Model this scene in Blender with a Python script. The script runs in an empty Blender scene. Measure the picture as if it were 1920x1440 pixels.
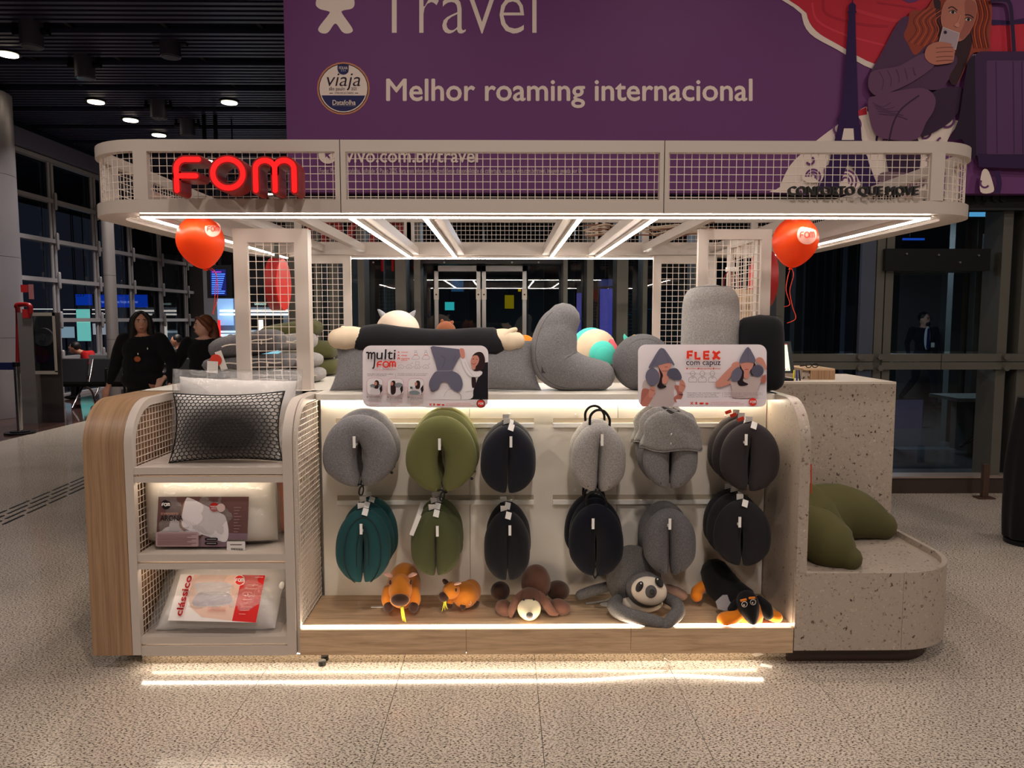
import bpy, bmesh, math, random
from mathutils import Vector, Matrix
random.seed(7)
SC = bpy.context.scene
COL = SC.collection
R = math.radians
# ---------------------------------------------------------------- camera
FPX, CAM_H, YAW, PITCH = 1400.0, 1.55, R(0.61), R(4.9)
cd = bpy.data.cameras.new('camera')
cam = bpy.data.objects.new('camera', cd)
COL.objects.link(cam)
cd.sensor_fit = 'HORIZONTAL'
cd.sensor_width = 36.0
cd.lens = FPX / 1920 * 36.0
cd.clip_end = 200
cam.location = (0, 0, CAM_H)
cam.rotation_euler = (R(90) - PITCH, 0, -YAW)
SC.camera = cam
# ---------------------------------------------------------------- world, exposure, hall lamps and added fill
W = bpy.data.worlds.new('night')
SC.world = W
W.use_nodes = True
W.node_tree.nodes['Background'].inputs[0].default_value = (0.60, 0.68, 1.0, 1)
W.node_tree.nodes['Background'].inputs[1].default_value = 0.014
SC.view_settings.view_transform = 'Standard'
SC.view_settings.look = 'None'
SC.view_settings.exposure = 0.28
SC.view_settings.gamma = 1.0
SC.view_settings.use_curve_mapping = False
SC.cycles.use_denoising = True
SC.cycles.use_light_tree = True
SC.cycles.max_bounces = 8
SC.cycles.transparent_max_bounces = 24
SC.cycles.sample_clamp_indirect = 4.0
SC.cycles.caustics_reflective = False
SC.cycles.caustics_refractive = False
LED_GAIN = 1.0
HALL_GAIN = 0.63
def hall_lamp_or_fill(x, y, z, power, col=(1.0, 0.875, 0.785), size=0.22, spread=180):  # serves the visible downlights and the added unseen fill lamps
    l = bpy.data.lights.new('downlight_or_fill', 'AREA')
    l.shape = 'DISK'; l.size = size; l.spread = R(spread); l.energy = power * HALL_GAIN; l.color = col
    o = bpy.data.objects.new('downlight_or_fill', l)
    o.location = (x, y, z)
    COL.objects.link(o)
# unseen fill lamps added above and behind the viewer to light the near side
for hx in (-4.2, 0.3, 4.8):
    for hy, pw in ((-3.4, 95), (0.4, 95)):
        hall_lamp_or_fill(hx, hy, 5.1, pw)
for hx in (-7.0, 7.5):
    hall_lamp_or_fill(hx, 3.5, 5.1, 70)
for hx in (-1.2, 1.6, 4.4):  # unseen lamps added over the kiosk to brighten the banner
    hall_lamp_or_fill(hx, 4.6, 5.1, 24)

def lin(c):
    return tuple((v / 12.92 if v <= 0.04045 else ((v + 0.055) / 1.055) ** 2.4) for v in (x / 255.0 for x in c))
# ---------------------------------------------------------------- pixel helpers: a point of the photograph on a real plane
_f = Vector((math.sin(YAW) * math.cos(PITCH), math.cos(YAW) * math.cos(PITCH), -math.sin(PITCH)))
_r = Vector((math.cos(YAW), -math.sin(YAW), 0))
_u = _r.cross(_f)
def _dir(px, py):
    return _f + _r * ((px - 960) / FPX) + _u * ((720 - py) / FPX)
def P(px, py, Y):
    d = _dir(px, py); t = Y / d.y
    return Vector((d.x * t, Y, CAM_H + d.z * t))
def PX(px, py, Y): return P(px, py, Y).x
def PZ(px, py, Y): return P(px, py, Y).z
def PF(px, py, z):
    d = _dir(px, py); t = (z - CAM_H) / d.z
    return Vector((d.x * t, d.y * t, z))
# ---------------------------------------------------------------- materials
MATS = {}
def new_mat(name):
    m = bpy.data.materials.new(name); m.use_nodes = True
    nt = m.node_tree; bs = nt.nodes['Principled BSDF']
    return m, nt, bs
def N(nt, t, **kw):
    n = nt.nodes.new(t)
    for k, v in kw.items():
        if k in n.inputs: n.inputs[k].default_value = v
        else: setattr(n, k, v)
    return n
def coords(nt, scale=(1, 1, 1), kind='Object', rot=(0, 0, 0)):
    tc = nt.nodes.new('ShaderNodeNewGeometry' if kind == 'Position' else 'ShaderNodeTexCoord'); mp = nt.nodes.new('ShaderNodeMapping')
    mp.inputs['Scale'].default_value = scale; mp.inputs['Rotation'].default_value = rot
    nt.links.new(tc.outputs[kind], mp.inputs['Vector'])
    return mp.outputs['Vector']
def ramp(nt, fac, stops):
    r = nt.nodes.new('ShaderNodeValToRGB')
    e = r.color_ramp.elements
    while len(e) < len(stops): e.new(0.5)
    for el, (p, c) in zip(e, stops):
        el.position = p; el.color = (*c, 1)
    nt.links.new(fac, r.inputs[0])
    return r.outputs[0]
def bump(nt, bs, height, strength=0.3, dist=0.002):
    b = nt.nodes.new('ShaderNodeBump')
    b.inputs['Strength'].default_value = strength; b.inputs['Distance'].default_value = dist
    nt.links.new(height, b.inputs['Height']); nt.links.new(b.outputs[0], bs.inputs['Normal'])
def plain(name, rgb, rough=0.5, metal=0.0, spec=0.5, noise=0.0, nscale=20):
    if name in MATS: return MATS[name]
    m, nt, bs = new_mat(name)
    c = lin(rgb)
    bs.inputs['Base Color'].default_value = (*c, 1)
    bs.inputs['Roughness'].default_value = rough
    bs.inputs['Metallic'].default_value = metal
    bs.inputs['Specular IOR Level'].default_value = spec
    if noise:
        n = N(nt, 'ShaderNodeTexNoise', Scale=nscale, Detail=4.0)
        nt.links.new(coords(nt), n.inputs['Vector'])
        col = ramp(nt, n.outputs[0], [(0.3, tuple(v * (1 - noise) for v in c)), (0.7, tuple(min(1, v * (1 + noise)) for v in c))])
        nt.links.new(col, bs.inputs['Base Color'])
    MATS[name] = m
    return m
def glow(name, rgb, strength, base=None):
    if name in MATS: return MATS[name]
    m, nt, bs = new_mat(name)
    bs.inputs['Base Color'].default_value = (*lin(base or rgb), 1)
    bs.inputs['Emission Color'].default_value = (*lin(rgb), 1)
    bs.inputs['Emission Strength'].default_value = strength
    bs.inputs['Roughness'].default_value = 0.4
    MATS[name] = m
    return m
def fabric(name, rgb, melange=0.0, sheen=0.07, weave=900, ribs=0.0, rough=0.9):
    if name in MATS: return MATS[name]
    m, nt, bs = new_mat(name)
    c = lin(rgb)
    v = coords(nt)
    n1 = N(nt, 'ShaderNodeTexNoise', Scale=float(weave) * 0.45, Detail=2.0)
    nt.links.new(v, n1.inputs['Vector'])
    if melange:
        n2 = N(nt, 'ShaderNodeTexNoise', Scale=210.0, Detail=3.0, Roughness=0.75)
        nt.links.new(v, n2.inputs['Vector'])
        col = ramp(nt, n2.outputs[0], [(0.35, tuple(x * (1 - melange) for x in c)), (0.5, c), (0.68, tuple(min(1, x * (1 + 1.5 * melange)) for x in c))])
        nt.links.new(col, bs.inputs['Base Color'])
    else:
        bs.inputs['Base Color'].default_value = (*c, 1)
    h = n1.outputs[0]
    if ribs:
        w = N(nt, 'ShaderNodeTexWave', Scale=ribs, Distortion=1.5, Detail=1.0)
        w.bands_direction = 'DIAGONAL'
        nt.links.new(v, w.inputs['Vector']); h = w.outputs['Color']
        bump(nt, bs, h, 0.5, 0.0015)
    else:
        bump(nt, bs, h, 0.25, 0.001)
    bs.inputs['Roughness'].default_value = rough
    bs.inputs['Sheen Weight'].default_value = sheen
    bs.inputs['Specular IOR Level'].default_value = 0.2
    MATS[name] = m
    return m
def wood(name, c1, c2, direction='X', scale=1.0, rough=0.45):
    if name in MATS: return MATS[name]
    m, nt, bs = new_mat(name)
    sc = {'X': (1.2, 16, 16), 'Z': (30, 0.7, 0.7), 'Y': (16, 1.2, 16)}[direction]
    v = coords(nt, tuple(s * scale for s in sc))
    n = N(nt, 'ShaderNodeTexNoise', Scale=2.2, Detail=6.0, Roughness=0.6, Distortion=0.6)
    nt.links.new(v, n.inputs['Vector'])
    col = ramp(nt, n.outputs[0], [(0.28, lin(c2)), (0.55, lin(c1)), (0.75, tuple(min(1, x * 1.12) for x in lin(c1)))])
    n2 = N(nt, 'ShaderNodeTexNoise', Scale=9.0, Detail=3.0)
    nt.links.new(v, n2.inputs['Vector'])
    mx = N(nt, 'ShaderNodeMix', data_type='RGBA', blend_type='MULTIPLY')
    mx.inputs[0].default_value = 0.35
    nt.links.new(col, mx.inputs[6]); nt.links.new(ramp(nt, n2.outputs[0], [(0.3, (.55, .5, .45)), (0.6, (1, 1, 1))]), mx.inputs[7])
    nt.links.new(mx.outputs[2], bs.inputs['Base Color'])
    bs.inputs['Roughness'].default_value = rough
    bump(nt, bs, n2.outputs[0], 0.08, 0.001)
    MATS[name] = m
    return m
def granite():
    m, nt, bs = new_mat('polished_granite')
    v = coords(nt, (1, 1, 1), 'Position')
    vs = coords(nt, (95, 165, 130), 'Position', (0, 0, 0.35))
    n = N(nt, 'ShaderNodeTexNoise', Scale=1.0, Detail=3.0, Roughness=0.62)
    nt.links.new(vs, n.inputs['Vector'])
    c1 = ramp(nt, n.outputs[0], [(0.36, lin((54, 46, 42))), (0.43, lin((132, 117, 106))), (0.49, lin((210, 197, 183))), (0.75, lin((232, 221, 207)))])
    n3 = N(nt, 'ShaderNodeTexNoise', Scale=1.3, Detail=2.0)
    nt.links.new(v, n3.inputs['Vector'])
    mx = N(nt, 'ShaderNodeMix', data_type='RGBA', blend_type='MULTIPLY'); mx.inputs[0].default_value = 1.0
    nt.links.new(c1, mx.inputs[6]); nt.links.new(ramp(nt, n3.outputs[0], [(0.3, (.86, .85, .84)), (0.7, (1, .98, .95))]), mx.inputs[7])
    oi = nt.nodes.new('ShaderNodeObjectInfo')
    mr = N(nt, 'ShaderNodeMapRange'); mr.inputs['To Min'].default_value = 0.93; mr.inputs['To Max'].default_value = 1.0
    nt.links.new(oi.outputs['Random'], mr.inputs[0])
    mx2 = N(nt, 'ShaderNodeMix', data_type='RGBA', blend_type='MULTIPLY'); mx2.inputs[0].default_value = 1.0
    nt.links.new(mx.outputs[2], mx2.inputs[6]); nt.links.new(mr.outputs[0], mx2.inputs[7])
    nt.links.new(mx2.outputs[2], bs.inputs['Base Color'])
    bs.inputs['Roughness'].default_value = 0.13
    bs.inputs['Specular IOR Level'].default_value = 0.6
    MATS['granite'] = m
    return m
def terrazzo(name='terrazzo', base=(174, 160, 146)):
    m, nt, bs = new_mat(name)
    v = coords(nt)
    cur = None
    def layer(scale, thr, prev, stops, off):
        vo = N(nt, 'ShaderNodeTexVoronoi', Scale=scale); vo.feature = 'F1'; vo.inputs['Randomness'].default_value = 1.0
        mp = N(nt, 'ShaderNodeMapping'); mp.inputs['Location'].default_value = (off, off * 2, off * 3)
        nz = N(nt, 'ShaderNodeTexNoise', Scale=scale * 1.6, Detail=1.0)
        nt.links.new(v, nz.inputs['Vector'])
        ad = N(nt, 'ShaderNodeMix', data_type='RGBA', blend_type='LINEAR_LIGHT'); ad.inputs[0].default_value = 0.012
        nt.links.new(v, ad.inputs[6]); nt.links.new(nz.outputs['Color'], ad.inputs[7])
        nt.links.new(ad.outputs[2], mp.inputs['Vector']); nt.links.new(mp.outputs[0], vo.inputs['Vector'])
        sp = N(nt, 'ShaderNodeSeparateColor'); nt.links.new(vo.outputs['Color'], sp.inputs[0])
        th = N(nt, 'ShaderNodeMath', operation='MULTIPLY'); nt.links.new(sp.outputs[0], th.inputs[0]); th.inputs[1].default_value = thr
        lt = N(nt, 'ShaderNodeMath', operation='LESS_THAN'); nt.links.new(vo.outputs['Distance'], lt.inputs[0]); nt.links.new(th.outputs[0], lt.inputs[1])
        gt = N(nt, 'ShaderNodeMath', operation='GREATER_THAN'); nt.links.new(sp.outputs[1], gt.inputs[0]); gt.inputs[1].default_value = 0.22
        mu = N(nt, 'ShaderNodeMath', operation='MULTIPLY'); nt.links.new(lt.outputs[0], mu.inputs[0]); nt.links.new(gt.outputs[0], mu.inputs[1])
        chip = ramp(nt, sp.outputs[2], stops)
        mx = N(nt, 'ShaderNodeMix', data_type='RGBA'); nt.links.new(mu.outputs[0], mx.inputs[0])
        if prev is None: mx.inputs[6].default_value = (*lin(base), 1)
        else: nt.links.new(prev, mx.inputs[6])
        nt.links.new(chip, mx.inputs[7])
        return mx.outputs[2]
    cur = layer(105.0, 0.50, cur, [(0.0, lin((92, 78, 66))), (0.45, lin((168, 152, 136))), (0.85, lin((196, 182, 168)))], 3.1)
    cur = layer(46.0, 0.36, cur, [(0.0, lin((58, 46, 40))), (0.35, lin((112, 92, 78))), (0.68, lin((140, 122, 108))), (0.9, lin((200, 184, 170)))], 0.7)
    nt.links.new(cur, bs.inputs['Base Color'])
    bs.inputs['Roughness'].default_value = 0.35
    MATS[name] = m
    return m
def film(name, tint=(1, 1, 1), gloss=0.12, rough=0.08, scale=9.0, strength=0.6, cover=0.06):
    """clear plastic film / thin glass: clear with a mirror coat"""
    m, nt, bs = new_mat(name)
    out = nt.nodes['Material Output']
    nt.nodes.remove(bs)
    tr = N(nt, 'ShaderNodeBsdfTransparent'); tr.inputs[0].default_value = (*tint, 1)
    gl = N(nt, 'ShaderNodeBsdfGlossy'); gl.inputs['Roughness'].default_value = rough
    fr = N(nt, 'ShaderNodeFresnel'); fr.inputs[0].default_value = 1.5
    ma = N(nt, 'ShaderNodeMath', operation='ADD'); ma.inputs[1].default_value = gloss
    ge = nt.nodes.new('ShaderNodeNewGeometry'); iv = N(nt, 'ShaderNodeMath', operation='SUBTRACT'); iv.inputs[0].default_value = 1.0
    nt.links.new(ge.outputs['Backfacing'], iv.inputs[1])
    mb = N(nt, 'ShaderNodeMath', operation='MULTIPLY'); nt.links.new(fr.outputs[0], mb.inputs[0]); nt.links.new(iv.outputs[0], mb.inputs[1])
    nt.links.new(mb.outputs[0], ma.inputs[0])
    if strength:
        nz = N(nt, 'ShaderNodeTexNoise', Scale=scale, Detail=4.0, Distortion=1.2)
        nt.links.new(coords(nt), nz.inputs['Vector'])
        b = nt.nodes.new('ShaderNodeBump'); b.inputs['Strength'].default_value = strength; b.inputs['Distance'].default_value = 0.02
        nt.links.new(nz.outputs[0], b.inputs['Height'])
        nt.links.new(b.outputs[0], gl.inputs['Normal'])
    mx = N(nt, 'ShaderNodeMixShader')
    nt.links.new(ma.outputs[0], mx.inputs[0]); nt.links.new(tr.outputs[0], mx.inputs[1]); nt.links.new(gl.outputs[0], mx.inputs[2])
    last = mx.outputs[0]
    if cover:
        df = N(nt, 'ShaderNodeBsdfDiffuse'); df.inputs[0].default_value = (.85, .85, .85, 1)
        m2 = N(nt, 'ShaderNodeMixShader'); m2.inputs[0].default_value = cover
        nt.links.new(last, m2.inputs[1]); nt.links.new(df.outputs[0], m2.inputs[2]); last = m2.outputs[0]
    nt.links.new(last, out.inputs['Surface'])
    MATS[name] = m
    return m
GRANITE = granite()
TERRAZZO = terrazzo()
FRAME = plain('cream_powder_coat', (200, 188, 178), 0.45)
WIRE = plain('cream_wire', (236, 222, 210), 0.45)
PANEL = plain('cream_laminate', (230, 223, 212), 0.4)
OAK_X = wood('oak_grain_across', (208, 178, 144), (170, 138, 106), 'X')
OAK_Z = wood('oak_grain_upright', (168, 134, 102), (138, 106, 78), 'Z')
CEIL_DARK = plain('black_ceiling_void', (9, 9, 13), 0.8)
SLAT = plain('black_ceiling_slat', (58, 58, 82), 0.4)
STEEL = plain('brushed_steel', (178, 172, 178), 0.38, 0.6)
PIPE = plain('grey_painted_steel', (150, 142, 140), 0.4, 0.3)
DARKPIPE = plain('dark_grey_steel', (64, 66, 62), 0.45, 0.3)
BLACK = plain('black_plastic', (14, 14, 16), 0.4)
BLACKMETAL = plain('black_metal', (22, 22, 26), 0.4, 0.5)
GLASS = film('dark_window_glass', (0.62, 0.66, 0.68), 0.03, 0.015, 1, 0, 0)
NIGHTGLASS = film('curtain_wall_glass', (0.75, 0.8, 0.85), 0.03, 0.015, 1, 0, 0)
FILM = film('clear_wrinkled_film', (0.98, 0.98, 0.98), 0.09, 0.09, 18.0, 1.0, 0.11)
LED = glow('white_led_strip', (255, 244, 232), 34.0)
LED_WARM = glow('warm_led_strip', (255, 240, 214), 22.0)
LED_SHELF = glow('warm_shelf_led', (255, 238, 212), 20.0)
NEON = glow('red_neon_face', (255, 16, 18), 1.15, (200, 10, 10))
RED = plain('red_lacquer', (150, 14, 12), 0.5)
REDDARK = plain('deep_red_lacquer', (150, 14, 14), 0.35)
WHITE = plain('white_print', (232, 226, 220), 0.6)
PAPER = plain('paper_tag', (236, 232, 226), 0.7)
INK = plain('black_ink', (26, 24, 28), 0.6)
REDINK = plain('red_ink', (214, 40, 32), 0.5)

# ---------------------------------------------------------------- mesh builder
ORG = {}
class B:
    def __init__(s): s.v = []; s.f = []; s.m = []; s.sm = []
    def add(s, vs, fs, mi=0, smooth=False):
        o = len(s.v); s.v += [tuple(v) for v in vs]
        for f in fs: s.f.append([i + o for i in f]); s.m.append(mi); s.sm.append(smooth)
        return s
    def box(s, x0, x1, y0, y1, z0, z1, mi=0):
        v = [(x, y, z) for z in (z0, z1) for y in (y0, y1) for x in (x0, x1)]
        return s.add(v, [(0, 2, 3, 1), (4, 5, 7, 6), (0, 1, 5, 4), (2, 6, 7, 3), (0, 4, 6, 2), (1, 3, 7, 5)], mi)
    def rbox(s, c, size, rot=(0, 0, 0), mi=0):
        from mathutils import Euler
        M = Euler(rot).to_matrix(); c = Vector(c); h = [x / 2 for x in size]
        v = [c + M @ Vector((x * h[0], y * h[1], z * h[2])) for z in (-1, 1) for y in (-1, 1) for x in (-1, 1)]
        return s.add(v, [(0, 2, 3, 1), (4, 5, 7, 6), (0, 1, 5, 4), (2, 6, 7, 3), (0, 4, 6, 2), (1, 3, 7, 5)], mi)
    def rings(s, rings, mi=0, cap=True, smooth=True, closed=False):
        n = len(rings[0]); o = len(s.v)
        for r in rings: s.v += [tuple(p) for p in r]
        k = len(rings)
        for i in range(k if closed else k - 1):
            a = o + i * n; b = o + ((i + 1) % k) * n
            for j in range(n):
                s.f.append([a + j, a + (j + 1) % n, b + (j + 1) % n, b + j]); s.m.append(mi); s.sm.append(smooth)
        if cap and not closed:
            s.f.append([o + j for j in reversed(range(n))]); s.m.append(mi); s.sm.append(smooth)
            s.f.append([o + (k - 1) * n + j for j in range(n)]); s.m.append(mi); s.sm.append(smooth)
        return s
    def tube(s, pts, rad, n=8, mi=0, round_ends=False, closed=False, smooth=True, squash=None):
        pts = [Vector(p) for p in pts]; k = len(pts)
        if not hasattr(rad, '__len__'): rad = [rad] * k
        tang = []
        for i in range(k):
            if closed: t = pts[(i + 1) % k] - pts[i - 1]
            else: t = pts[min(i + 1, k - 1)] - pts[max(i - 1, 0)]
            tang.append(t.normalized() if t.length > 1e-9 else Vector((0, 0, 1)))
        up = Vector((0, 0, 1)) if abs(tang[0].z) < 0.9 else Vector((0, 1, 0))
        rings = []; nrm = (up - tang[0] * up.dot(tang[0])).normalized()
        for i in range(k):
            t = tang[i]; nrm = nrm - t * nrm.dot(t)
            nrm = nrm.normalized() if nrm.length > 1e-6 else t.orthogonal().normalized()
            bi = t.cross(nrm)
            q = squash or (1, 1)
            def ring(c, r, nrm=nrm, bi=bi): return [c + nrm * (r * q[0] * math.cos(2 * math.pi * j / n)) + bi * (r * q[1] * math.sin(2 * math.pi * j / n)) for j in range(n)]
            if round_ends and i == 0:
                for a in (80, 55, 28): rings.append(ring(pts[0] - t * (rad[0] * math.sin(R(a))), rad[0] * math.cos(R(a))))
            rings.append(ring(pts[i], rad[i]))
            if round_ends and i == k - 1:
                for a in (28, 55, 80): rings.append(ring(pts[-1] + t * (rad[-1] * math.sin(R(a))), rad[-1] * math.cos(R(a))))
        return s.rings(rings, mi, True, smooth, closed)
    def ell(s, c, r, rot=None, nu=20, nv=12, mi=0, shape=None):
        c = Vector(c); M = Matrix.Identity(3)
        if rot is not None:
            from mathutils import Euler
            M = Euler(rot).to_matrix()
        rings = []
        for i in range(nv + 1):
            a = math.pi * (i + 0.02) / (nv + 0.04) - math.pi / 2
            ring = []
            for j in range(nu):
                b = 2 * math.pi * j / nu
                p = Vector((math.cos(a) * math.cos(b), math.cos(a) * math.sin(b), math.sin(a)))
                if shape: p = shape(p)
                ring.append(c + M @ Vector((p.x * r[0], p.y * r[1], p.z * r[2])))
            rings.append(ring)
        return s.rings(rings, mi, True, True)
    def cyl(s, c, r, h, axis='Z', n=20, mi=0, smooth=True):
        c = Vector(c); d = {'X': Vector((1, 0, 0)), 'Y': Vector((0, 1, 0)), 'Z': Vector((0, 0, 1))}[axis]
        u = d.orthogonal().normalized(); w = d.cross(u)
        o = len(s.v)
        for e in (-0.5, 0.5):
            for j in range(n):
                a = 2 * math.pi * j / n
                s.v.append(tuple(c + d * (h * e) + u * (r * math.cos(a)) + w * (r * math.sin(a))))
        for j in range(n):
            s.f.append([o + j, o + (j + 1) % n, o + n + (j + 1) % n, o + n + j]); s.m.append(mi); s.sm.append(smooth)
        s.f.append([o + j for j in reversed(range(n))]); s.m.append(mi); s.sm.append(False)
        s.f.append([o + n + j for j in range(n)]); s.m.append(mi); s.sm.append(False)
        return s
    def prism(s, pts, off, mi=0):
        """closed outline pts (3D) extruded by the vector off"""
        off = Vector(off); n = len(pts); o = len(s.v)
        s.v += [tuple(Vector(p)) for p in pts] + [tuple(Vector(p) + off) for p in pts]
        s.f.append([o + i for i in range(n)]); s.m.append(mi); s.sm.append(False)
        s.f.append([o + n + i for i in reversed(range(n))]); s.m.append(mi); s.sm.append(False)
        for i in range(n):
            s.f.append([o + i, o + n + i, o + n + (i + 1) % n, o + (i + 1) % n]); s.m.append(mi); s.sm.append(False)
        return s
    def flat(s, pts, mi=0):
        o = len(s.v); s.v += [tuple(p) for p in pts]; s.f.append([o + i for i in range(len(pts))]); s.m.append(mi); s.sm.append(False)
        return s
    def band(s, outer, inner, z0, z1, mi=0, closed=True):
        """flat ring between two plan outlines, z0..z1"""
        n = len(outer); o = len(s.v)
        for (x, y) in outer: s.v.append((x, y, z0))
        for (x, y) in outer: s.v.append((x, y, z1))
        for (x, y) in inner: s.v.append((x, y, z0))
        for (x, y) in inner: s.v.append((x, y, z1))
        for i in range(n if closed else n - 1):
            j = (i + 1) % n
            for q, sm in (((o + i, o + j, o + n + j, o + n + i), True), ((o + 2 * n + j, o + 2 * n + i, o + 3 * n + i, o + 3 * n + j), True), ((o + n + i, o + n + j, o + 3 * n + j, o + 3 * n + i), False), ((o + j, o + i, o + 2 * n + i, o + 2 * n + j), False)):
                s.f.append(list(q)); s.m.append(mi); s.sm.append(sm)
        if not closed:
            for i in (0, n - 1):
                s.f.append([o + i, o + n + i, o + 3 * n + i, o + 2 * n + i]); s.m.append(mi); s.sm.append(False)
        return s
    def build(s, name, mats, parent=None, org=None, kind=None, sharp=True):
        if not isinstance(mats, (list, tuple)): mats = [mats]
        if parent is not None: org = ORG[parent.name]
        elif org is None:
            xs = [v[0] for v in s.v]; ys = [v[1] for v in s.v]; zs = [v[2] for v in s.v]
            org = ((min(xs) + max(xs)) / 2, (min(ys) + max(ys)) / 2, min(zs))
        org = Vector(org)
        me = bpy.data.meshes.new(name)
        me.from_pydata([(v[0] - org.x, v[1] - org.y, v[2] - org.z) for v in s.v], [], s.f)
        for m in mats: me.materials.append(m)
        me.polygons.foreach_set('material_index', s.m)
        me.polygons.foreach_set('use_smooth', s.sm)
        me.update()
        if any(s.sm) and sharp:
            me.set_sharp_from_angle(angle=R(50))
        o = bpy.data.objects.new(name, me)
        COL.objects.link(o)
        if parent is not None: o.parent = parent
        else: o.location = org
        ORG[o.name] = org
        if kind: o['kind'] = kind
        return o
def tag(o, label, cat, group=None):
    o['label'] = label; o['category'] = cat
    if group: o['group'] = group
    return o
def thing(name, label, cat, loc=(0, 0, 0), group=None):
    o = bpy.data.objects.new(name, None); COL.objects.link(o)
    o.empty_display_size = 0.05
    o.location = loc; ORG[o.name] = Vector(loc)
    return tag(o, label, cat, group)
def struct(o):
    o['kind'] = 'structure'; return o
def root_struct(name, loc=(0, 0, 0)):
    o = bpy.data.objects.new(name, None); COL.objects.link(o); o.location = loc; ORG[o.name] = Vector(loc)
    o['kind'] = 'structure'; return o
def piece(src, name, parent, loc):
    """another piece with the same mesh, placed at loc (parent space)"""
    c = src.copy(); c.name = name; COL.objects.link(c); c.parent = parent; c.location = loc
    return c
def bev(o, w=0.003, seg=2):
    m = o.modifiers.new('soft_edge', 'BEVEL'); m.width = w; m.segments = seg; m.limit_method = 'ANGLE'; m.angle_limit = R(40)
    return o
def smooth_pts(pts, sub=6, closed=False):
    pts = [Vector(p) for p in pts]; k = len(pts); out = []
    rng = range(k if closed else k - 1)
    for i in rng:
        if closed: p0, p1, p2, p3 = pts[i - 1], pts[i], pts[(i + 1) % k], pts[(i + 2) % k]
        else: p0, p1, p2, p3 = pts[max(i - 1, 0)], pts[i], pts[i + 1], pts[min(i + 2, k - 1)]
        for q in range(sub):
            t = q / sub
            out.append(0.5 * ((2 * p1) + (p2 - p0) * t + (2 * p0 - 5 * p1 + 4 * p2 - p3) * t * t + (3 * p1 - p0 - 3 * p2 + p3) * t ** 3))
    if not closed: out.append(pts[-1])
    return out
# ---------------------------------------------------------------- lettering (built-in font, turned into mesh)
def text_mesh(body, bold=0.0, depth=0.0, shear=0.0, spacing=1.0):
    cu = bpy.data.curves.new('lettering', 'FONT'); cu.body = body; cu.size = 1.0
    cu.offset = bold; cu.extrude = depth; cu.shear = shear; cu.space_character = spacing
    cu.resolution_u = 3
    o = bpy.data.objects.new('lettering', cu); COL.objects.link(o)
    dg = bpy.context.evaluated_depsgraph_get()
    me = bpy.data.meshes.new_from_object(o.evaluated_get(dg))
    vs = [tuple(v.co) for v in me.vertices]; fs = [list(p.vertices) for p in me.polygons]
    bpy.data.objects.remove(o); bpy.data.curves.remove(cu); bpy.data.meshes.remove(me)
    return vs, fs
def lettering(name, body, mats, to_world, box, parent, bold=0.0, shear=0.0, spacing=1.0, thick=0.0, keep=False, label=None):
    """letters fitted to the box (x0,y0,x1,y1; y down) of a flat surface; to_world(x, y, lift) gives the point on it"""
    smear, bold = max(0.0, bold), min(0.0, bold)
    vs, fs = text_mesh(body, bold, 0.5 if thick else 0.0, shear, spacing)
    x0, y0, x1, y1 = box
    mx0 = min(v[0] for v in vs); mx1 = max(v[0] for v in vs); my0 = min(v[1] for v in vs); my1 = max(v[1] for v in vs)
    sx = (x1 - x0) / (mx1 - mx0); sy = (y1 - y0) / (my1 - my0)
    b = B()
    k = smear * (y1 - y0)
    for q, (ox, oy) in enumerate(((0, 0), (-k, 0), (k, 0), (0, k), (0, -k))[:5 if smear else 1]):
        b.add([to_world(x0 + ox + (v[0] - mx0) * sx, y1 + oy - (v[1] - my0) * sy, v[2] * thick * 2 + q * 0.0001) for v in vs], fs)
    o = b.build(name, mats, parent)
    if label: o['label'] = label
    return o
# ================================================================ SETTING: floor
floor = root_struct('floor')
b = B(); b.box(-6.46, 14, -4.5, 1.3, -0.06, 0.0); b.box(5.54, 14, 1.3, 6.5, -0.06, 0.0); b.box(-6.46, -1.9, 9.7, 30, -0.06, 0.0)
o = b.build('slab', GRANITE, floor); o['kind'] = 'structure'
b = B(); b.box(-6.46, 5.54, 1.3, 9.7, -0.06, -0.012)
struct(b.build('mortar_bed', plain('dark_joint', (96, 84, 74), 0.8), floor))
b = B(); b.box(-1.9, 14, 6.71, 22, -0.06, 0.0); struct(b.build('inner_paving', plain('dark_inner_floor', (58, 58, 60), 0.25), floor))
first = None
for i in range(20):
    for j in range(14):
        x, y = -6.46 + 0.6 * i, 1.3 + 0.6 * j
        if y > 6.6 and x > -2.0: continue
        if first is None:
            t = B(); t.box(0.0012, 0.5988, 0.0012, 0.5988, -0.012, 0.0)
            first = t.build('floor_tile', GRANITE, floor); first.location = (x, y, 0)
        else: piece(first, 'floor_tile', floor, (x, y, 0))
DARKFLOOR = plain('polished_brown_granite', (70, 50, 46), 0.07, 0, 0.6, 0.25, 60)
b = B(); b.box(-18, -6.46, -4.5, 30, -0.06, 0.0)
struct(b.build('dark_paving', DARKFLOOR, floor))
# raised tactile bars let into the floor
BAR = plain('black_rubber_bar', (34, 28, 26), 0.6)
pa, pb = PF(0, 975, 0), PF(158, 905, 0)
u = (pb - pa).normalized(); w = Vector((u.y, -u.x, 0))
proto = None
for row in range(4):
    for k in range(-3, 9):
        c = pa + u * (k * 0.33 + (0.165 if row % 2 else 0)) - w * (row * 0.075 - 0.1)
        if proto is None:
            t = B(); t.tube([(0, -0.13, 0), (0, 0.13, 0)], 0.013, 8, 0, True, squash=(0.4, 1))
            proto = t.build('tactile_bar', BAR, floor); proto.rotation_euler.z = math.atan2(-u.x, u.y); proto.location = c
        else: piece(proto, 'tactile_bar', floor, c)
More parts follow.
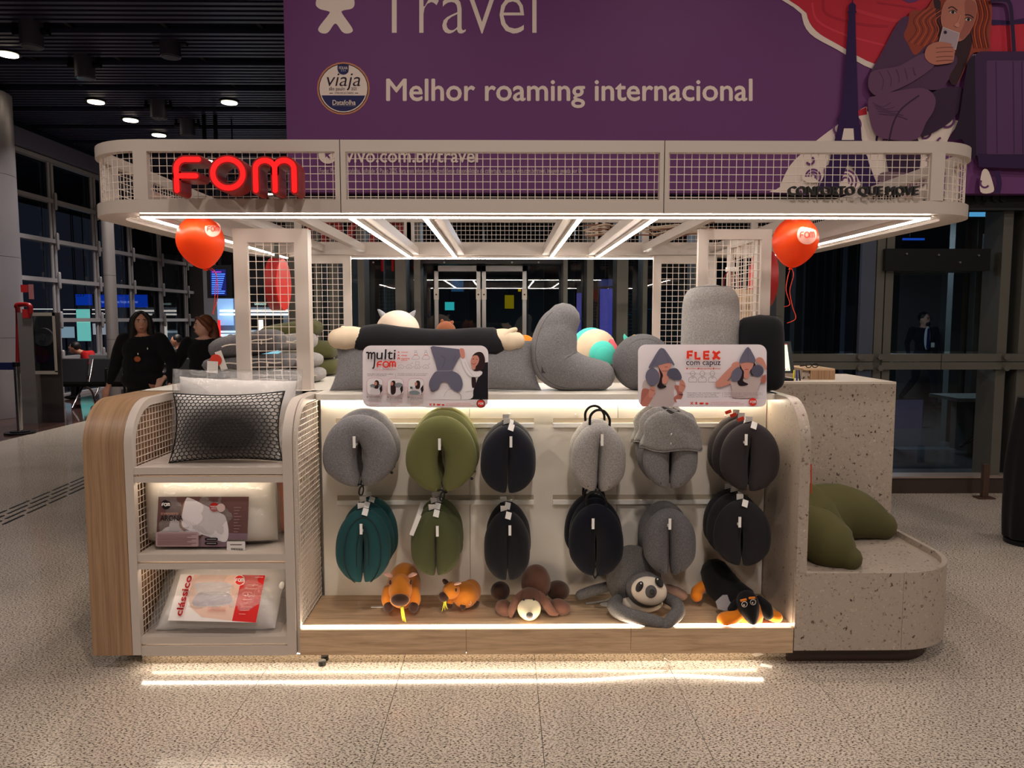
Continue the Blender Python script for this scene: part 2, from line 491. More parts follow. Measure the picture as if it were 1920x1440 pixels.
# ================================================================ ceiling of black slats with service channels
ceil = root_struct('ceiling', (0, 0, 0))
b = B(); b.box(-16, 14, -4.5, 30, 5.42, 5.5)
struct(b.build('ceiling_void', CEIL_DARK, ceil))
proto = None
for c in range(12):
    for k in range(7):
        y = 8.45 + c * 1.2 + 0.26 + k * 0.135
        if proto is None:
            t = B(); t.box(-8.9, -1.0, -0.035, 0.035, 5.18, 5.24); t.box(-8.9, -1.0, -0.006, 0.006, 5.24, 5.42)
            proto = t.build('ceiling_slat', SLAT, ceil); proto.location = (0, y, 0)
        else: piece(proto, 'ceiling_slat', ceil, (0, y, 0))
t = B()
for x in (-7.9, -6.7, -5.5, -4.3, -3.1, -1.9): t.box(x, x + 0.05, 8.4, 23, 5.24, 5.3)
struct(t.build('ceiling_rail', CEIL_DARK, ceil))
GLOW_DL = glow('downlight_lens', (255, 236, 205), 9.0)
def downlight(x, y, label):
    r = thing('downlight', label, 'ceiling light', (x, y, 5.16), 'round downlights in the slat ceiling')
    b = B(); b.cyl((x, y, 5.2), 0.16, 0.09, 'Z', 24); b.build('housing', BLACKMETAL, r)
    b = B(); b.cyl((x, y, 5.15), 0.125, 0.012, 'Z', 24); b.build('lens', GLOW_DL, r)
    hall_lamp_or_fill(x, y, 5.13, 50, (1.0, 0.92, 0.86), 0.2, 110)
for (px, py, lab) in ((15, 103, 'round downlight at the far left of the slat ceiling, beside the steel column'), (180, 192, 'round white downlight above the glass wall, level with the lone one'), (245, 226, 'second lit downlight back from the glass wall row, near the spot cylinders'), (298, 254, 'lit downlight just above the curved top rail of the kiosk'), (430, 193, 'lone round downlight nearest the purple banner'), (388, 302, 'downlight seen through the canopy mesh beside the red letter F'), (503, 364, 'small far downlight seen through the mesh under the red letter M')):
    p = PF(px, py, 5.15); downlight(p.x, p.y, lab)
SPOTGREY = plain('dark_grey_spot', (88, 86, 104), 0.5)
def spot(x, y, zb, lab, r=0.13, h=0.4):
    o = thing('spot_cylinder', lab, 'spotlight', (x, y, zb), 'cylinder spotlights under the slats')
    b = B(); b.cyl((x, y, zb + h / 2), r, h, 'Z', 24); b.build('barrel', SPOTGREY, o)
    b = B(); b.cyl((x, y, zb - 0.004), r * 0.86, 0.012, 'Z', 24); b.build('front_glass', plain('spot_glass', (92, 88, 98), 0.15), o)
    b = B()
    for s in (-1, 1):
        b.tube([(x + s * r, y, zb + h * .45), (x + s * (r + 0.09), y, zb + h * .45)], 0.045, 10)
        b.box(x + s * (r + .07) - .012, x + s * (r + .07) + .012, y - .03, y + .03, zb + h * .45, zb + h + 0.1)
        b.build('yoke', BLACKMETAL, o); b = B()
    b = B(); b.box(x - r - .1, x + r + .1, y - .03, y + .03, zb + h + .08, 5.42); b.build('mount', BLACKMETAL, o)
for (px, py, zb, lab) in ((60, 88, 4.9, 'grey cylinder spotlight in the corner over the big steel column'), (160, 147, 4.9, 'grey cylinder spotlight second along the channel, lower than the corner one'), (298, 222, 4.9, 'smaller grey cylinder spotlight between two downlights'), (352, 254, 4.9, 'farthest grey cylinder spotlight, just above the kiosk canopy'), (320, 107, 5.0, 'cylinder spotlight tucked up among the slats, only its foot showing')):
    p = PF(px, py, zb); spot(p.x, p.y, zb, lab)
# ================================================================ left: glass curtain wall, steel columns
wl = root_struct('wall_left', (-9, 18, 0))
MULL = plain('silver_mullion', (184, 180, 184), 0.4, 0.3)
ys = [12.02 + 1.525 * i for i in range(9)]
zs = [0.02, 0.78, 1.55, 2.33, 3.1, 3.88, 4.66]
gp = mp = tp = bp = None
for y in ys:
    if mp is None:
        t = B()
        for d in (-0.06, 0.06): t.tube([(-8.93, y + d, 0), (-8.93, y + d, 4.75)], 0.035, 8)
        mp = t.build('mullion', MULL, wl); y0m = y
    else: piece(mp, 'mullion', wl, (0, y - y0m, 0))
    for z in zs[1:6]:
        if bp is None:
            t = B(); t.tube([(-8.84, y, z - 0.14), (-8.84, y, z + 0.14)], 0.032, 8, 0, True); t.tube([(-8.93, y, z), (-8.82, y, z)], 0.02, 6)
            bp = t.build('glass_fixing', MULL, wl); b0 = (y, z)
        else: piece(bp, 'glass_fixing', wl, (0, y - b0[0], z - b0[1]))
for i in range(8):
    for k, z in enumerate(zs):
        if tp is None:
            t = B(); t.box(-8.98, -8.86, ys[i], ys[i] + 1.525, z - 0.04, z + 0.04)
            tp = t.build('transom', MULL, wl); t0 = (ys[i], z)
        else: piece(tp, 'transom', wl, (0, ys[i] - t0[0], z - t0[1]))
        if k < 6:
            if gp is None:
                t = B(); t.box(-9.005, -8.99, ys[i] + .04, ys[i] + 1.485, z + .04, z + .72)
                gp = t.build('pane', NIGHTGLASS, wl); g0 = (ys[i], z)
            else: piece(gp, 'pane', wl, (0, ys[i] - g0[0], z - g0[1]))
b = B(); b.box(-9.15, -8.75, 10, 25, 4.72, 5.02); struct(b.build('head_beam', plain('blue_grey_beam', (112, 112, 136), 0.5), wl))
def column(x, y, r, z1, name, m):
    o = root_struct('column', (x, y, 0)); o['label'] = name
    n = max(1, int(round(z1 / 1.27)))
    for k in range(n):
        b = B(); b.cyl((x, y, z1 * (k + .5) / n), r, z1 / n - 0.006, 'Z', 48); b.build('cladding', m, o)
    b = B(); b.cyl((x, y, z1 / 2), r - 0.01, z1, 'Z', 32); b.build('core', DARKPIPE, o)
column(-8.36, 12.0, 0.62, 5.08, 'large round column clad in brushed steel', STEEL)
column(-7.35, 14.12, 0.105, 4.75, 'slim round grey column in front of the glass wall', PIPE)
# far end wall and grey pier
b = B(); b.box(-12, -1.5, 24, 24.2, 0, 5.4); o = b.build('wall_far', plain('dark_grey_plaster', (62, 60, 66), 0.7), None, (-6, 24, 0)); struct(o)
b = B(); b.box(-9.7, -8.6, 21.6, 22.6, 0, 3.4); o = b.build('pillar', plain('grey_plaster', (110, 106, 112), 0.7), None, (-9.1, 22, 0)); struct(o)
# lit things outside the glass
def glow_box(name, px0, py0, px1, py1, Y, rgb, s, label, cat, d=0.08, frame=None):
    a = P(px0, py1, Y); c = P(px1, py0, Y)
    r = thing(name, label, cat, ((a.x + c.x) / 2, Y, a.z))
    b = B(); b.box(a.x, c.x, Y, Y + d, a.z, c.z); b.build('casing', BLACK, r)
    xm = (a.x + c.x) / 2
    if a.z > 0.02:
        b = B(); top = 2.9 if a.x > -1.9 else 5.41
        if a.z < 1.3: b.box(xm - .02, xm + .02, Y + d, Y + d + .04, 0, c.z)
        else: b.box(xm - .01, xm + .01, Y + d, Y + d + .02, a.z, top)
        b.build('support', BLACKMETAL, r)
    b = B(); b.box(a.x + .01, c.x - .01, Y - .006, Y - .001, a.z + .01, c.z - .01); b.build('lit_face', glow('lit_%d_%d_%d_%d' % (*rgb, int(s * 100)), rgb, s), r)
    return r
def on_y(Y): return lambda x, y, l=0.0: P(x, y, Y) - Vector((0, l, 0))
r = glow_box('billboard', 142, 551, 173, 573, 23.0, (10, 70, 200), 0.55, 'small blue lit billboard outside the glass wall', 'billboard')
lettering('lettering', '2a5', WHITE, on_y(22.98), (144, 548, 158, 556), r)
r = glow_box('billboard', 184, 552, 277, 577, 23.0, (10, 66, 200), 0.5, 'long blue lit billboard with a white line of writing outside the glass', 'billboard')
lettering('lettering', 'rte-se já pelas hoje mesmo', glow('lit_white_letters', (190, 210, 255), 0.5), on_y(22.98), (188, 563, 258, 570), r)
glow_box('shop_poster', 145, 579, 169, 640, 22.6, (140, 235, 215), 0.75, 'tall pale green lit poster behind the waiting seats', 'poster')
glow_box('shop_window', 100, 612, 140, 634, 23.4, (190, 215, 225), 0.5, 'pale lit shop window to the left of the green poster', 'shop window')
glow_box('shop_window', 174, 606, 204, 628, 23.4, (215, 215, 220), 0.5, 'pale lit shop window to the right of the green poster', 'shop window')
for i, (x0, x1, y, lab) in enumerate(((62, 109, 579.5, 'white light strip nearest the steel column, seen through the glass'), (118, 166, 580.5, 'white light strip over the green poster, upper of the two'), (118, 160, 588.5, 'white light strip over the green poster, lower of the two'), (172, 207, 580.5, 'white light strip right of the green poster, upper of the two'), (172, 207, 588.5, 'white light strip right of the green poster, lower of the two'))):
    glow_box('light_strip', x0, y - 1.2, x1, y + 1.2, 23.6, (255, 245, 230), 1.3, lab, 'light strip', 0.05)
# far shop front with lit shelves
r = thing('shop', 'far lit shop front with pale blue display wall and white light bars', 'shop', (-7.6, 23, 0))
def fr(px0, py0, px1, py1, Y, nm, m, d=0.05):
    a = P(px0, py1, Y); c = P(px1, py0, Y); b = B(); b.box(a.x, c.x, Y, Y + d, a.z, c.z); return b.build(nm, m, r)
fr(402, 556, 585, 680, 23.5, 'back_panel', plain('shop_grey', (120, 140, 160), 0.6))
fr(408, 560, 436, 610, 23.4, 'lit_panel', glow('shop_blue', (130, 170, 220), 0.8))
fr(470, 540, 560, 576, 23.3, 'fascia', plain('shop_black', (12, 16, 18), 0.5))
fr(412, 581, 556, 584.5, 23.2, 'light_bar', glow('shop_white_bar', (255, 246, 236), 2.2))
fr(412, 588, 545, 591, 23.2, 'light_bar', glow('shop_white_bar', (255, 246, 236), 2.2))
fr(405, 600, 412, 665, 23.2, 'red_edge', glow('shop_red', (230, 40, 40), 1.0))
fr(412, 620, 530, 624, 23.25, 'shelf_edge', glow('shop_pale', (200, 225, 240), 0.9))
fr(414, 626, 470, 640, 23.25, 'display_goods', glow('shop_pale', (200, 225, 240), 0.9))
fr(408, 642, 530, 664, 23.25, 'counter_front', glow('shop_teal', (130, 200, 225), 0.85))
fr(470, 592, 530, 618, 23.25, 'recess', plain('shop_black', (12, 16, 18), 0.5))
fr(486, 600, 492, 640, 23.2, 'pillar_light', glow('shop_white_bar', (255, 246, 236), 2.2))
lettering('lettering', 'GRANADO', glow('lit_teal_letters', (190, 230, 225), 1.0), on_y(23.28), (477, 568, 499, 572), r)
# departures board and info sign
r = thing('departures_board', 'black hanging departures monitor with rows of blue flight lines', 'monitor', P(411, 558, 13.6))
a, c = P(389, 559, 13.6), P(434, 497, 13.6)
b = B(); b.box(a.x, c.x, 13.6, 13.75, a.z, c.z); b.build('casing', BLACK, r)
b = B(); a2, c2 = P(396, 554, 13.59), P(423, 505, 13.59); b.box(a2.x, c2.x, 13.585, 13.6, a2.z, c2.z); b.build('screen', glow('board_blue', (16, 24, 90), 0.7), r)
b = B(); b.box(-5.36, -5.30, 13.66, 13.7, c.z, 5.3); b.box(-5.16, -5.10, 13.66, 13.7, c.z, 5.3); b.build('hanger', BLACKMETAL, r)
for k in range(11):
    y = 511 + k * 4; b = B(); b.flat([P(397, y, 13.58), P(397 + 18 + (k * 7) % 8, y, 13.58), P(397 + 18 + (k * 7) % 8, y - 2, 13.58), P(397, y - 2, 13.58)]); b.build('flight_line', glow('board_line', (70, 120, 255), 1.1) if k else glow('board_head', (150, 60, 190), 0.9), r)
r = glow_box('information_sign', 433, 511, 447, 525, 13.9, (255, 205, 10), 0.6, 'yellow information sign with a black i beside the departures board', 'sign')
lettering('lettering', 'i', INK, on_y(13.88), (438, 513, 441, 523), r, 0.02)

# ================================================================ back: glass wall and the big banner
YW = 6.6
wb = root_struct('wall_back_glass', (3, YW, 0))
def bar(px0, px1, z0, z1, nm, m, d=0.26, ya=YW, py=600):
    b = B(); b.box(PX(px0, py, ya), PX(px1, py, ya), ya, ya + d, z0, z1); return b.build(nm, m, wb)
MULD = plain('bronze_grey_mullion', (92, 90, 82), 0.45, 0.2)
MULB = plain('blue_grey_mullion', (70, 76, 92), 0.45, 0.2)
mull = [(541, 556), (590, 602), (618, 634), (672, 684), (742, 762), (777, 789), (1056, 1064), (1100, 1112), (1156, 1177), (1205, 1213), (1300, 1316), (1455, 1470), (1640, 1655), (1657.5, 1672), (1872, 1890), (1912, 1930), (2010, 2030)]
for a, c in mull: bar(a, c, 0.0, 2.62, 'mullion', MULD)
bar(1612, 1638, 0.0, 2.62, 'mullion', MULB, 0.04)
edges = [549, 596, 626, 678, 752, 783, 815]
panes = list(zip(edges[:-1], edges[1:])) + [(988, 1060), (1060, 1106), (1106, 1166), (1166, 1209), (1209, 1308), (1308, 1462), (1462, 1625), (1625, 1648), (1665, 1880), (1880, 1921), (1921, 2020)]
for a, c in panes:
    bar(a + 2, c - 2, 0.16, 1.10, 'pane', GLASS, 0.012, YW + 0.27)
    bar(a + 2, c - 2, 1.26, 2.60, 'pane', GLASS, 0.012, YW + 0.27)
for a, c in ((541, 815), (988, 1640), (1657, 1768), (1769.5, 1930), (1931, 2030)):
    bar(a, c, 1.112, 1.178, 'rail', MULD, 0.09, YW - 0.03); bar(a, c, 1.184, 1.25, 'rail', MULD, 0.09, YW - 0.03)
bar(541, 2030, 0.0, 0.14, 'base_rail', plain('dark_brown_base', (58, 44, 38), 0.5), 0.16, YW - 0.05)
bar(541, 2030, 0.14, 0.155, 'base_cap', plain('pale_metal_trim', (170, 150, 140), 0.35, 0.5), 0.18, YW - 0.06)
for px in (1612, 1650, 1886):
    for py in (669, 690):
        p = P(px, py, YW - 0.05); b = B(); b.cyl(p, 0.026, 0.04, 'Y', 16); b.build('glass_fixing', MULD, wb)
# barrier post foot on the floor in front
r = thing('barrier_foot', 'short brown metal post with a flat square foot before the glass wall', 'post', PF(1845, 934, 0))
p = PF(1845, 934, 0); b = B(); b.box(p.x - .07, p.x + .07, p.y - .05, p.y + .05, 0, 0.012); b.build('foot', plain('brown_metal', (88, 66, 56), 0.4, 0.4), r)
b = B(); b.box(p.x - .025, p.x + .025, p.y - .02, p.y + .02, 0.012, 0.30); b.build('post', plain('brown_metal', (88, 66, 56), 0.4, 0.4), r)
# sliding doors
dr = root_struct('door_1', (0, YW, 0)); wb2 = wb; 
STL = plain('satin_steel', (160, 158, 155), 0.3, 0.8)
YW, YW_ = YW + .24, YW
for a, c in ((815, 901), (904, 987)):
    leaf = B(); x0, x1 = PX(a, 600, YW), PX(c, 600, YW)
    leaf.box(x0, x0 + .035, YW, YW + .05, 0.02, 2.04); leaf.box(x1 - .035, x1, YW, YW + .05, 0.02, 2.04)
    leaf.box(x0, x1, YW, YW + .05, 0.02, .12); leaf.box(x0, x1, YW, YW + .05, 1.99, 2.04)
    leaf.build('door_frame', STL, dr)
    g = B(); g.box(x0 + .03, x1 - .03, YW + .02, YW + .032, .1, 2.0); g.build('pane', GLASS, dr)
    for x in (x0 + .018, x1 - .018):
        k = B(); k.box(x - .022, x + .022, YW - .012, YW, 1.735, 1.83); k.cyl((x, YW - .014, 1.78), .008, .01, 'Y', 10, 1); k.build('lock_plate', [plain('pale_lock', (190, 180, 168), 0.35, 0.3), BLACK], dr)
YW = YW_
b = B(); b.box(PX(786, 500, YW), PX(1062, 500, YW), YW + .1, YW + .36, 2.05, 2.22); b.build('door_header', plain('black_header', (16, 17, 18), 0.35), dr)
for px in (700, 833, 960, 1010): 
    p = P(px, 492, YW - .05); b = B(); b.cyl(p, .008, .012, 'Y', 8); b.build('screw', STL, dr)
b = B(); b.box(PX(1655, 490, YW), PX(1850, 490, YW), YW - .05, YW + .25, 1.98, 2.17); struct(b.build('trim_1', plain('black_header', (16, 17, 18), 0.35)))
for px, py in ((1700, 476), (1760, 478), (1800, 492), (1835, 479)):
    p = P(px, py, YW - .055); b = B(); b.cyl(p, .009, .014, 'Y', 8); b.build('screw', STL, wb)
# beam under the banner
bar(538, 2050, 2.50, 2.615, 'beam', plain('black_beam', (22, 24, 24), 0.5), 0.12, YW - 0.06)
for px in (1832, 1848, 1866, 1880, 1215, 1100):
    p = P(px, 372, YW - .07); b = B(); b.cyl(p, .03, .02, 'Y', 16); b.build('beam_bolt', plain('black_beam', (22, 24, 24), 0.5), wb)
b = B(); b.box(-1.80, 9, YW + .02, YW + .1, 2.62, 5.4); o = b.build('wall_upper', plain('dark_wall', (30, 26, 30), 0.7)); struct(o)
# the space behind the glass
b = B(); b.box(-1.9, 14, 15.6, 15.8, 0, 5.4); o = b.build('wall_inner', plain('dark_teal_wall', (34, 44, 48), 0.7)); struct(o)
b = B(); b.box(-1.95, -1.85, 7.6, 15.6, 0, 2.6); o = b.build('wall_inner_side', plain('grey_green_panel', (70, 72, 64), 0.6)); struct(o)
b = B(); b.box(-1.9, 14, 6.9, 15.6, 2.9, 3.0); o = b.build('ceiling_inner', CEIL_DARK); struct(o)
hall_lamp_or_fill(5.0, 10.5, 2.85, 130, (0.75, 0.9, 1.0), 0.6)  # two unseen lamps added to lift the dark space behind the glass
hall_lamp_or_fill(0.5, 11.0, 2.85, 110, (0.75, 0.85, 1.0), 0.6)
DRAPE = plain('dark_grey_panel', (36, 38, 42), 0.6)
o = thing('slatted_screen', 'dark slatted screen behind the glass, right of the red balloon', 'screen', (P(1560, 650, 9).x, 9, 0))
for k in range(14):
    x = PX(1508 + k * 7.4, 600, 9.0); b = B(); b.box(x, x + .03, 9.0, 9.0 + (.06 if k % 2 else .1), 0.0, 2.6); b.build('slat', DRAPE, o)
def panel(name, px0, py0, px1, py1, Y, rgb, s, label, cat):
    return glow_box(name, px0, py0, px1, py1, Y, rgb, s, label, cat, 0.05)
panel('light_box', 1076, 548, 1092, 700, 9.5, (82, 84, 190), 0.55, 'narrow lavender lit panel behind the glass, left one of the pair', 'light panel')
panel('light_box', 1122, 540, 1153, 700, 9.5, (92, 92, 205), 0.6, 'wide lavender lit panel behind the glass, right one of the pair', 'light panel')
panel('lit_sign', 1122, 522, 1153, 538, 9.45, (40, 60, 130), 0.5, 'dark blue sign strip on top of the wide lavender panel', 'sign')
panel('monitor', 833, 565, 853, 583, 10.5, (60, 215, 215), 0.9, 'small turquoise lit monitor seen through the left door leaf', 'monitor')
panel('monitor', 845, 522, 870, 548, 11.5, (40, 80, 110), 0.5, 'dim blue poster above the turquoise monitor', 'poster')
panel('yellow_notice', 1046, 478, 1058, 503, 6.9, (235, 205, 20), 0.1, 'small yellow notice near the top of the glass', 'notice') if False else None
panel('yellow_poster', 945, 552, 965, 580, 10.0, (220, 190, 10), 0.35, 'yellow poster seen through the right door leaf', 'poster')
panel('yellow_sign', 970, 539, 978, 548, 10.0, (250, 200, 10), 0.7, 'tiny yellow lit sign above the yellow poster', 'sign')
panel('window_light', 1815, 387, 1885, 408, 8.2, (110, 200, 255), 1.0, 'bright pale blue window light under the banner, far right', 'light panel')
panel('window_light', 1215, 405, 1420, 417, 9.0, (90, 180, 235), 0.7, 'long pale blue window light seen through the canopy mesh', 'light panel')
panel('blue_lamp', 1690, 445, 1735, 452, 9.0, (30, 90, 220), 0.9, 'blurred blue lamp high behind the glass on the right', 'light')
panel('light_box', 1652, 748, 1732, 826, 10.6, (74, 72, 100), 0.3, 'pale lavender low panel behind the glass, below the man in a suit', 'light panel')
panel('light_box', 1815, 735, 1848, 805, 10.2, (84, 86, 96), 0.25, 'pale grey hanging notice behind the glass on the right', 'notice')
panel('light_strip', 1896, 543, 1901, 571, 8.0, (230, 255, 245), 2.2, 'short white vertical light high at the right edge of the glass', 'light strip')
panel('light_strip', 1886, 692, 1893, 730, 8.0, (230, 255, 245), 2.0, 'white vertical light strip just below the rail on the far right', 'light strip')
panel('light_strip', 1882, 748, 1889, 817, 8.0, (230, 255, 245), 1.8, 'longest white vertical light strip, beside the black draped stand', 'light strip')
panel('light_strip', 1060, 596, 1100, 599, 9.0, (60, 190, 235), 1.2, 'thin cyan horizontal light left of the lavender panels', 'light strip')
panel('light_strip', 1155, 588, 1185, 591, 9.0, (60, 190, 235), 1.2, 'thin cyan horizontal light right of the lavender panels', 'light strip')
panel('light_strip', 1190, 578, 1225, 581, 9.0, (60, 190, 235), 1.2, 'thin cyan horizontal light beside the rear right mesh tower', 'light strip')
for px0, px1, Y, m_, zt in ((1684, 1768, 14.0, plain('inner_shutter', (92, 88, 86), .6), 2.5), (1768, 1776, 13.9, plain('inner_steel', (150, 148, 146), .35, .6), 2.6), (1784, 1812, 9.4, plain('inner_pier', (70, 78, 76), .6), 2.9), (1826, 1852, 9.2, plain('inner_grey_pier', (84, 86, 84), .6), 2.9), (1670, 1684, 9.0, plain('inner_pier', (70, 78, 76), .6), 2.9), (1585, 1602, 8.4, plain('inner_blue_pier', (78, 86, 108), .6), 2.9), (1020, 1044, 9.0, plain('inner_pier', (70, 78, 76), .6), 2.9), (690, 720, 8.6, plain('inner_grey_pier', (84, 86, 84), .6), 2.9), (880, 908, 9.6, plain('inner_grey_pier', (84, 86, 84), .6), 2.9), (1490, 1504, 7.6, plain('inner_pier', (70, 78, 76), .6), 2.9)):
    b = B(); b.box(PX(px0, 600, Y), PX(px1, 600, Y), Y, Y + .12, 0.0, zt); struct(b.build('pillar', m_))
b = B(); b.box(PX(1672, 850, 8.8), PX(1800, 850, 8.8), 8.8, 9.0, 0.0, PZ(1700, 843, 8.8)); struct(b.build('partition', plain('dark_teal_base', (26, 44, 54), .5)))
o = thing('cabinet_counter', 'low grey counter with a black cable behind the glass on the right', 'counter', (P(1850, 800, 8.4).x, 8.6, 0))
p0, p1 = PX(1795, 800, 8.4), PX(1925, 800, 8.4)
b = B(); b.box(p0, p1, 8.4, 9.0, 0.62, 0.66); b.build('worktop', plain('inner_grey', (88, 92, 90), 0.5), o)
b = B(); b.box(p0 + .25, p1, 8.6, 8.95, 0.0, 0.62); b.build('body', plain('inner_dark', (56, 58, 58), 0.6), o)
b = B(); b.tube(smooth_pts([(p0 + .3, 8.45, .62), (p0 + .32, 8.42, .4), (p0 + .2, 8.42, .2), (p0 + .05, 8.42, .1)], 5), 0.018, 8); b.build('cable', BLACK, o)
r = thing('lit_sign', 'white lettered sign board behind the glass at the far right', 'sign', P(1880, 500, 8.3))
a, c = P(1845, 478, 8.3), P(1925, 438, 8.3); b = B(); b.box(a.x, c.x, 8.3, 8.34, a.z, c.z); b.build('board', plain('sign_grey', (58, 54, 52), 0.6), r)
lettering('lettering', 'HY', glow('lit_grey_letters', (205, 205, 225), 0.45), on_y(8.28), (1846, 446, 1882, 474), r)
lettering('lettering', 'el', glow('lit_grey_letters', (205, 205, 225), 0.45), on_y(8.28), (1897, 442, 1912, 474), r)
# ================================================================ KIOSK: canopy ring
def rrect(x0, x1, y0, y1, r, n=10):
    pts = []
    for cx, cy, a0 in ((x1 - r, y0 + r, -90), (x1 - r, y1 - r, 0), (x0 + r, y1 - r, 90), (x0 + r, y0 + r, 180)):
        for k in range(n + 1):
            a = R(a0 + 90 * k / n); pts.append((cx + r * math.cos(a), cy + r * math.sin(a)))
    return pts
CX0, CX1, CY0, CY1, CZ0, CZ1, CR = -1.825, 2.105, 3.2, 5.5, 2.0, 2.30, 0.3
canopy = thing('kiosk_canopy', 'rounded cream steel canopy ring with wire mesh sides and white light strips', 'canopy', ((CX0 + CX1) / 2, 4.35, CZ0))
ou = rrect(CX0, CX1, CY0, CY1, CR)
def inset(d): return rrect(CX0 + d, CX1 - d, CY0 + d, CY1 - d, CR - d)
b = B(); b.band(ou, inset(0.035), 2.252, CZ1); b.build('top_rail', FRAME, canopy)
b = B(); b.band(ou, inset(0.035), CZ0, 2.054); b.build('bottom_rail', FRAME, canopy)
b = B(); b.band(inset(0.036), inset(0.11), CZ0, 2.012); b.build('bottom_flange', FRAME, canopy)
def perim(path):
    out = [0]; n = len(path)
    for i in range(n): out.append(out[-1] + (Vector(path[(i + 1) % n]) - Vector(path[i])).length)
    return out
def wires_ring(d, spacing, z0, z1, rad, nm):
    path = inset(d); L = perim(path); tot = L[-1]; b = B(); n = int(tot / spacing); i = 0
    for k in range(n):
        s = tot * k / n
        while L[i + 1] < s: i += 1
        t = (s - L[i]) / max(1e-9, L[i + 1] - L[i]); p = Vector(path[i]).lerp(Vector(path[(i + 1) % len(path)]), t)
        b.tube([(p.x, p.y, z0), (p.x, p.y, z1)], rad, 4, smooth=False)
    z = z0 + spacing * .6
    pin = inset(d + rad * 1.6)
    while z < z1:
        b.tube([(p[0], p[1], z) for p in pin], rad, 4, closed=True, smooth=False); z += spacing
    return b.build(nm, WIRE, canopy)
o = wires_ring(0.017, 0.0315, 2.05, 2.256, 0.0016, 'wire_mesh'); o['kind'] = 'stuff'
# upright flats
def stile(x0, x1, y0, y1): 
    b = B(); b.box(x0, x1, y0, y1, 2.054, 2.252); b.build('stile', FRAME, canopy)
fx = lambda px: PX(px, 330, CY0)
for a, c in ((250, 276), (628, 637.2), (638.8, 648), (1237, 1244.7), (1246.3, 1254), (1746, 1771)): stile(fx(a), fx(c), CY0, CY0 + .035)
for x in (-1.51, -0.72, -0.70, 0.66, 0.68, 1.0, 1.79): stile(x, x + .05, CY1 - .035, CY1)
for y in (3.5, 4.33, 5.17):
    stile(CX0, CX0 + .035, y, y + .05); stile(CX1 - .035, CX1, y, y + .05)
for px in (638, 1245.5):
    x = fx(px); b = B(); b.box(x - .0015, x + .0015, CY0 - .0005, CY0 + .02, 2.0, 2.30); b.build('joint_gap', plain('dark_gap', (30, 24, 22), 0.9), canopy)
# inner light frame under the canopy, beams
LX0, LX1, LY0, LY1 = -1.555, 1.845, 3.27, 5.44
def beam(x0, x1, y0, y1, z0, z1, nm='beam'):
    b = B(); b.box(x0, x1, y0, y1, z0, z1); return b.build(nm, FRAME, canopy)
beam(LX0, LX1, LY0, LY0 + .04, 2.012, 2.07); beam(LX0, LX1, LY1 - .08, LY1, 2.012, 2.10)
beam(LX0 - .01, LX0 + .03, LY0, LY1, 2.012, 2.11); beam(LX1 - .03, LX1 + .01, LY0, LY1, 2.012, 2.11)
for x in (-1.0, 1.0, PX(521, 533, 4.30), PX(1431, 523, 4.30)): beam(x - .02, x + .02, LY0 + .04, LY1 - .08, 2.03, 2.08)
def led(x0, x1, y0, y1, z0, z1, parent, m=LED, nm='light_strip', channel=False):
    if channel:   # profile added to keep light off the flange, strip on its underside
        b = B(); b.box(x0 - .003, x1 + .003, y0 - .003, y1 + .003, z1 - .005, 2.012); b.build('strip_shield', FRAME, parent)
        z0, z1 = z1 - .0105, z1 - .005
    b = B(); b.box(x0, x1, y0, y1, z0, z1); return b.build(nm, m, parent)
led(LX0, LX1, LY0 - .008, LY0 + .004, 1.989, 1.997, canopy, channel=True)
led(-1.1, LX1 - .77, LY1 - .03, LY1 - .014, 1.989, 1.997, canopy, channel=True)
led(LX0 - .002, LX0 + .016, LY0 + .01, LY1 - .05, 1.989, 1.997, canopy, channel=True)
led(LX1 - .016, LX1 + .002, LY0 + .01, LY1 - .05, 1.989, 1.997, canopy, channel=True)
for px in (655, 795, 1090, 1232):
    x = PX(px, 407, LY0)
    s = 1 if px < 945 else -1
    beam(x + (0.012 if s > 0 else -.062), x + (.062 if s > 0 else -0.012), LY0 + .04, LY1 - .08, 2.012, 2.06)
    led(x - .008, x + .008, LY0 + .005, LY1 - .03, 1.990, 1.998, canopy, channel=True)
# flat mesh at the two sides
b = B()
for xa, xb in ((CX0 + .10, LX0 - .01), (LX1 + .01, CX1 - .10)):
    y = 3.34
    while y < 5.38:
        b.tube([(xa, y, 2.018), (xb, y, 2.018)], 0.0016, 4, smooth=False); y += .0315
    x = xa + .02
    while x < xb:
        b.tube([(x, 3.34, 2.015), (x, 5.38, 2.015)], 0.0016, 4, smooth=False); x += .0315
o = b.build('soffit_mesh', WIRE, canopy); o['kind'] = 'stuff'
# cable hooks / small clips under the front strip
for px in (429, 1751):
    x = PX(px, 400, LY0); b = B(); b.box(x - .008, x + .008, LY0 - .014, LY0 - .004, 1.996, 2.03); b.build('strip_clip', PANEL, canopy)
# bundle of cables lying on the right rear of the canopy
o = thing('cable_bundle', 'bundle of loose white and brown cables on top of the rear right canopy', 'cables', (1.05, 5.0, 2.06))
for k in range(8):
    pts = [(0.55 + .12 * i, 5.05 + .03 * k - .25 * (i % 2) * random.random(), 2.10 + .012 * k + .03 * random.random()) for i in range(8)]
    b = B(); b.tube(smooth_pts(pts, 4), 0.005, 6); b.build('cable', plain('cable_beige', (190, 170, 150), 0.6) if k % 3 else plain('cable_brown', (120, 80, 60), 0.6), o)

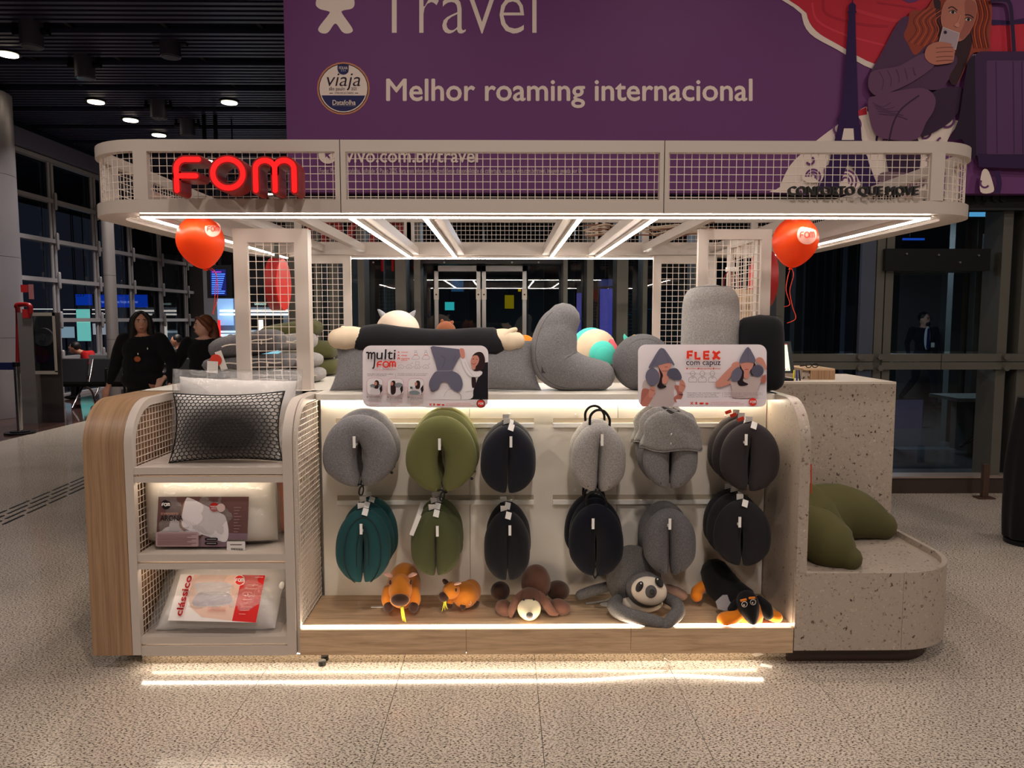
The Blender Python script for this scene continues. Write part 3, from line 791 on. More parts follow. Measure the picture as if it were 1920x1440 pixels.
# ---- neon letters
def letter_paths(ch):
    """stroke centre lines in a unit box, z up"""
    if ch == 'F':
        arc = [(0.16 * 2 * 0 + .0 + .30 - .30 * math.cos(R(a)), 0.70 + .30 * math.sin(R(a))) for a in range(0, 91, 10)]
        return [[(0, 0)] + [(0, .35)] + arc + [(0.72, 1.0)], [(0.0, 0.47), (0.62, 0.47)]], 0.72
    if ch == 'O': return [[(0.53 + .53 * math.cos(R(a)), .5 + .53 * math.sin(R(a))) for a in range(0, 360, 10)]], 1.06
    if ch == 'M':
        def arch(c, r): return [(c - r * math.cos(R(a)), 1 - r + r * math.sin(R(a))) for a in range(0, 181, 12)]
        return [[(0, 0)] + arch(.28, .28) + [(.56, 0)], [(.56, .6)] + arch(.84, .28)[1:] + [(1.12, 0)]], 1.12
def stroke_letters(specs, plane_y, parent, sw, depth, face_mat, side_mat, mirror=False, face_in=0.72):
    for ch, (x0, z0, w, h) in specs:
        paths, pw = letter_paths(ch)
        L = B()
        def prof(p): return (x0 + (p[0] / pw if not mirror else 1 - p[0] / pw) * w, z0 + p[1] * h)
        def ribbon(path, half, ya, yb, mi, bld, closed):
            pts = [Vector(prof(p)) for p in path]; n = len(pts); L_, R_ = [], []
            for i in range(n):
                if closed: t = pts[(i + 1) % n] - pts[i - 1]
                else: t = pts[min(i + 1, n - 1)] - pts[max(i - 1, 0)]
                t.normalize(); nn = Vector((-t.y, t.x)); L_.append(pts[i] + nn * half); R_.append(pts[i] - nn * half)
            if closed: bld.band2(L_, R_, ya, yb, mi); return
            cap = lambda c, t0, a: [c + Vector((math.cos(t0 + R(x)), math.sin(t0 + R(x)))) * half for x in a]
            te = pts[-1] - pts[-2]; a0 = math.atan2(te.y, te.x); tb = pts[0] - pts[1]; a1 = math.atan2(tb.y, tb.x)
            out = L_ + cap(pts[-1], a0, (60, 30, 0, -30, -60)) + R_[::-1] + cap(pts[0], a1, (60, 30, 0, -30, -60))
            bld.prism([(p.x, ya, p.y) for p in out], (0, yb - ya, 0), mi)
        s = -1 if not mirror else 1
        for path in paths:
            ribbon(path, sw / 2, plane_y, plane_y - s * depth, 0, L, ch == 'O')
        root = L.build('letter', side_mat, parent)
        F_ = B()
        for q, path in enumerate(paths):
            ribbon(path, sw / 2 * face_in, plane_y + s * (0.002 + .0012 * q), plane_y - s * 0.002, 0, F_, ch == 'O')
        F_.build('lit_face', face_mat, root)
def _band2(s, L_, R_, ya, yb, mi):
    n = len(L_); o = len(s.v)
    for P_, y in ((L_, ya), (L_, yb), (R_, ya), (R_, yb)): s.v += [(p.x, y, p.y) for p in P_]
    for i in range(n):
        j = (i + 1) % n
        for q in ((i, j, n + j, n + i), (2 * n + j, 2 * n + i, 3 * n + i, 3 * n + j), (j, i, 2 * n + i, 2 * n + j), (n + i, n + j, 3 * n + j, 3 * n + i)):
            s.f.append([o + a for a in q]); s.m.append(mi); s.sm.append(False)
B.band2 = _band2
YN = 3.085
neon = thing('neon_sign', 'large glowing red FOM letters on the front of the canopy', 'sign', P(442, 372, YN))
def nspec(ch, x0, x1, y0, y1, Y): 
    a, c = P(x0, y1, Y), P(x1, y0, Y); return ch, (a.x, a.z, c.x - a.x, c.z - a.z)
stroke_letters([nspec('F', 332, 372, 299, 357, YN), nspec('O', 400, 455, 300, 351, YN), nspec('M', 480, 551, 301, 357, YN)], YN, neon, 0.035, 0.10, NEON, RED, False, 0.58)
rear = thing('neon_sign', 'red FOM letters on the back rail of the canopy, seen from behind', 'sign', (-1.1, 5.58, 2.05))
def nback(ch, x0, x1): 
    return ch, (x0, 2.085, x1 - x0, 0.175)
stroke_letters([nback('M', -1.42, -1.2), nback('O', -1.12, -0.95), nback('F', -0.86, -0.75)], 5.60, rear, 0.036, 0.09, NEON, RED, True)
slog = thing('slogan_lettering', 'black raised slogan CONFORTO QUE MOVE along the canopy mesh', 'lettering', P(1598, 368, 3.2))
lettering('lettering', 'CONFORTO QUE MOVE', plain('black_acrylic', (36, 34, 32), 0.5), lambda x, y, l: P(x, y, 3.185) - Vector((0, l, 0)), (1478, 350, 1720, 369), slog, 0.012, thick=0.012)

# ================================================================ mesh towers on the counter
CT = 1.20
def panel_frame(x0, y0, x1, y1, z0, z1, parent, fw=0.06, th=0.03, mesh=True, sp=0.0405):
    d = Vector((x1 - x0, y1 - y0)); L = d.length; d.normalize(); nrm = Vector((-d.y, d.x))
    def q(s, t, z): p = Vector((x0, y0)) + d * s + nrm * t; return (p.x, p.y, z)
    def blk(s0, s1, za, zb, nm):
        b = B(); v = [q(s, t, z) for z in (za, zb) for t in (0, th) for s in (s0, s1)]
        b.add(v, [(0, 2, 3, 1), (4, 5, 7, 6), (0, 1, 5, 4), (2, 6, 7, 3), (0, 4, 6, 2), (1, 3, 7, 5)]); b.build(nm, FRAME, parent)
    blk(0, fw, z0, z1, 'post'); blk(L - fw, L, z0, z1, 'post'); blk(fw, L - fw, z1 - fw, z1, 'rail'); blk(fw, L - fw, z0, z0 + .012, 'rail')
    if mesh:
        b = B(); n = max(2, int(round((L - 2 * fw) / sp)))
        for k in range(n + 1):
            s = fw + (L - 2 * fw) * k / n; b.tube([q(s, th * .5, z0), q(s, th * .5, z1 - .03)], 0.0019, 4, smooth=False)
        z = z0 + sp * .8
        while z < z1 - fw:
            b.tube([q(fw, th * .5 + .004, z), q(L - fw, th * .5 + .004, z)], 0.0019, 4, smooth=False); z += sp
        o = b.build('wire_mesh', WIRE, parent); o['kind'] = 'stuff'
tw = thing('mesh_tower', 'cream mesh tower over the stack of grey zip pillows', 'mesh tower', (-1.17, 3.95, CT), 'mesh towers on the counter')
tx0, tx1 = PX(441, 600, 3.75), PX(580, 600, 3.75)
panel_frame(tx0, 3.75, tx1, 3.75, CT, 2.0, tw, 0.068)
panel_frame(tx1 - .001, 3.781, tx1, 3.82, CT, 2.0, tw, 0.019, .02, False)
tw = thing('mesh_tower', 'cream mesh tower behind the tall grey pillow', 'mesh tower', (1.13, 3.95, CT), 'mesh towers on the counter')
tx0, tx1 = PX(1307, 600, 3.75), PX(1443, 600, 3.75)
panel_frame(tx0, 3.75, tx1, 3.75, CT, 2.0, tw, 0.05)
panel_frame(tx1 - .03, 3.78, tx1 - .03, 4.3, CT, 2.0, tw, 0.05)
tw = thing('mesh_tower', 'rear cream mesh panel behind the green pillows', 'mesh tower', (-1.28, 5.3, CT), 'mesh towers on the counter')
panel_frame(-1.45, 5.3, PX(659, 600, 5.3), 5.3, CT, 2.0, tw, 0.055)
tw = thing('mesh_tower', 'rear cream mesh panel right of the tilted grey pillow', 'mesh tower', (1.2, 5.3, CT), 'mesh towers on the counter')
panel_frame(PX(1224, 600, 5.3), 5.3, 1.50, 5.3, CT, 2.0, tw, 0.055)

# ================================================================ counter tops and body
ctop = thing('worktop', 'cream counter top with rounded front corners over the lit display wall', 'counter top', (0.1, 4.3, 1.172))
def rounded_front(x0, x1, y0, y1, r):
    pts = [(x0 + r - r * math.cos(R(a)), y0 + r - r * math.sin(R(a))) for a in range(0, 91, 15)]
    pts += [(x1 - r + r * math.sin(R(a)), y0 + r - r * math.cos(R(a))) for a in range(0, 91, 15)]
    return pts + [(x1, y1), (x0, y1)]
b = B(); b.prism([(x, y, 1.172) for x, y in rounded_front(-0.9, 1.31, 3.515, 4.15, .045)], (0, 0, .028)); b.build('front_board', PANEL, ctop)
b = B(); b.box(-1.81, -0.901, 3.69, 5.5, 1.172, 1.20); b.build('side_board', PANEL, ctop)
b = B(); b.box(-0.90, 1.31, 5.06, 5.5, 1.172, 1.20); b.build('rear_board', PANEL, ctop)
b = B(); b.box(1.0, 1.31, 4.151, 5.06, 1.172, 1.20); b.build('side_board', PANEL, ctop)
cb = thing('base_cabinet', 'plain cream cabinet body under the counters, behind the display wall', 'cabinet', (0.1, 4.5, 0.08))
b = B(); b.box(-1.80, -0.92, 3.73, 5.45, 0.08, 1.17); b.build('side_cabinet', PANEL, cb)
b = B(); b.box(-0.90, 1.25, 5.10, 5.45, 0.08, 1.17); b.build('rear_cabinet', PANEL, cb)
b = B(); b.box(-0.90, 1.25, 3.66, 4.10, 0.08, 1.17); b.build('front_cabinet', PANEL, cb)
b = B(); b.box(-1.7, 1.24, 3.8, 5.4, 0.0, 0.08); b.build('plinth', BLACK, cb)

# ================================================================ lit display wall
disp = thing('display_unit', 'lit cream display wall with hanging rails over an oak shelf', 'display unit', (0.19, 3.4, 0.0))
DX0, DX1 = -0.905, 1.286
YB = 3.62
jx = [DX0 + .012, PX(881, 900, YB), PX(1157, 900, YB), DX1]
for a, c in zip(jx[:-1], jx[1:]):
    b = B(); b.box(a + .001, c - .001, YB, YB + .02, 0.185, 1.17); b.build('back_panel', PANEL, disp)
fx_ = [DX0, PX(874, 1200, 3.2), PX(1183, 1200, 3.2), DX1]
for a, c in zip(fx_[:-1], fx_[1:]):
    b = B(); b.box(a + .0008, c - .0008, 3.2, 3.222, 0.072, 0.186); b.build('fascia_board', OAK_X, disp)
b = B(); b.box(DX0, DX1, 3.222, YB, 0.165, 0.185); b.build('shelf_board', OAK_X, disp)
b = B(); b.box(DX0, DX1, 3.222, YB, 0.072, 0.085); b.build('under_board', PANEL, disp)
MIRROR = plain('polished_toe_kick', (226, 214, 196), 0.04, 1.0)
b = B(); b.box(-1.64, DX1 + .01, 3.28, 3.30, 0.0, 0.072); b.build('mirror_plinth', MIRROR, disp)
led(DX0 + .004, DX1 - .004, 3.227, 3.239, 0.1855, 0.192, disp, LED_SHELF)
led(DX0 + .02, DX1 - .02, 3.60, 3.619, 1.158, 1.171, disp, LED_WARM)
# strip under the shelf, sagging near one end
pts = [(-1.62 + (1.62 + 1.17) * k / 48, 3.232, 0.067) for k in range(49)]
g_ = lambda x: math.exp(-((x - 0.75) / 0.26) ** 2)
pts = [(x, y + .028 * g_(x), z - 0.009 * g_(x)) for x, y, z in pts]
b = B(); b.tube(pts, 0.0035, 6); b.build('under_light', glow('floor_led', (255, 242, 222), 30.0), disp)
b = B(); b.tube([(0.72, 3.235, .032), (0.735, 3.232, .022), (.75, 3.235, .012)], 0.004, 6); b.build('wire_end', PANEL, disp)
RAIL = plain('white_rail', (252, 250, 246), 0.25)
for (xa, xb) in ((PX(630, 800, YB), PX(1001, 800, YB)), (PX(1037, 800, YB), PX(1406, 800, YB))):
    for py, slot in ((797, 0), (941, 1)):
        z = PZ(800, py, YB)
        b = B(); b.box(xa, xb, YB - .018, YB, z - .010, z + .010); b.build('hanging_rail', RAIL, disp)
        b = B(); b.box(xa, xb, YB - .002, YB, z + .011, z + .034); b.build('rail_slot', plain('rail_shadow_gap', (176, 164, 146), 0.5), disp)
for px, py in ((1080, 778), (1228, 778), (1361, 779), (955, 777), (805, 778), (1078, 919)):
    p = P(px, py, YB); b = B(); b.cyl((p.x, YB - .004, p.z), .0055, .012, 'Y', 12); b.build('screw_cap', RAIL, disp)

# ================================================================ left open shelf unit with oak side
prof = [(3.2, 0.075), (3.2, 1.0)] + [(3.4 - .2 * math.cos(R(a)), 1.0 + .2 * math.sin(R(a))) for a in range(8, 91, 8)] + [(3.4, 1.2), (3.72, 1.2)]
def profile_slab(x0, x1, outer_pts, y_back, parent, nm, m, smooth=True):
    pts = [(y, z) for y, z in outer_pts] + [(y_back, outer_pts[-1][1]), (y_back, outer_pts[0][1])]
    b = B(); n = len(pts); o = len(b.v)
    b.v += [(x0, y, z) for y, z in pts] + [(x1, y, z) for y, z in pts]
    b.f.append(list(range(n))); b.m.append(0); b.sm.append(False)
    b.f.append([n + i for i in reversed(range(n))]); b.m.append(0); b.sm.append(False)
    for i in range(n):
        j = (i + 1) % n; b.f.append([i, n + i, n + j, j]); b.m.append(0); b.sm.append(smooth and i < n - 3)
    return b.build(nm, m, parent)
def profile_frame(x0, x1, outer_pts, w, parent, nm, m):
    """square bar following the profile; w = bar depth"""
    n = len(outer_pts); inner = []
    for i in range(n):
        a = Vector(outer_pts[max(i - 1, 0)]); c = Vector(outer_pts[min(i + 1, n - 1)]); t = (c - a).normalized()
        inner.append(Vector(outer_pts[i]) + Vector((t.y, -t.x)) * w)
    rings = [[(x0, o[0], o[1]), (x1, o[0], o[1]), (x1, i.x, i.y), (x0, i.x, i.y)] for o, i in zip(outer_pts, inner)]
    b = B(); b.rings(rings, 0, True, True); return b.build(nm, m, parent)
su = thing('shelf_unit', 'open cream shelf unit with curved frame, mesh sides and oak cladding', 'shelf unit', (-1.36, 3.45, 0.075))
SX0, SX1 = PX(246, 1100, 3.2) - .006, PX(553, 1100, 3.2)
oak_prof = [(y - .001, z) for y, z in prof]
wx0, wx1 = PX(163, 1000, 3.2), SX0 - .002
def curved_cover(x0, x1, outer, th, nm, m, parent):
    inner = []; n = len(outer)
    for i in range(n):
        a = Vector(outer[max(i - 1, 0)]); c = Vector(outer[min(i + 1, n - 1)]); t = (c - a).normalized()
        inner.append(Vector(outer[i]) + Vector((t.y, -t.x)) * th)
    rings = [[(x0, o[0], o[1]), (x1, o[0], o[1]), (x1, i.x, i.y), (x0, i.x, i.y)] for o, i in zip(outer, inner)]
    b = B(); b.rings(rings, 0, True, True); return b.build(nm, m, parent)
curved_cover(wx0, wx1, oak_prof, 0.02, 'oak_front', OAK_Z, su)
pin = [(y + .0, z) for y, z in prof]
profile_slab(wx0, wx0 + .018, [(p[0] + .0205 if p[1] < 1.0 else p[0] + .0205 * (3.4 - p[0]) / .2, p[1] - (.0205 if p[1] > 1.0 else 0)) for p in prof], 3.74, su, 'oak_side', OAK_Z)
profile_slab(wx1 - .018, wx1, [(p[0] + .0205 if p[1] < 1.0 else p[0] + .0205 * (3.4 - p[0]) / .2, p[1] - (.0205 if p[1] > 1.0 else 0)) for p in prof], 3.74, su, 'oak_side', OAK_Z)
profile_frame(SX0, SX0 + .036, prof, .034, su, 'curved_frame', FRAME)
profile_frame(SX1 - .04, SX1, prof, .034, su, 'curved_frame', FRAME)
for x in (SX0, SX1 - .04):
    b = B(); b.box(x, x + .03, 3.66, 3.69, .075, 1.2); b.build('rear_post', FRAME, su)
    b = B(); b.box(x, x + .03, 3.23, 3.66, .075, .10); b.build('foot_rail', FRAME, su)
def side_mesh(x, parent, sp=0.0295, y1=3.66):
    b = B(); y = 3.2 + sp
    while y < y1:
        zt = 1.17 if y > 3.4 else 1.0 + math.sqrt(max(0, .19 ** 2 - (3.4 - y) ** 2))
        b.tube([(x, y, .10), (x, y, zt)], 0.0019, 4, smooth=False); y += sp
    z = .12
    while z < 1.18:
        ys_ = 3.21 if z < 1.0 else 3.4 - math.sqrt(max(0, .19 ** 2 - (z - 1.0) ** 2))
        b.tube([(x + .004, ys_, z), (x + .004, y1, z)], 0.0019, 4, smooth=False); z += sp
    o = b.build('side_mesh', WIRE, parent); o['kind'] = 'stuff'
side_mesh(SX0 + .018, su); side_mesh(SX1 - .02, su)
for z0, z1 in ((PZ(390, 890, 3.2), PZ(390, 877, 3.2)), (PZ(390, 1053, 3.2), PZ(390, 1040, 3.2)), (PZ(390, 1208, 3.2), PZ(390, 1195, 3.2))):
    b = B(); b.box(SX0 + .036, SX1 - .04, 3.205, 3.235, z0, z1); b.build('shelf_rail', FRAME, su)
    b = B(); b.box(SX0 + .036, SX1 - .04, 3.235, 3.67, z1 - .014, z1); b.build('shelf_plate', FRAME, su)
    b = B(); b.box(SX0 + .0355, SX1 - .0395, 3.205, 3.225, z0 - .036 if z0 > .3 else .069, z0 - .011); b.build('light_rail', FRAME, su)
    b = B(); b.box(SX0 + .04, SX1 - .044, 3.238, 3.66, z0 - .020, z0 - .011); b.build('under_plate', FRAME, su)
    if z0 > .3: led(SX0 + .05, SX1 - .05, 3.242, 3.256, z0 - .034, z0 - .0205, su, glow('shelf_unit_led', (255, 238, 214), 7.0))
b = B(); b.box(SX0 + .03, SX1 - .03, 3.69, 3.70, .08, 1.2); b.build('back_sheet', PANEL, su)
# end partition of the display wall: curved frame with mesh
pt = thing('mesh_partition', 'curved cream frame filled with wire mesh between shelves and display wall', 'partition', (-0.93, 3.42, 0.075))
ppr = [(y + .012, z) for y, z in prof]
profile_frame(SX1 + .002, SX1 + .016, ppr, .03, pt, 'curved_frame', FRAME)
b = B(); y = 3.25
side_mesh(SX1 + .009, pt, 0.026, 3.62)

# ================================================================ terrazzo end panel, bench and desk
tp_ = thing('end_slab', 'upright terrazzo end panel with a curved top corner, right of the display wall', 'panel', (1.31, 3.5, 0.075))
profile_slab(1.289, 1.335, [(3.224, .085), (3.224, .4365), (3.2, .4366)] + prof[1:], 4.1, tp_, 'slab', TERRAZZO)
bench = thing('terrazzo_bench', 'low terrazzo bench with a rounded corner and a raised rim', 'bench', (1.7, 3.6, 0.0))
BX0, BX1, BR, BZ0, BZ1 = 1.29, 2.105, 0.335, 0.082, 0.435
arc = [(BX1 - BR + BR * math.sin(R(a)), 3.2 + BR - BR * math.cos(R(a))) for a in range(0, 91, 6)]
th = 0.022
arci = [(BX1 - BR + (BR - th) * math.sin(R(a)), 3.2 + BR - (BR - th) * math.cos(R(a))) for a in range(0, 91, 6)]
b = B(); b.box(BX0, BX1 - BR - .0015, 3.2, 3.2 + th, BZ0, BZ1); b.build('front_slab', TERRAZZO, bench)
b = B(); b.band(arc + [(BX1, 4.5)], arci + [(BX1 - th, 4.5)], BZ0, BZ1, 0, False); b.build('corner_slab', TERRAZZO, bench)
seat = [(1.336, 3.2 + th)] + arci + [(BX1 - th, 4.5), (1.336, 4.5)]
b = B(); b.prism([(x, y, BZ1 - .03) for x, y in seat], (0, 0, -.02)); b.build('seat_slab', TERRAZZO, bench)
b = B(); b.box(BX0, 1.336, 3.2, 3.222, BZ0 - .0, BZ1); b.build('end_trim', PANEL, bench) if False else None
pl = [(1.29, 3.27)] + [(1.80 + .2 * math.sin(R(a)), 3.27 + .2 - .2 * math.cos(R(a))) for a in range(0, 91, 15)] + [(2.0, 4.5), (1.29, 4.5)]
b = B(); b.prism([(x, y, 0.0) for x, y in pl], (0, 0, .083)); b.build('plinth', plain('dark_brown_plinth', (70, 50, 42), 0.25), bench)
desk = thing('terrazzo_desk', 'tall terrazzo cash desk front behind the bench', 'desk', (1.72, 4.1, 0.0))
DESK_Z = PZ(1600, 716, 4.0)
b = B(); b.box(1.30, PX(1677, 800, 4.0), 4.0, 4.03, 0.08, DESK_Z - .012); b.build('front_slab', TERRAZZO, desk)
b = B(); b.box(1.30, PX(1677, 800, 4.0), 4.0, 4.6, DESK_Z - .012, DESK_Z); b.build('top_slab', plain('cream_top', (214, 202, 188), 0.4), desk)
b = B(); b.box(1.32, 2.05, 4.031, 4.55, 0.08, DESK_Z - .013); b.build('carcass', PANEL, desk)
# ================================================================ printed boards (flat artwork on real boards)
class Print:
    def __init__(s, parent, Y, xf, surf=None):
        s.p, s.Y, s.xf = parent, Y, xf
        s.surf = surf or (lambda px, py, l: P(px, py, Y) - Vector((0, l, 0))); s.b = B(); s.mats = []; s.lift = 0.0006
    def mi(s, rgb):
        m = plain('print_%d_%d_%d' % rgb, rgb, 0.62, 0, 0.25)
        if m not in s.mats: s.mats.append(m)
        return s.mats.index(m)
    def w(s, x, y):
        px, py = s.xf(x, y); return s.surf(px, py, s.lift)
    def fill(s, pts, rgb, smooth=True):
        s.lift += 0.0004
        q = [Vector((x, y, 0)) for x, y in pts]
        if smooth: q = smooth_pts(q, 4, True)
        s.b.flat([s.w(v.x, v.y) for v in q], s.mi(rgb)); return s
    def stroke(s, pts, wd, rgb, smooth=True, closed=False):
        s.lift += 0.0004
        q = [Vector((x, y, 0)) for x, y in pts]
        if smooth: q = smooth_pts(q, 5, closed)
        n = len(q); o = len(s.b.v)
        for i in range(n):
            t = (q[(i + 1) % n] - q[i - 1]) if closed else (q[min(i + 1, n - 1)] - q[max(i - 1, 0)])
            t = t.normalized() if t.length > 0 else Vector((1, 0, 0)); nn = Vector((-t.y, t.x, 0)) * wd / 2
            a, c = q[i] + nn, q[i] - nn; s.b.v += [tuple(s.w(a.x, a.y)), tuple(s.w(c.x, c.y))]
        for i in range(n if closed else n - 1):
            j = (i + 1) % n; s.b.f.append([o + 2 * i, o + 2 * i + 1, o + 2 * j + 1, o + 2 * j]); s.b.m.append(s.mi(rgb)); s.b.sm.append(False)
        return s
    def disc(s, x, y, rx, rgb, ry=None, n=28):
        ry = ry or rx
        return s.fill([(x + rx * math.cos(2 * math.pi * k / n), y + ry * math.sin(2 * math.pi * k / n)) for k in range(n)], rgb, False)
    def ring(s, x, y, r, wd, rgb, a0=0, a1=360):
        full = a1 - a0 >= 360; n = 24
        return s.stroke([(x + r * math.cos(R(a0 + (a1 - a0) * k / n)), y + r * math.sin(R(a0 + (a1 - a0) * k / n))) for k in range(n if full else n + 1)], wd, rgb, False, full)
    def rrect(s, x0, y0, x1, y1, r, rgb):
        pts = []
        for cx, cy, a0 in ((x1 - r, y0 + r, -90), (x1 - r, y1 - r, 0), (x0 + r, y1 - r, 90), (x0 + r, y0 + r, 180)):
            for k in range(7): a = R(a0 + 15 * k); pts.append((cx + r * math.cos(a), cy + r * math.sin(a)))
        return s.fill(pts, rgb, False)
    def text(s, body, x0, y0, x1, y1, rgb, bold=0.0, shear=0.0, spacing=1.0):
        s.lift += 0.0004
        lf = s.lift
        def tw(x, y, l):
            px, py = s.xf(x, y); return s.surf(px, py, lf + l)
        lettering('lettering', body, plain('print_%d_%d_%d' % rgb, rgb, 0.62, 0, 0.25), tw, (x0, y0, x1, y1), s.p, bold, shear, spacing)
        return s
    def done(s, name='printed_artwork'): return s.b.build(name, s.mats, s.p)
# ---------------------------------------------------------------- the big purple banner
YBN = 6.42
bx0, bx1, bz0 = PX(535, 150, YBN), 6.6, PZ(1000, 361.5, YBN)
ban = thing('advertising_banner', 'huge purple roaming advert hung above the glass wall behind the kiosk', 'banner', ((bx0 + bx1) / 2, YBN, bz0))
b = B(); b.box(bx0, bx1, YBN, YBN + .10, bz0, 5.15); b.build('board', plain('print_purple', (108, 58, 112), 0.6, 0, 0.3), ban)
PALE, PUR, DKP = (236, 218, 206), (108, 58, 112), (52, 26, 76)
ident = lambda x, y: (x, y)
pr = Print(ban, YBN, ident)
# star figure (its lower half shows)
pr.fill([(592, 8), (600, 17), (615, 21), (617, 26), (598, 51), (599, 60), (609, 63), (617, 59), (629, 44), (641, 59), (650, 63), (660, 60), (660, 52), (642, 26), (643, 20), (660, 16), (665, 6), (660, -8), (640, -12), (638, -40), (629, -48), (620, -40), (618, -12), (598, -8)], PALE)
pr.text('Travel', 706, -40, 1006, 63, PALE, -0.012)
pr.text('Melhor roaming internacional', 725, 148.5, 1410, 202, PALE, 0.018)
# award badge
pr.disc(644, 166, 49.5, (196, 130, 96)).disc(644, 166, 46.5, (34, 22, 34)).disc(644, 166, 45, PALE)
pr.fill([(604, 179)] + [(644 + 43 * math.cos(R(a)), 166 + 43 * math.sin(R(a))) for a in range(18, 163, 8)], (44, 44, 92), False)
pr.fill([(633, 121), (633, 131), (635, 136), (639, 139.5), (644, 140.5), (649, 139.5), (653, 136), (654, 131), (654, 121)], (44, 44, 92), False)
pr.text('FOLHA', 636, 125, 652, 130.5, PALE, 0.01).text('• • •', 640, 132, 648, 134, PALE)
pr.text('viaja', 613, 138, 676, 170, (44, 26, 44), -0.005, 0.2).text('são paulo', 617, 163, 647, 172, (60, 40, 52)).text('2025', 659, 164, 669, 169.5, (60, 40, 52))
pr.text('O MELHOR DO TURISMO', 628, 173, 663, 176.5, (90, 66, 70)).stroke([(618, 175), (624, 175)], 1, (60, 40, 52)).stroke([(666, 175), (672, 175)], 1, (60, 40, 52))
pr.text('Datafolha', 624, 188, 667, 197, PALE, 0.016).text('INSTITUTO DE PESQUISAS', 624, 197.5, 667, 199.8, (180, 170, 180))
# web address
pr.disc(615, 290, 17.5, PALE).fill([(608, 283), (622, 288), (616, 291), (621, 298), (618, 300), (613, 293), (610, 298)], PUR, False)
pr.text('vivo.com.br/travel', 648, 279, 896, 305, PALE, 0.015)
pr.text('Fonte: Pesquisa Datafolha, Folha de S. Paulo 2025. Para mais informações, condições e disponibilidade de cobertura, consulte vivo.com.br/travel. Imagem gerada por IA.', 600, 316, 1092, 327.5, (214, 196, 190), 0.0)
pr.done()
cx = lambda x, y: (1480 + x / 3.789, y / 3.789)
pr = Print(ban, YBN, cx); pr.lift = 0.004
pr.fill([(95, -90), (85, 100), (145, 240), (340, 355), (590, 492), (760, 480), (1100, 430), (1440, 420), (2500, 420), (2500, -90)], PALE)
RED1 = (196, 44, 62)
pr.fill([(130, -100), (120, 95), (185, 218), (345, 318), (612, 458), (800, 440), (1100, 405), (1440, 380), (2450, 390), (2450, -100)], RED1)
pr.stroke([(160, 20), (200, 150), (400, 250), (700, 330)], 14, (214, 62, 78)).stroke([(240, -20), (260, 100), (480, 170), (700, 190)], 20, (176, 36, 56)).stroke([(420, 60), (700, 140), (850, 150)], 26, (208, 56, 70)).stroke([(620, 20), (900, 60)], 12, (176, 36, 56))
pr.fill([(790, -20), (840, 22), (905, 10), (920, -20)], PUR)
pr.fill([(1420, -60), (1420, 170), (1540, 185), (1667, 165), (2450, 190), (2450, -60)], PUR, False).fill([(1420, 140), (1560, 150), (1680, 128), (2450, 150), (2450, 190), (1680, 170), (1440, 182)], DKP, False)
# pale ground with swirls
pr.fill([(-65, 1370), (-70, 1330), (0, 1180), (120, 1060), (190, 1000), (330, 895), (470, 800), (545, 760), (560, 800), (700, 820), (1160, 850), (1180, 900), (1120, 1000), (1050, 1240), (1000, 1370)], PALE)
pr.fill([(478, 828), (480, 790), (545, 762), (548, 815)], RED1, False)
random.seed(11)
for k in range(46):
    x, y = random.uniform(0, 1120), random.uniform(850, 1350)
    if x < 330 - (y - 890) * .75: continue
    a = random.uniform(0, 360); pr.ring(x, y, random.choice((26, 40, 56)), 15, DKP if k % 4 == 0 else PUR, a, a + random.uniform(130, 230))
for x, y, r0 in ((390, 1290, 120), (160, 1260, 80)):
    pr.disc(x, y, r0, PALE, r0 * .55)
    for q in (.85, .55, .28): pr.ring(x, y, r0 * q * .75, 14, PUR, 180, 400)
# tower silhouette
pr.fill([(433, -60), (433, 25), (412, 45), (410, 85), (401, 93), (411, 105), (398, 300), (374, 640), (358, 800), (330, 855), (342, 870), (315, 990), (268, 1180), (190, 1360), (330, 1360), (400, 1180), (430, 1180), (470, 1250), (520, 1360), (630, 1360), (560, 1180), (503, 990), (498, 912), (488, 880), (478, 800), (474, 640), (463, 300), (458, 105), (469, 93), (461, 85), (462, 45), (441, 25), (441, -60)], (48, 20, 74), False)
pr.fill([(378, 918), (445, 918), (450, 1000), (362, 1000)], PALE, False)
# travelling woman crouching with a phone, printed flat
HAIR, HAIRD, SKIN = (150, 62, 44), (52, 26, 34), (186, 116, 98)
SWE, SWEL, SWED = (82, 50, 82), (104, 66, 98), (54, 30, 58)
pr.fill([(690, 1000), (900, 990), (905, 1260), (820, 1290), (700, 1240)], SWED).fill([(650, 1230), (800, 1230), (960, 1260), (930, 1330), (700, 1320), (620, 1280)], (120, 92, 104))
pr.fill([(1010, 660), (1210, 628), (1215, 740), (1120, 880), (930, 975), (940, 850)], SWED)
pr.fill([(800, 130), (740, 200), (650, 370), (560, 530), (540, 620), (585, 690), (660, 705), (800, 660), (930, 645), (1060, 640), (1130, 560), (1230, 480), (1290, 390), (1200, 250), (1000, 220), (880, 140)], SWE)
pr.fill([(1010, 0), (950, 80), (850, 88), (830, 180), (800, 260), (830, 320), (880, 400), (960, 330), (1040, 300), (1090, 300), (1180, 420), (1130, 560), (1180, 600), (1240, 480), (1290, 385), (1400, 375), (1410, 250), (1425, 100), (1400, -30), (1300, -60), (1080, -60)], HAIR)
pr.fill([(1010, 10), (1030, 120), (1050, 300), (1180, 420), (1120, 560), (1170, 610), (1240, 460), (1280, 330), (1290, 200), (1250, 260), (1100, 240), (1060, 140), (1060, 20)], HAIRD)
for q in range(9):
    x = 830 + q * 22; pr.stroke([(x + 130, 60 + q * 4), (x + 40, 150), (x + 60, 230), (x, 310 + q * 6)], 7, (190, 84, 52) if q % 2 else (112, 44, 38))
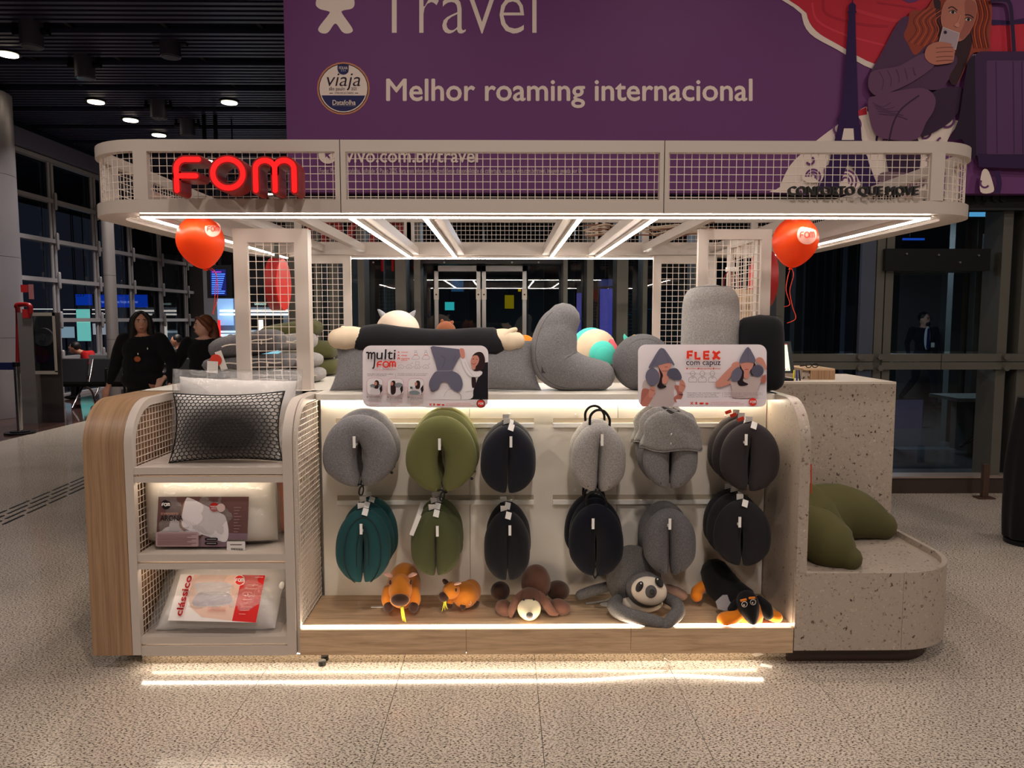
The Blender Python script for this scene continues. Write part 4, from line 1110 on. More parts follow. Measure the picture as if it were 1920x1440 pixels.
for q in range(7):
    x = 1290 + q * 17; pr.stroke([(x - 10, 10), (x + 14, 120), (x - 12, 230), (x + 8, 350)], 7, (186, 82, 50) if q % 2 else (116, 46, 38))
pr.fill([(1085, 30), (1058, 150), (1085, 230), (1150, 300), (1215, 295), (1275, 215), (1312, 110), (1300, 10), (1190, -40)], SKIN)
pr.fill([(1230, 20), (1300, 30), (1308, 110), (1270, 215), (1215, 290), (1190, 260), (1230, 160)], (160, 92, 80))
pr.stroke([(1110, 72), (1140, 62), (1175, 88)], 8, HAIRD).stroke([(1228, 118), (1262, 120), (1288, 140)], 8, HAIRD)
for x, y in ((1142, 100), (1252, 152)): pr.disc(x, y, 22, (214, 190, 182), 11).disc(x, y, 11, (40, 26, 26)).stroke([(x - 26, y - 4), (x, y - 15), (x + 26, y + 2)], 5, HAIRD)
pr.stroke([(1195, 120), (1175, 180), (1150, 195)], 7, (208, 140, 118)).disc(1172, 190, 16, (206, 140, 120))
pr.fill([(560, 530), (640, 500), (760, 480), (940, 390), (1015, 470), (860, 590), (700, 665), (600, 690), (545, 630)], SWEL)
for q in range(5): pr.stroke([(620 + q * 60, 520 - q * 8), (650 + q * 55, 580 - q * 12), (640 + q * 60, 650 - q * 26)], 6, SWE)
pr.fill([(1070, 208), (1186, 250), (1160, 366), (1040, 322)], (172, 152, 160), False).stroke([(1070, 208), (1186, 250), (1160, 366), (1040, 322)], 6, (210, 190, 190), False, True).disc(1086, 244, 12, (40, 26, 44))
pr.fill([(940, 400), (965, 340), (1040, 310), (1128, 325), (1128, 338), (1155, 372), (1150, 400), (1148, 425), (1135, 455), (1075, 468), (1010, 472), (960, 445)], SKIN)
for y in (348, 378, 412, 440): pr.stroke([(1020, y + 8), (1080, y + 2), (1140, y + 2)], 5, (130, 70, 64))
pr.fill([(542, 720), (600, 692), (760, 655), (930, 638), (1012, 700), (1005, 790), (950, 880), (880, 1000), (690, 1000), (600, 970), (552, 860)], SWEL)
for q in range(5): pr.stroke([(570 + q * 12, 740 + q * 20), (640 + q * 26, 770 + q * 16), (700 + q * 30, 740 + q * 30)], 7, SWE)
pr.stroke([(900, 690), (780, 780), (720, 880), (690, 1000)], 10, SWED)
# suitcase
pr.stroke([(1400, 22), (1500, 18), (1540, 50), (1555, 180), (1568, 380)], 28, (46, 24, 60))
pr.rrect(1285, 380, 1720, 1130, 60, (62, 34, 72)).fill([(1310, 1100), (1720, 1100), (1720, 1210), (1320, 1195)], (48, 24, 64), False)
pr.rrect(1375, 445, 1650, 1105, 12, (88, 54, 96))
for x in (1440, 1560, 1622): pr.stroke([(x, 450), (x + 8, 1100)], 8, (62, 34, 72), False)
pr.fill([(1120, 1000), (1180, 850), (1240, 450), (1290, 400), (1300, 1100), (1290, 1150), (1200, 1000)], (34, 16, 44), False)
pr.fill([(1330, 1370), (1340, 1230), (1380, 1215), (1415, 1300), (1420, 1370)], PALE).ring(1360, 1310, 30, 14, PUR, 30, 220)
pr.stroke([(1440, 1225), (1460, 1300), (1450, 1380)], 40, DKP)
pr.done()

# ================================================================ shelf-edge signs
def sign_board(name, label, pxs, Y):
    (x0, y0, x1, y1) = pxs
    r = thing(name, label, 'sign', P((x0 + x1) / 2, y1, Y), 'printed signs on the counter edge')
    pts = []
    rr = 15
    for cx_, cy_, a0 in ((x1 - rr, y0 + rr, -90), (x1 - rr, y1 - rr, 0), (x0 + rr, y1 - rr, 90), (x0 + rr, y0 + rr, 180)):
        for k in range(7): a = R(a0 + 15 * k); pts.append(P(cx_ + rr * math.cos(a), cy_ + rr * math.sin(a), Y))
    b = B(); b.prism(pts, (0, .005, 0)); b.build('board', plain('sign_card', (234, 225, 230), 0.5), r)
    for q in (.2, .8):
        c = P(x0 + (x1 - x0) * q, 742, Y); b = B(); b.box(c.x - .02, c.x + .02, Y + .005, 3.515, 1.175, 1.20); b.build('clip', PANEL, r)
    return r
YS = 3.485
def fom_small(pr, x0, y0, x1, y1, rgb, wd):
    w = x1 - x0; h = y1 - y0
    def q(px, py): return (x0 + px * w, y1 - py * h)
    pr.stroke([q(.03, 0), q(.03, .6), q(.08, .9), q(.16, 1), q(.28, 1)], wd, rgb).stroke([q(.03, .48), q(.24, .48)], wd, rgb, False)
    pr.stroke([q(.49 + .15 * math.cos(R(a)), .5 + .5 * math.sin(R(a))) for a in range(0, 360, 20)], wd, rgb, False, True)
    pr.stroke([q(.70, 0), q(.70, .6), q(.73, .92), q(.775, 1), q(.82, .92), q(.85, .6), q(.85, 0)], wd, rgb).stroke([q(.85, .6), q(.88, .92), q(.925, 1), q(.97, .92), q(1, .6), q(1, 0)], wd, rgb)
s1 = sign_board('product_sign', 'grey rounded sign reading multi FOM on the counter edge', (680, 648, 915.5, 763), YS)
m6 = lambda x, y: (660 + x / 6.857, 630 + y / 6.857)
pr = Print(s1, YS, m6)
GREY, GREYD, BLK = (104, 102, 122), (84, 82, 102), (30, 26, 34)
SKN, HAR, WHT, RDI = (206, 140, 124), (46, 26, 30), (236, 230, 232), (226, 58, 44)
# woman with cushion on the right
pr.fill([(1750, 335), (1690, 345), (1640, 480), (1560, 700), (1500, 815), (1750, 815)], (22, 20, 30), False)
pr.fill([(1330, 330), (1430, 290), (1530, 440), (1660, 450), (1670, 490), (1600, 560), (1560, 700), (1520, 810), (1180, 815), (1020, 810), (1120, 690), (1380, 690), (1400, 520), (1330, 400)], WHT)
pr.stroke([(1180, 780), (1240, 690), (1380, 660)], 5, (190, 182, 190)).stroke([(1460, 720), (1560, 700)], 5, (190, 182, 190))
pr.fill([(1540, 300), (1560, 240), (1620, 205), (1680, 220), (1710, 300), (1700, 400), (1660, 440), (1560, 440)], HAR).fill([(1540, 520), (1590, 540), (1590, 640), (1545, 660)], HAR)
pr.fill([(1530, 300), (1560, 255), (1610, 250), (1635, 300), (1610, 370), (1560, 400), (1530, 360)], SKN).fill([(1545, 380), (1590, 370), (1580, 430), (1545, 420)], SKN)
pr.disc(1560, 295, 8, HAR, 5).disc(1605, 300, 8, HAR, 5).stroke([(1545, 350), (1570, 362), (1595, 345)], 6, (170, 60, 64))
pr.stroke([(1420, 270), (1470, 400), (1530, 490), (1640, 490)], 62, WHT)
pr.stroke([(1450, 330), (1500, 440), (1560, 520)], 4, (186, 178, 188))
pr.fill([(1010, 145), (1040, 128), (1380, 168), (1400, 240), (1290, 440), (1100, 450), (1070, 330)], GREY, False)
pr.fill([(1385, 165), (1440, 170), (1452, 270), (1420, 290), (1395, 250)], SKN)
pr.fill([(1100, 450), (1290, 450), (1390, 510), (1425, 620), (1390, 705), (1330, 710), (1270, 660), (1230, 600), (1185, 585), (1140, 610), (1110, 680), (1040, 705), (1000, 660), (995, 590), (1040, 500)], GREY)
pr.stroke([(1100, 448), (1290, 446)], 8, (150, 148, 162), False).stroke([(1015, 690), (1040, 712), (1080, 690)], 6, BLK).stroke([(1350, 715), (1400, 760), (1400, 815)], 5, (70, 66, 80)).stroke([(1140, 250), (1200, 300), (1160, 400)], 5, GREYD).stroke([(1340, 240), (1300, 330)], 5, GREYD)
# logo
pr.stroke([(185, 215), (215, 215), (215, 295)], 20, BLK).stroke([(215, 235), (240, 212), (255, 230), (255, 295)], 18, BLK).stroke([(255, 235), (285, 212), (298, 235), (295, 330), (285, 400), (265, 415)], 18, BLK)
pr.text('ulti', 318, 170, 566, 298, BLK, 0.012, 0.05)
fom_small(pr, 325, 328, 562, 398, RDI, 19)
pr.text('travel', 640, 195, 720, 213, RDI, 0.02).text('sleep', 640, 237, 713, 262, RDI, 0.02).text('nursing', 640, 276, 745, 300, RDI, 0.02).text('pillow', 640, 296, 720, 320, RDI, 0.02)
for y in (207, 247): pr.stroke([(594, y - 9), (616, y + 9)], 6, RDI, False).stroke([(594, y + 9), (616, y - 9)], 6, RDI, False)
pr.stroke([(595, 298), (600, 280), (615, 280), (620, 298)], 10, RDI)
for x in (825, 955):
    pr.ring(x, 195, 12, 3, (120, 110, 120)).stroke([(x - 22, 250), (x - 12, 210), (x + 14, 210), (x + 26, 250)], 3, (120, 110, 120)).stroke([(x - 46, 285), (x - 10, 240), (x + 40, 260), (x + 44, 290), (x, 298), (x - 46, 292)], 3, (120, 110, 120), True, True).disc(x, 242, 16, (232, 130, 116), 7)
for x, w_ in ((635, 30), (740, 32), (848, 30), (955, 32)):
    pr.stroke([(x - w_, 410), (x - w_, 385), (x, 365), (x + w_, 385), (x + w_, 412)], 3, (120, 110, 120), True, True).ring(x, 402, 9, 3, (120, 110, 120), 180, 360)
pr.stroke([(826, 365), (826, 325), (870, 325), (870, 365)], 3, (120, 110, 120), False).stroke([(765, 355), (790, 340)], 3, (120, 110, 120)).stroke([(985, 372), (1010, 345)], 3, (120, 110, 120))
for x in (686, 798, 902): pr.stroke([(x - 7, 390), (x + 7, 390)], 3, (120, 110, 120), False)
pr.text('Neck pillow that turns into a pillow', 210, 478, 540, 494, BLK, 0.02).text('and also a nursing pillow', 210, 498, 455, 512, BLK, 0.02)
pr.text('Almofada de pescoço que vira travesseiro', 596, 474, 980, 490, (90, 80, 90)).text('e também almofada de amamentação', 596, 492, 960, 508, (90, 80, 90)).stroke([(570, 480), (570, 525)], 3, (150, 140, 150), False)
pr.text('Easy fittings • 3 functions in 1', 308, 424, 575, 438, RDI)
for i, (x0, sh) in enumerate(((207, 0), (473, 1), (736, 2))):
    pr.rrect(x0 - 3, 534, x0 + 203, 752, 58, (196, 110, 112)).rrect(x0, 537, x0 + 200, 749, 56, WHT)
    pr.fill([(x0 + 150, 745), (x0 + 160, 660), (x0 + 192, 615), (x0 + 196, 690), (x0 + 170, 742)], (26, 24, 32), False)
    pr.fill([(x0 + 40, 742), (x0 + 60, 660), (x0 + 110, 640), (x0 + 150, 660), (x0 + 165, 742)], (214, 206, 210))
    pr.fill([(x0 + 95, 660), (x0 + 95, 590), (x0 + 120, 562), (x0 + 150, 580), (x0 + 152, 640), (x0 + 135, 670)] if sh != 1 else [(x0 + 45, 735), (x0 + 40, 600), (x0 + 70, 565), (x0 + 100, 590), (x0 + 100, 720)], HAR)
    pr.disc(x0 + (112 if sh == 0 else 55 if sh == 1 else 100), 605, 17, SKN, 24)
    if sh == 0: pr.stroke([(x0 + 45, 640), (x0 + 75, 625), (x0 + 95, 650)], 30, (130, 132, 140)).stroke([(x0 + 150, 620), (x0 + 180, 640)], 30, (130, 132, 140))
    if sh == 1: pr.fill([(x0 + 95, 610), (x0 + 140, 590), (x0 + 190, 610), (x0 + 180, 640), (x0 + 110, 650)], (130, 132, 140))
    if sh == 2: pr.fill([(x0 + 20, 700), (x0 + 100, 690), (x0 + 150, 720), (x0 + 120, 742), (x0 + 30, 735)], (128, 140, 146)).fill([(x0 + 25, 640), (x0 + 55, 640), (x0 + 60, 668), (x0 + 28, 668)], (84, 88, 96), False)
    pr.disc(x0 + 5, 776, 8, (130, 120, 128))
    for k, t in enumerate((('Ergonomic and', 'Pop it out, turn it', 'Use it as a')[i], ('adjustable neck', 'into a pillow and', 'nursing pillow')[i], ('support', 'use it both ways', 'for the baby')[i])):
        pr.text(t, x0 + 32, 768 + k * 18, x0 + 32 + (130, 150, 110)[k], 781 + k * 18, (60, 50, 58), 0.01)
    pr.stroke([(x0 + 34, 832), (x0 + 190, 832)], 2.5, (196, 110, 112), False)
    for k in range(3): pr.stroke([(x0 + 36, 850 + k * 17), (x0 + (190, 150, 110)[k], 850 + k * 17)], 5, (196, 150, 152), False)
pr.fill([(950, 905), (1000, 825), (1640, 815), (1750, 815), (1750, 850), (1700, 905)], (238, 226, 230), False)
for k, x in enumerate((1022, 1068, 1125, 1182)):
    if k == 0: pr.stroke([(x - 14, 852), (x + 14, 882)], 8, RDI, False).stroke([(x - 14, 882), (x + 14, 852)], 8, RDI, False)
    else: pr.rrect(x - (10, 24, 16)[k - 1], (852, 858, 860)[k - 1], x + (10, 24, 16)[k - 1], 876, 5, RDI).disc(x - 7, 878, 4, RDI).disc(x + 7, 878, 4, RDI)
pr.text('YOUR EVERY JOURNEY COMPANION', 1220, 848, 1530, 862, RDI).text('SEU COMPANHEIRO EM TODAS AS JORNADAS', 1220, 870, 1585, 884, RDI)
pr.disc(1660, 853, 54, (26, 20, 26)).disc(1660, 853, 45, RDI)
fom_small(pr, 1630, 840, 1690, 866, WHT, 6)
pr.done()
s2 = sign_board('product_sign', 'grey rounded sign reading FLEX com capuz on the counter edge', (1196.5, 646, 1437.5, 762.5), YS)
m6 = lambda x, y: (1180 + x / 6, 630 + y / 6)
pr = Print(s2, YS, m6)
TEE = (196, 178, 176)
# woman on the left
pr.fill([(150, 600), (160, 510), (230, 480), (420, 450), (500, 480), (530, 560), (500, 620), (490, 785), (240, 785), (220, 640)], TEE)
pr.fill([(145, 600), (220, 600), (215, 640), (180, 700), (215, 785), (130, 770), (128, 740)], (176, 104, 92)).fill([(130, 770), (230, 620), (290, 640), (270, 680), (200, 785)], (190, 118, 104))
pr.fill([(505, 560), (560, 560), (580, 600), (600, 660), (560, 740), (510, 740), (500, 690), (540, 650)], (180, 108, 96))
pr.fill([(215, 640), (240, 570), (275, 570), (290, 610), (270, 680), (225, 690)], SKN).fill([(555, 580), (570, 505), (600, 495), (632, 560), (600, 625), (560, 620)], SKN)
for k in range(3): pr.stroke([(235 + k * 14, 600 + k * 4), (262 + k * 10, 612 + k * 4)], 4, (150, 88, 78)).stroke([(575 + k * 16, 540 + k * 8), (600 + k * 12, 552 + k * 8)], 4, (150, 88, 78))
pr.stroke([(555, 655), (600, 660)], 9, BLK)
pr.fill([(330, 380), (420, 370), (440, 470), (400, 540), (350, 500)], SKN).fill([(320, 330), (345, 440), (330, 520), (310, 560), (340, 590), (400, 580), (410, 560), (370, 540), (365, 480), (375, 440), (345, 380)], (34, 20, 28))
pr.fill([(180, 470), (200, 390), (270, 360), (330, 420), (330, 490), (280, 550), (225, 550)], GREY).fill([(420, 420), (450, 370), (530, 365), (580, 440), (575, 490), (500, 490), (430, 450)], GREYD)
pr.fill([(330, 320), (455, 300), (460, 350), (430, 385), (380, 390), (340, 370)], SKN).stroke([(395, 350), (412, 346), (425, 350)], 7, (170, 60, 64))
pr.fill([(215, 360), (250, 280), (330, 150), (375, 138), (410, 170), (490, 290), (500, 330), (440, 300), (320, 330)], GREY)
pr.stroke([(375, 145), (400, 210), (440, 300)], 4, GREYD).stroke([(330, 190), (280, 290), (240, 345)], 4, GREYD)
# woman on the right
pr.fill([(1130, 500), (1170, 470), (1260, 480), (1400, 450), (1480, 470), (1430, 620), (1420, 690), (1170, 690), (1150, 600)], TEE)
pr.fill([(960, 540), (1000, 480), (1150, 330), (1210, 330), (1190, 400), (1090, 500), (1130, 500), (1120, 540), (1000, 575)], SKN)
pr.fill([(1140, 340), (1160, 300), (1220, 290), (1225, 340), (1180, 350)], SKN).fill([(1410, 280), (1440, 240), (1490, 250), (1530, 330), (1530, 380), (1480, 320)], SKN).fill([(1470, 480), (1525, 430), (1525, 520), (1480, 520)], (180, 108, 96))
pr.fill([(1240, 330), (1220, 450), (1210, 530), (1250, 560), (1330, 540), (1270, 500), (1290, 420), (1290, 340)], (34, 20, 28)).fill([(1350, 310), (1400, 300), (1420, 400), (1370, 440), (1350, 380)], (34, 20, 28))
pr.fill([(1250, 300), (1380, 295), (1375, 350), (1340, 400), (1330, 470), (1280, 470), (1280, 400), (1255, 360)], SKN).stroke([(1290, 376), (1310, 372), (1328, 376)], 7, (170, 60, 64))
pr.fill([(1135, 470), (1150, 400), (1210, 350), (1250, 380), (1255, 430), (1220, 500), (1150, 505)], GREY).disc(1430, 390, 70, GREYD, 66)
pr.fill([(1225, 290), (1250, 220), (1322, 122), (1380, 200), (1408, 270), (1390, 300), (1320, 290), (1240, 302)], GREY).stroke([(1322, 126), (1325, 290)], 4, GREYD)
# FLEX in rounded strokes
O_ = (228, 54, 30)
pr.stroke([(650, 252), (650, 175), (705, 175)], 30, O_, False).stroke([(650, 215), (698, 215)], 26, O_, False).stroke([(736, 176), (736, 252), (790, 252)], 30, O_, False)
pr.stroke([(890, 176), (832, 176), (832, 252), (890, 252)], 30, O_, False).stroke([(832, 214), (884, 214)], 26, O_, False)
pr.stroke([(925, 174), (950, 190), (955, 214), (950, 240), (925, 256)], 30, O_).stroke([(1008, 174), (975, 195), (968, 214), (975, 236), (1008, 256)], 28, O_)
pr.text('com capuz', 630, 282, 1013, 345, (40, 38, 60), 0.012)
pr.text('comfort', 662, 356, 740, 370, O_, 0.02).text('light blocking', 780, 356, 912, 374, O_, 0.02).text('travel', 950, 356, 1010, 370, O_, 0.02)
for x in (638, 764, 934): pr.disc(x, 364, 11, O_, 8)
for x in (700, 806, 918):
    pr.ring(x, 418, 27, 3, (70, 64, 76)).stroke([(x - 44, 514), (x - 44, 480), (x - 20, 456), (x + 20, 456), (x + 44, 480), (x + 44, 514)], 3, (70, 64, 76)).stroke([(x - 44, 514), (x + 44, 514)], 3, (70, 64, 76), False).stroke([(x - 12, 456), (x, 474), (x + 12, 456)], 3, (70, 64, 76))
pr.text('Neck pillow with snap-button closure +', 636, 630, 1008, 642, BLK, 0.02).text('integrated hood for more relaxing', 636, 651, 960, 664, BLK, 0.02).text('journeys, free from light distractions.', 636, 672, 985, 684, BLK, 0.02)
pr.text('Almofada de pescoço com botões de pressão +', 1048, 630, 1485, 642, (80, 72, 82)).text('capuz integrado para viagens mais relaxantes,', 1048, 649, 1480, 661, (80, 72, 82)).text('sem interferência de luz.', 1048, 668, 1270, 680, (80, 72, 82)).stroke([(1030, 625), (1030, 684)], 3, (150, 140, 150), False)
pr.fill([(510, 705), (1520, 705), (1512, 760), (1470, 790), (530, 790)], (236, 224, 230), False)
for k, x in enumerate((686, 735, 794, 852)):
    if k == 0: pr.stroke([(x - 14, 734), (x + 14, 764)], 8, RDI, False).stroke([(x - 14, 764), (x + 14, 734)], 8, RDI, False)
    else: pr.rrect(x - (10, 24, 16)[k - 1], (734, 740, 742)[k - 1], x + (10, 24, 16)[k - 1], 758, 5, RDI).disc(x - 7, 760, 4, RDI).disc(x + 7, 760, 4, RDI)
pr.text('YOUR EVERY JOURNEY COMPANION', 890, 734, 1212, 745, (196, 60, 60)).text('SEU COMPANHEIRO EM TODAS AS JORNADAS', 890, 753, 1265, 764, (196, 60, 60))
pr.disc(1362, 733, 45, RDI)
fom_small(pr, 1332, 720, 1394, 746, WHT, 6)
pr.done()
# ================================================================ GOODS
from mathutils import noise as mnoise, Euler
def sstep(x): x = max(0.0, min(1.0, x)); return x * x * (3 - 2 * x)
def scale_at(px, py, Y):
    p = P(px, py, Y); return ((p.x * _f.x + p.y * _f.y + (p.z - CAM_H) * _f.z)) / FPX
def neck_geo(w, h, th, gap, hf):
    """U-shaped neck pillow hanging by its arch: rings of a swept, tapering tube; origin where the hook carries it"""
    rt = h * hf * 0.5; r0 = (w - gap) / 4; A = w / 2 - r0; T = 164.0
    Bz = (h - rt) * .50; zc = h * hf - Bz - rt; zb = -h * (1 - hf); zs = zc + Bz * math.cos(R(92))
    NN = 64; c = []; rr = []
    for i in range(NN + 1):
        s = 1 if i >= NN / 2 else -1; a = T * (1 - (1 - abs(2 * i / NN - 1)) ** 1.45); t = s * a
        r = rt + (r0 - rt) * sstep(a / 80); x = A * abs(math.sin(R(t))); z = zc + Bz * math.cos(R(t))
        if a > 62: x = max(x, 0.965 * r + .001)
        if a > 92:
            q = (a - 92) / (T - 92); r = r0 * math.sqrt(max(.004, 1 - .996 * q ** 2.2)); z = zs + (zb - zs) * (q ** .8 * .3 + q * .7)
            x = max(A * math.sin(R(92)) * (1 - q) + (.965 * r) * q, .965 * r + .001) if q < .35 else .965 * r + .001 + max(0, (A * math.sin(R(92)) * .65 + .35 * .965 * r0 * .95 - .965 * r0 * .95)) * max(0, 1 - (q - .35) / .3) + .38 * r0 * max(0, q - .45) ** 2
        c.append(Vector((s * x, z))); rr.append(max(r, 0.004))
    for _ in range(2): c = [c[0]] + [(c[i - 1] + c[i] * 2 + c[i + 1]) / 4 for i in range(1, NN)] + [c[-1]]
    return c, rr, r0
def neck_rings(w, h, th, gap, hf, M=20):
    c, rr, r0 = neck_geo(w, h, th, gap, hf); rings = []; n = len(c)
    for i in range(n):
        t = (c[min(i + 1, n - 1)] - c[max(i - 1, 0)]).normalized(); nn = Vector((-t.y, t.x)); fl = sstep((abs(2 * i / (n - 1) - 1) - .30) / .2)
        nn = (nn * (1 - fl) + Vector((-1 if c[i].x < 0 else 1, 0)) * fl).normalized() if c[i].x > 0 else (nn * (1 - fl) + Vector((-1, 0)) * fl).normalized(); dp = th / 2 * (rr[i] / r0) ** 0.55; ring = []
        for j in range(M):
            f = 2 * math.pi * j / M; ca, sa = math.cos(f), math.sin(f)
            ex = lambda v: math.copysign(abs(v) ** 0.97, v)
            p = c[i] + nn * (rr[i] * ex(ca)); ring.append((p.x, dp * ex(sa), p.y))
        rings.append(ring)
    return rings
def put(o, loc, rot=(0, 0, 0)):
    o.location = loc; o.rotation_euler = rot; return o
def copy_thing(o, label, group=None):
    c = o.copy(); COL.objects.link(c); c['label'] = label
    for ch in o.children:
        d = ch.copy(); COL.objects.link(d); d.parent = c
    return c
TAGRED = plain('red_tag', (216, 60, 36), 0.6)
ROPE = plain('black_rope', (24, 24, 26), 0.8, 0, 0.3, 0.5, 160)
def price_tag(parent, loc, rot, size=(0.03, 0.045), m=PAPER, nm='price_tag'):
    b = B(); M = Euler(rot).to_matrix(); w_, h_ = size
    pts = [Vector((-w_ / 2, 0, 0)), Vector((w_ / 2, 0, 0)), Vector((w_ / 2, .002, -h_)), Vector((-w_ / 2, .002, -h_))]
    b.prism([Vector(loc) + M @ p for p in pts], M @ Vector((0, -.0012, 0)))
    o = b.build(nm, m, parent)
    return o
ORD = ('first', 'second', 'third', 'fourth', 'fifth', 'sixth')
def hook(px, ptip, rail_px_y, idx, row):
    Yt = 3.285; p0 = P(px, ptip[0], Yt); p1 = P(px, ptip[1], Yt); x = p0.x; zh = p1.z
    zr = PZ(800, rail_px_y, YB)
    r = thing('display_hook', 'white display hook, %s along the %s rail from the shelf unit' % (ORD[idx], row), 'hook', (x, YB - .018, zh), 'display hooks on the rails')
    b = B(); b.box(x - .004, x + .004, Yt, YB - .02, zh + .001, zh + .011); b.build('arm', RAIL, r)
    b = B(); b.box(x - .006, x + .006, Yt - .004, Yt, zh - .004, p0.z); b.build('front_plate', RAIL, r); 
    b = B(); b.box(x - .012, x + .012, YB - .024, YB - .018, min(zh, zr) - .01, max(zh, zr) + .012); b.build('back_plate', RAIL, r)
    return x, zh
GREYM = fabric('heather_grey_jersey', (116, 114, 116), 0.3)
LGREY = fabric('light_heather_jersey', (146, 142, 140), 0.3)
DGREY = fabric('dark_heather_jersey', (98, 96, 99), 0.3)
OLIVE = fabric('olive_microfibre', (102, 103, 62))
OLIVE2 = fabric('dark_olive_microfibre', (80, 84, 54))
OLIVE3 = fabric('deep_olive_microfibre', (78, 78, 46))
NAVY = fabric('navy_microfibre', (25, 26, 36))
INKBLUE = fabric('ink_blue_microfibre', (14, 15, 26))
BLACKF = fabric('black_microfibre', (22, 22, 28))
CHAR = fabric('ribbed_charcoal_knit', (52, 47, 49), 0, 0.07, 900, 150)
CHAR2 = fabric('ribbed_black_knit', (36, 34, 38), 0, 0.07, 900, 150)
TEAL = fabric('teal_neoprene', (30, 72, 75))
PIPING = plain('black_piping', (20, 26, 30), 0.6)
GREYHOOD = fabric('grey_hood_jersey', (128, 125, 123), 0.3)
# (row, hook px, hook y0,y1, bounds x0,y0,x1,y1 of the front pillow, material, words, count, thickness, gap, yaw, extras)
stacks = [
 ('upper', 664, 818, 838, 606, 786, 744, 921, GREYM, 'heather grey open neck pillow', 2, .140, .03, 6, ('cord',)),
 ('upper', 824, 822, 842, 761, 786, 895, 930, OLIVE, 'large olive green neck pillow', 3, .099, .035, 4, ('cord',)),
 ('upper', 958, 818, 837, 902, 805, 1006, 934, NAVY, 'navy black neck pillow', 2, .140, 0.0, 0, ('tag',)),
 ('upper', 1129, 814, 834, 1071, 802, 1174, 931, LGREY, 'light grey rope loop neck pillow', 2, .140, 0.0, -2, ('rope',)),
 ('upper', 1260, 812, 832, 1206, 792, 1308, 925, GREYM, 'grey hooded neck pillow', 3, .099, 0.012, -4, ('hood',)),
 ('upper', 1399, 814, 833, 1351, 800, 1459, 930, CHAR, 'ribbed charcoal neck pillow', 3, .099, 0.012, -14, ('tag', 'redtag')),
 ('lower', 677, 982, 1000, 629, 964, 731, 1103, TEAL, 'teal black piped neck pillow', 3, .099, 0.008, 8, ('piping', 'tag')),
 ('lower', 820, 986, 1004, 769, 966, 861, 1091, OLIVE2, 'slim olive green neck pillow', 3, .099, 0.0, 4, ('tag', 'longtag')),
 ('lower', 956, 985, 1002, 907, 971, 993, 1101, BLACKF, 'slim black neck pillow', 2, .140, 0.0, 0, ('tag',)),
 ('lower', 1112, 972, 990, 1067, 955, 1170, 1092, INKBLUE, 'ink blue rope loop neck pillow', 3, .099, 0.008, -12, ('rope',)),
 ('lower', 1256, 972, 991, 1207, 966, 1305, 1089, DGREY, 'plain mid grey neck pillow', 2, .140, 0.0, -8, ()),
 ('lower', 1387, 969, 987, 1341, 947, 1446, 1072, CHAR2, 'ribbed black neck pillow', 3, .099, 0.01, -14, ('tag',)),
]
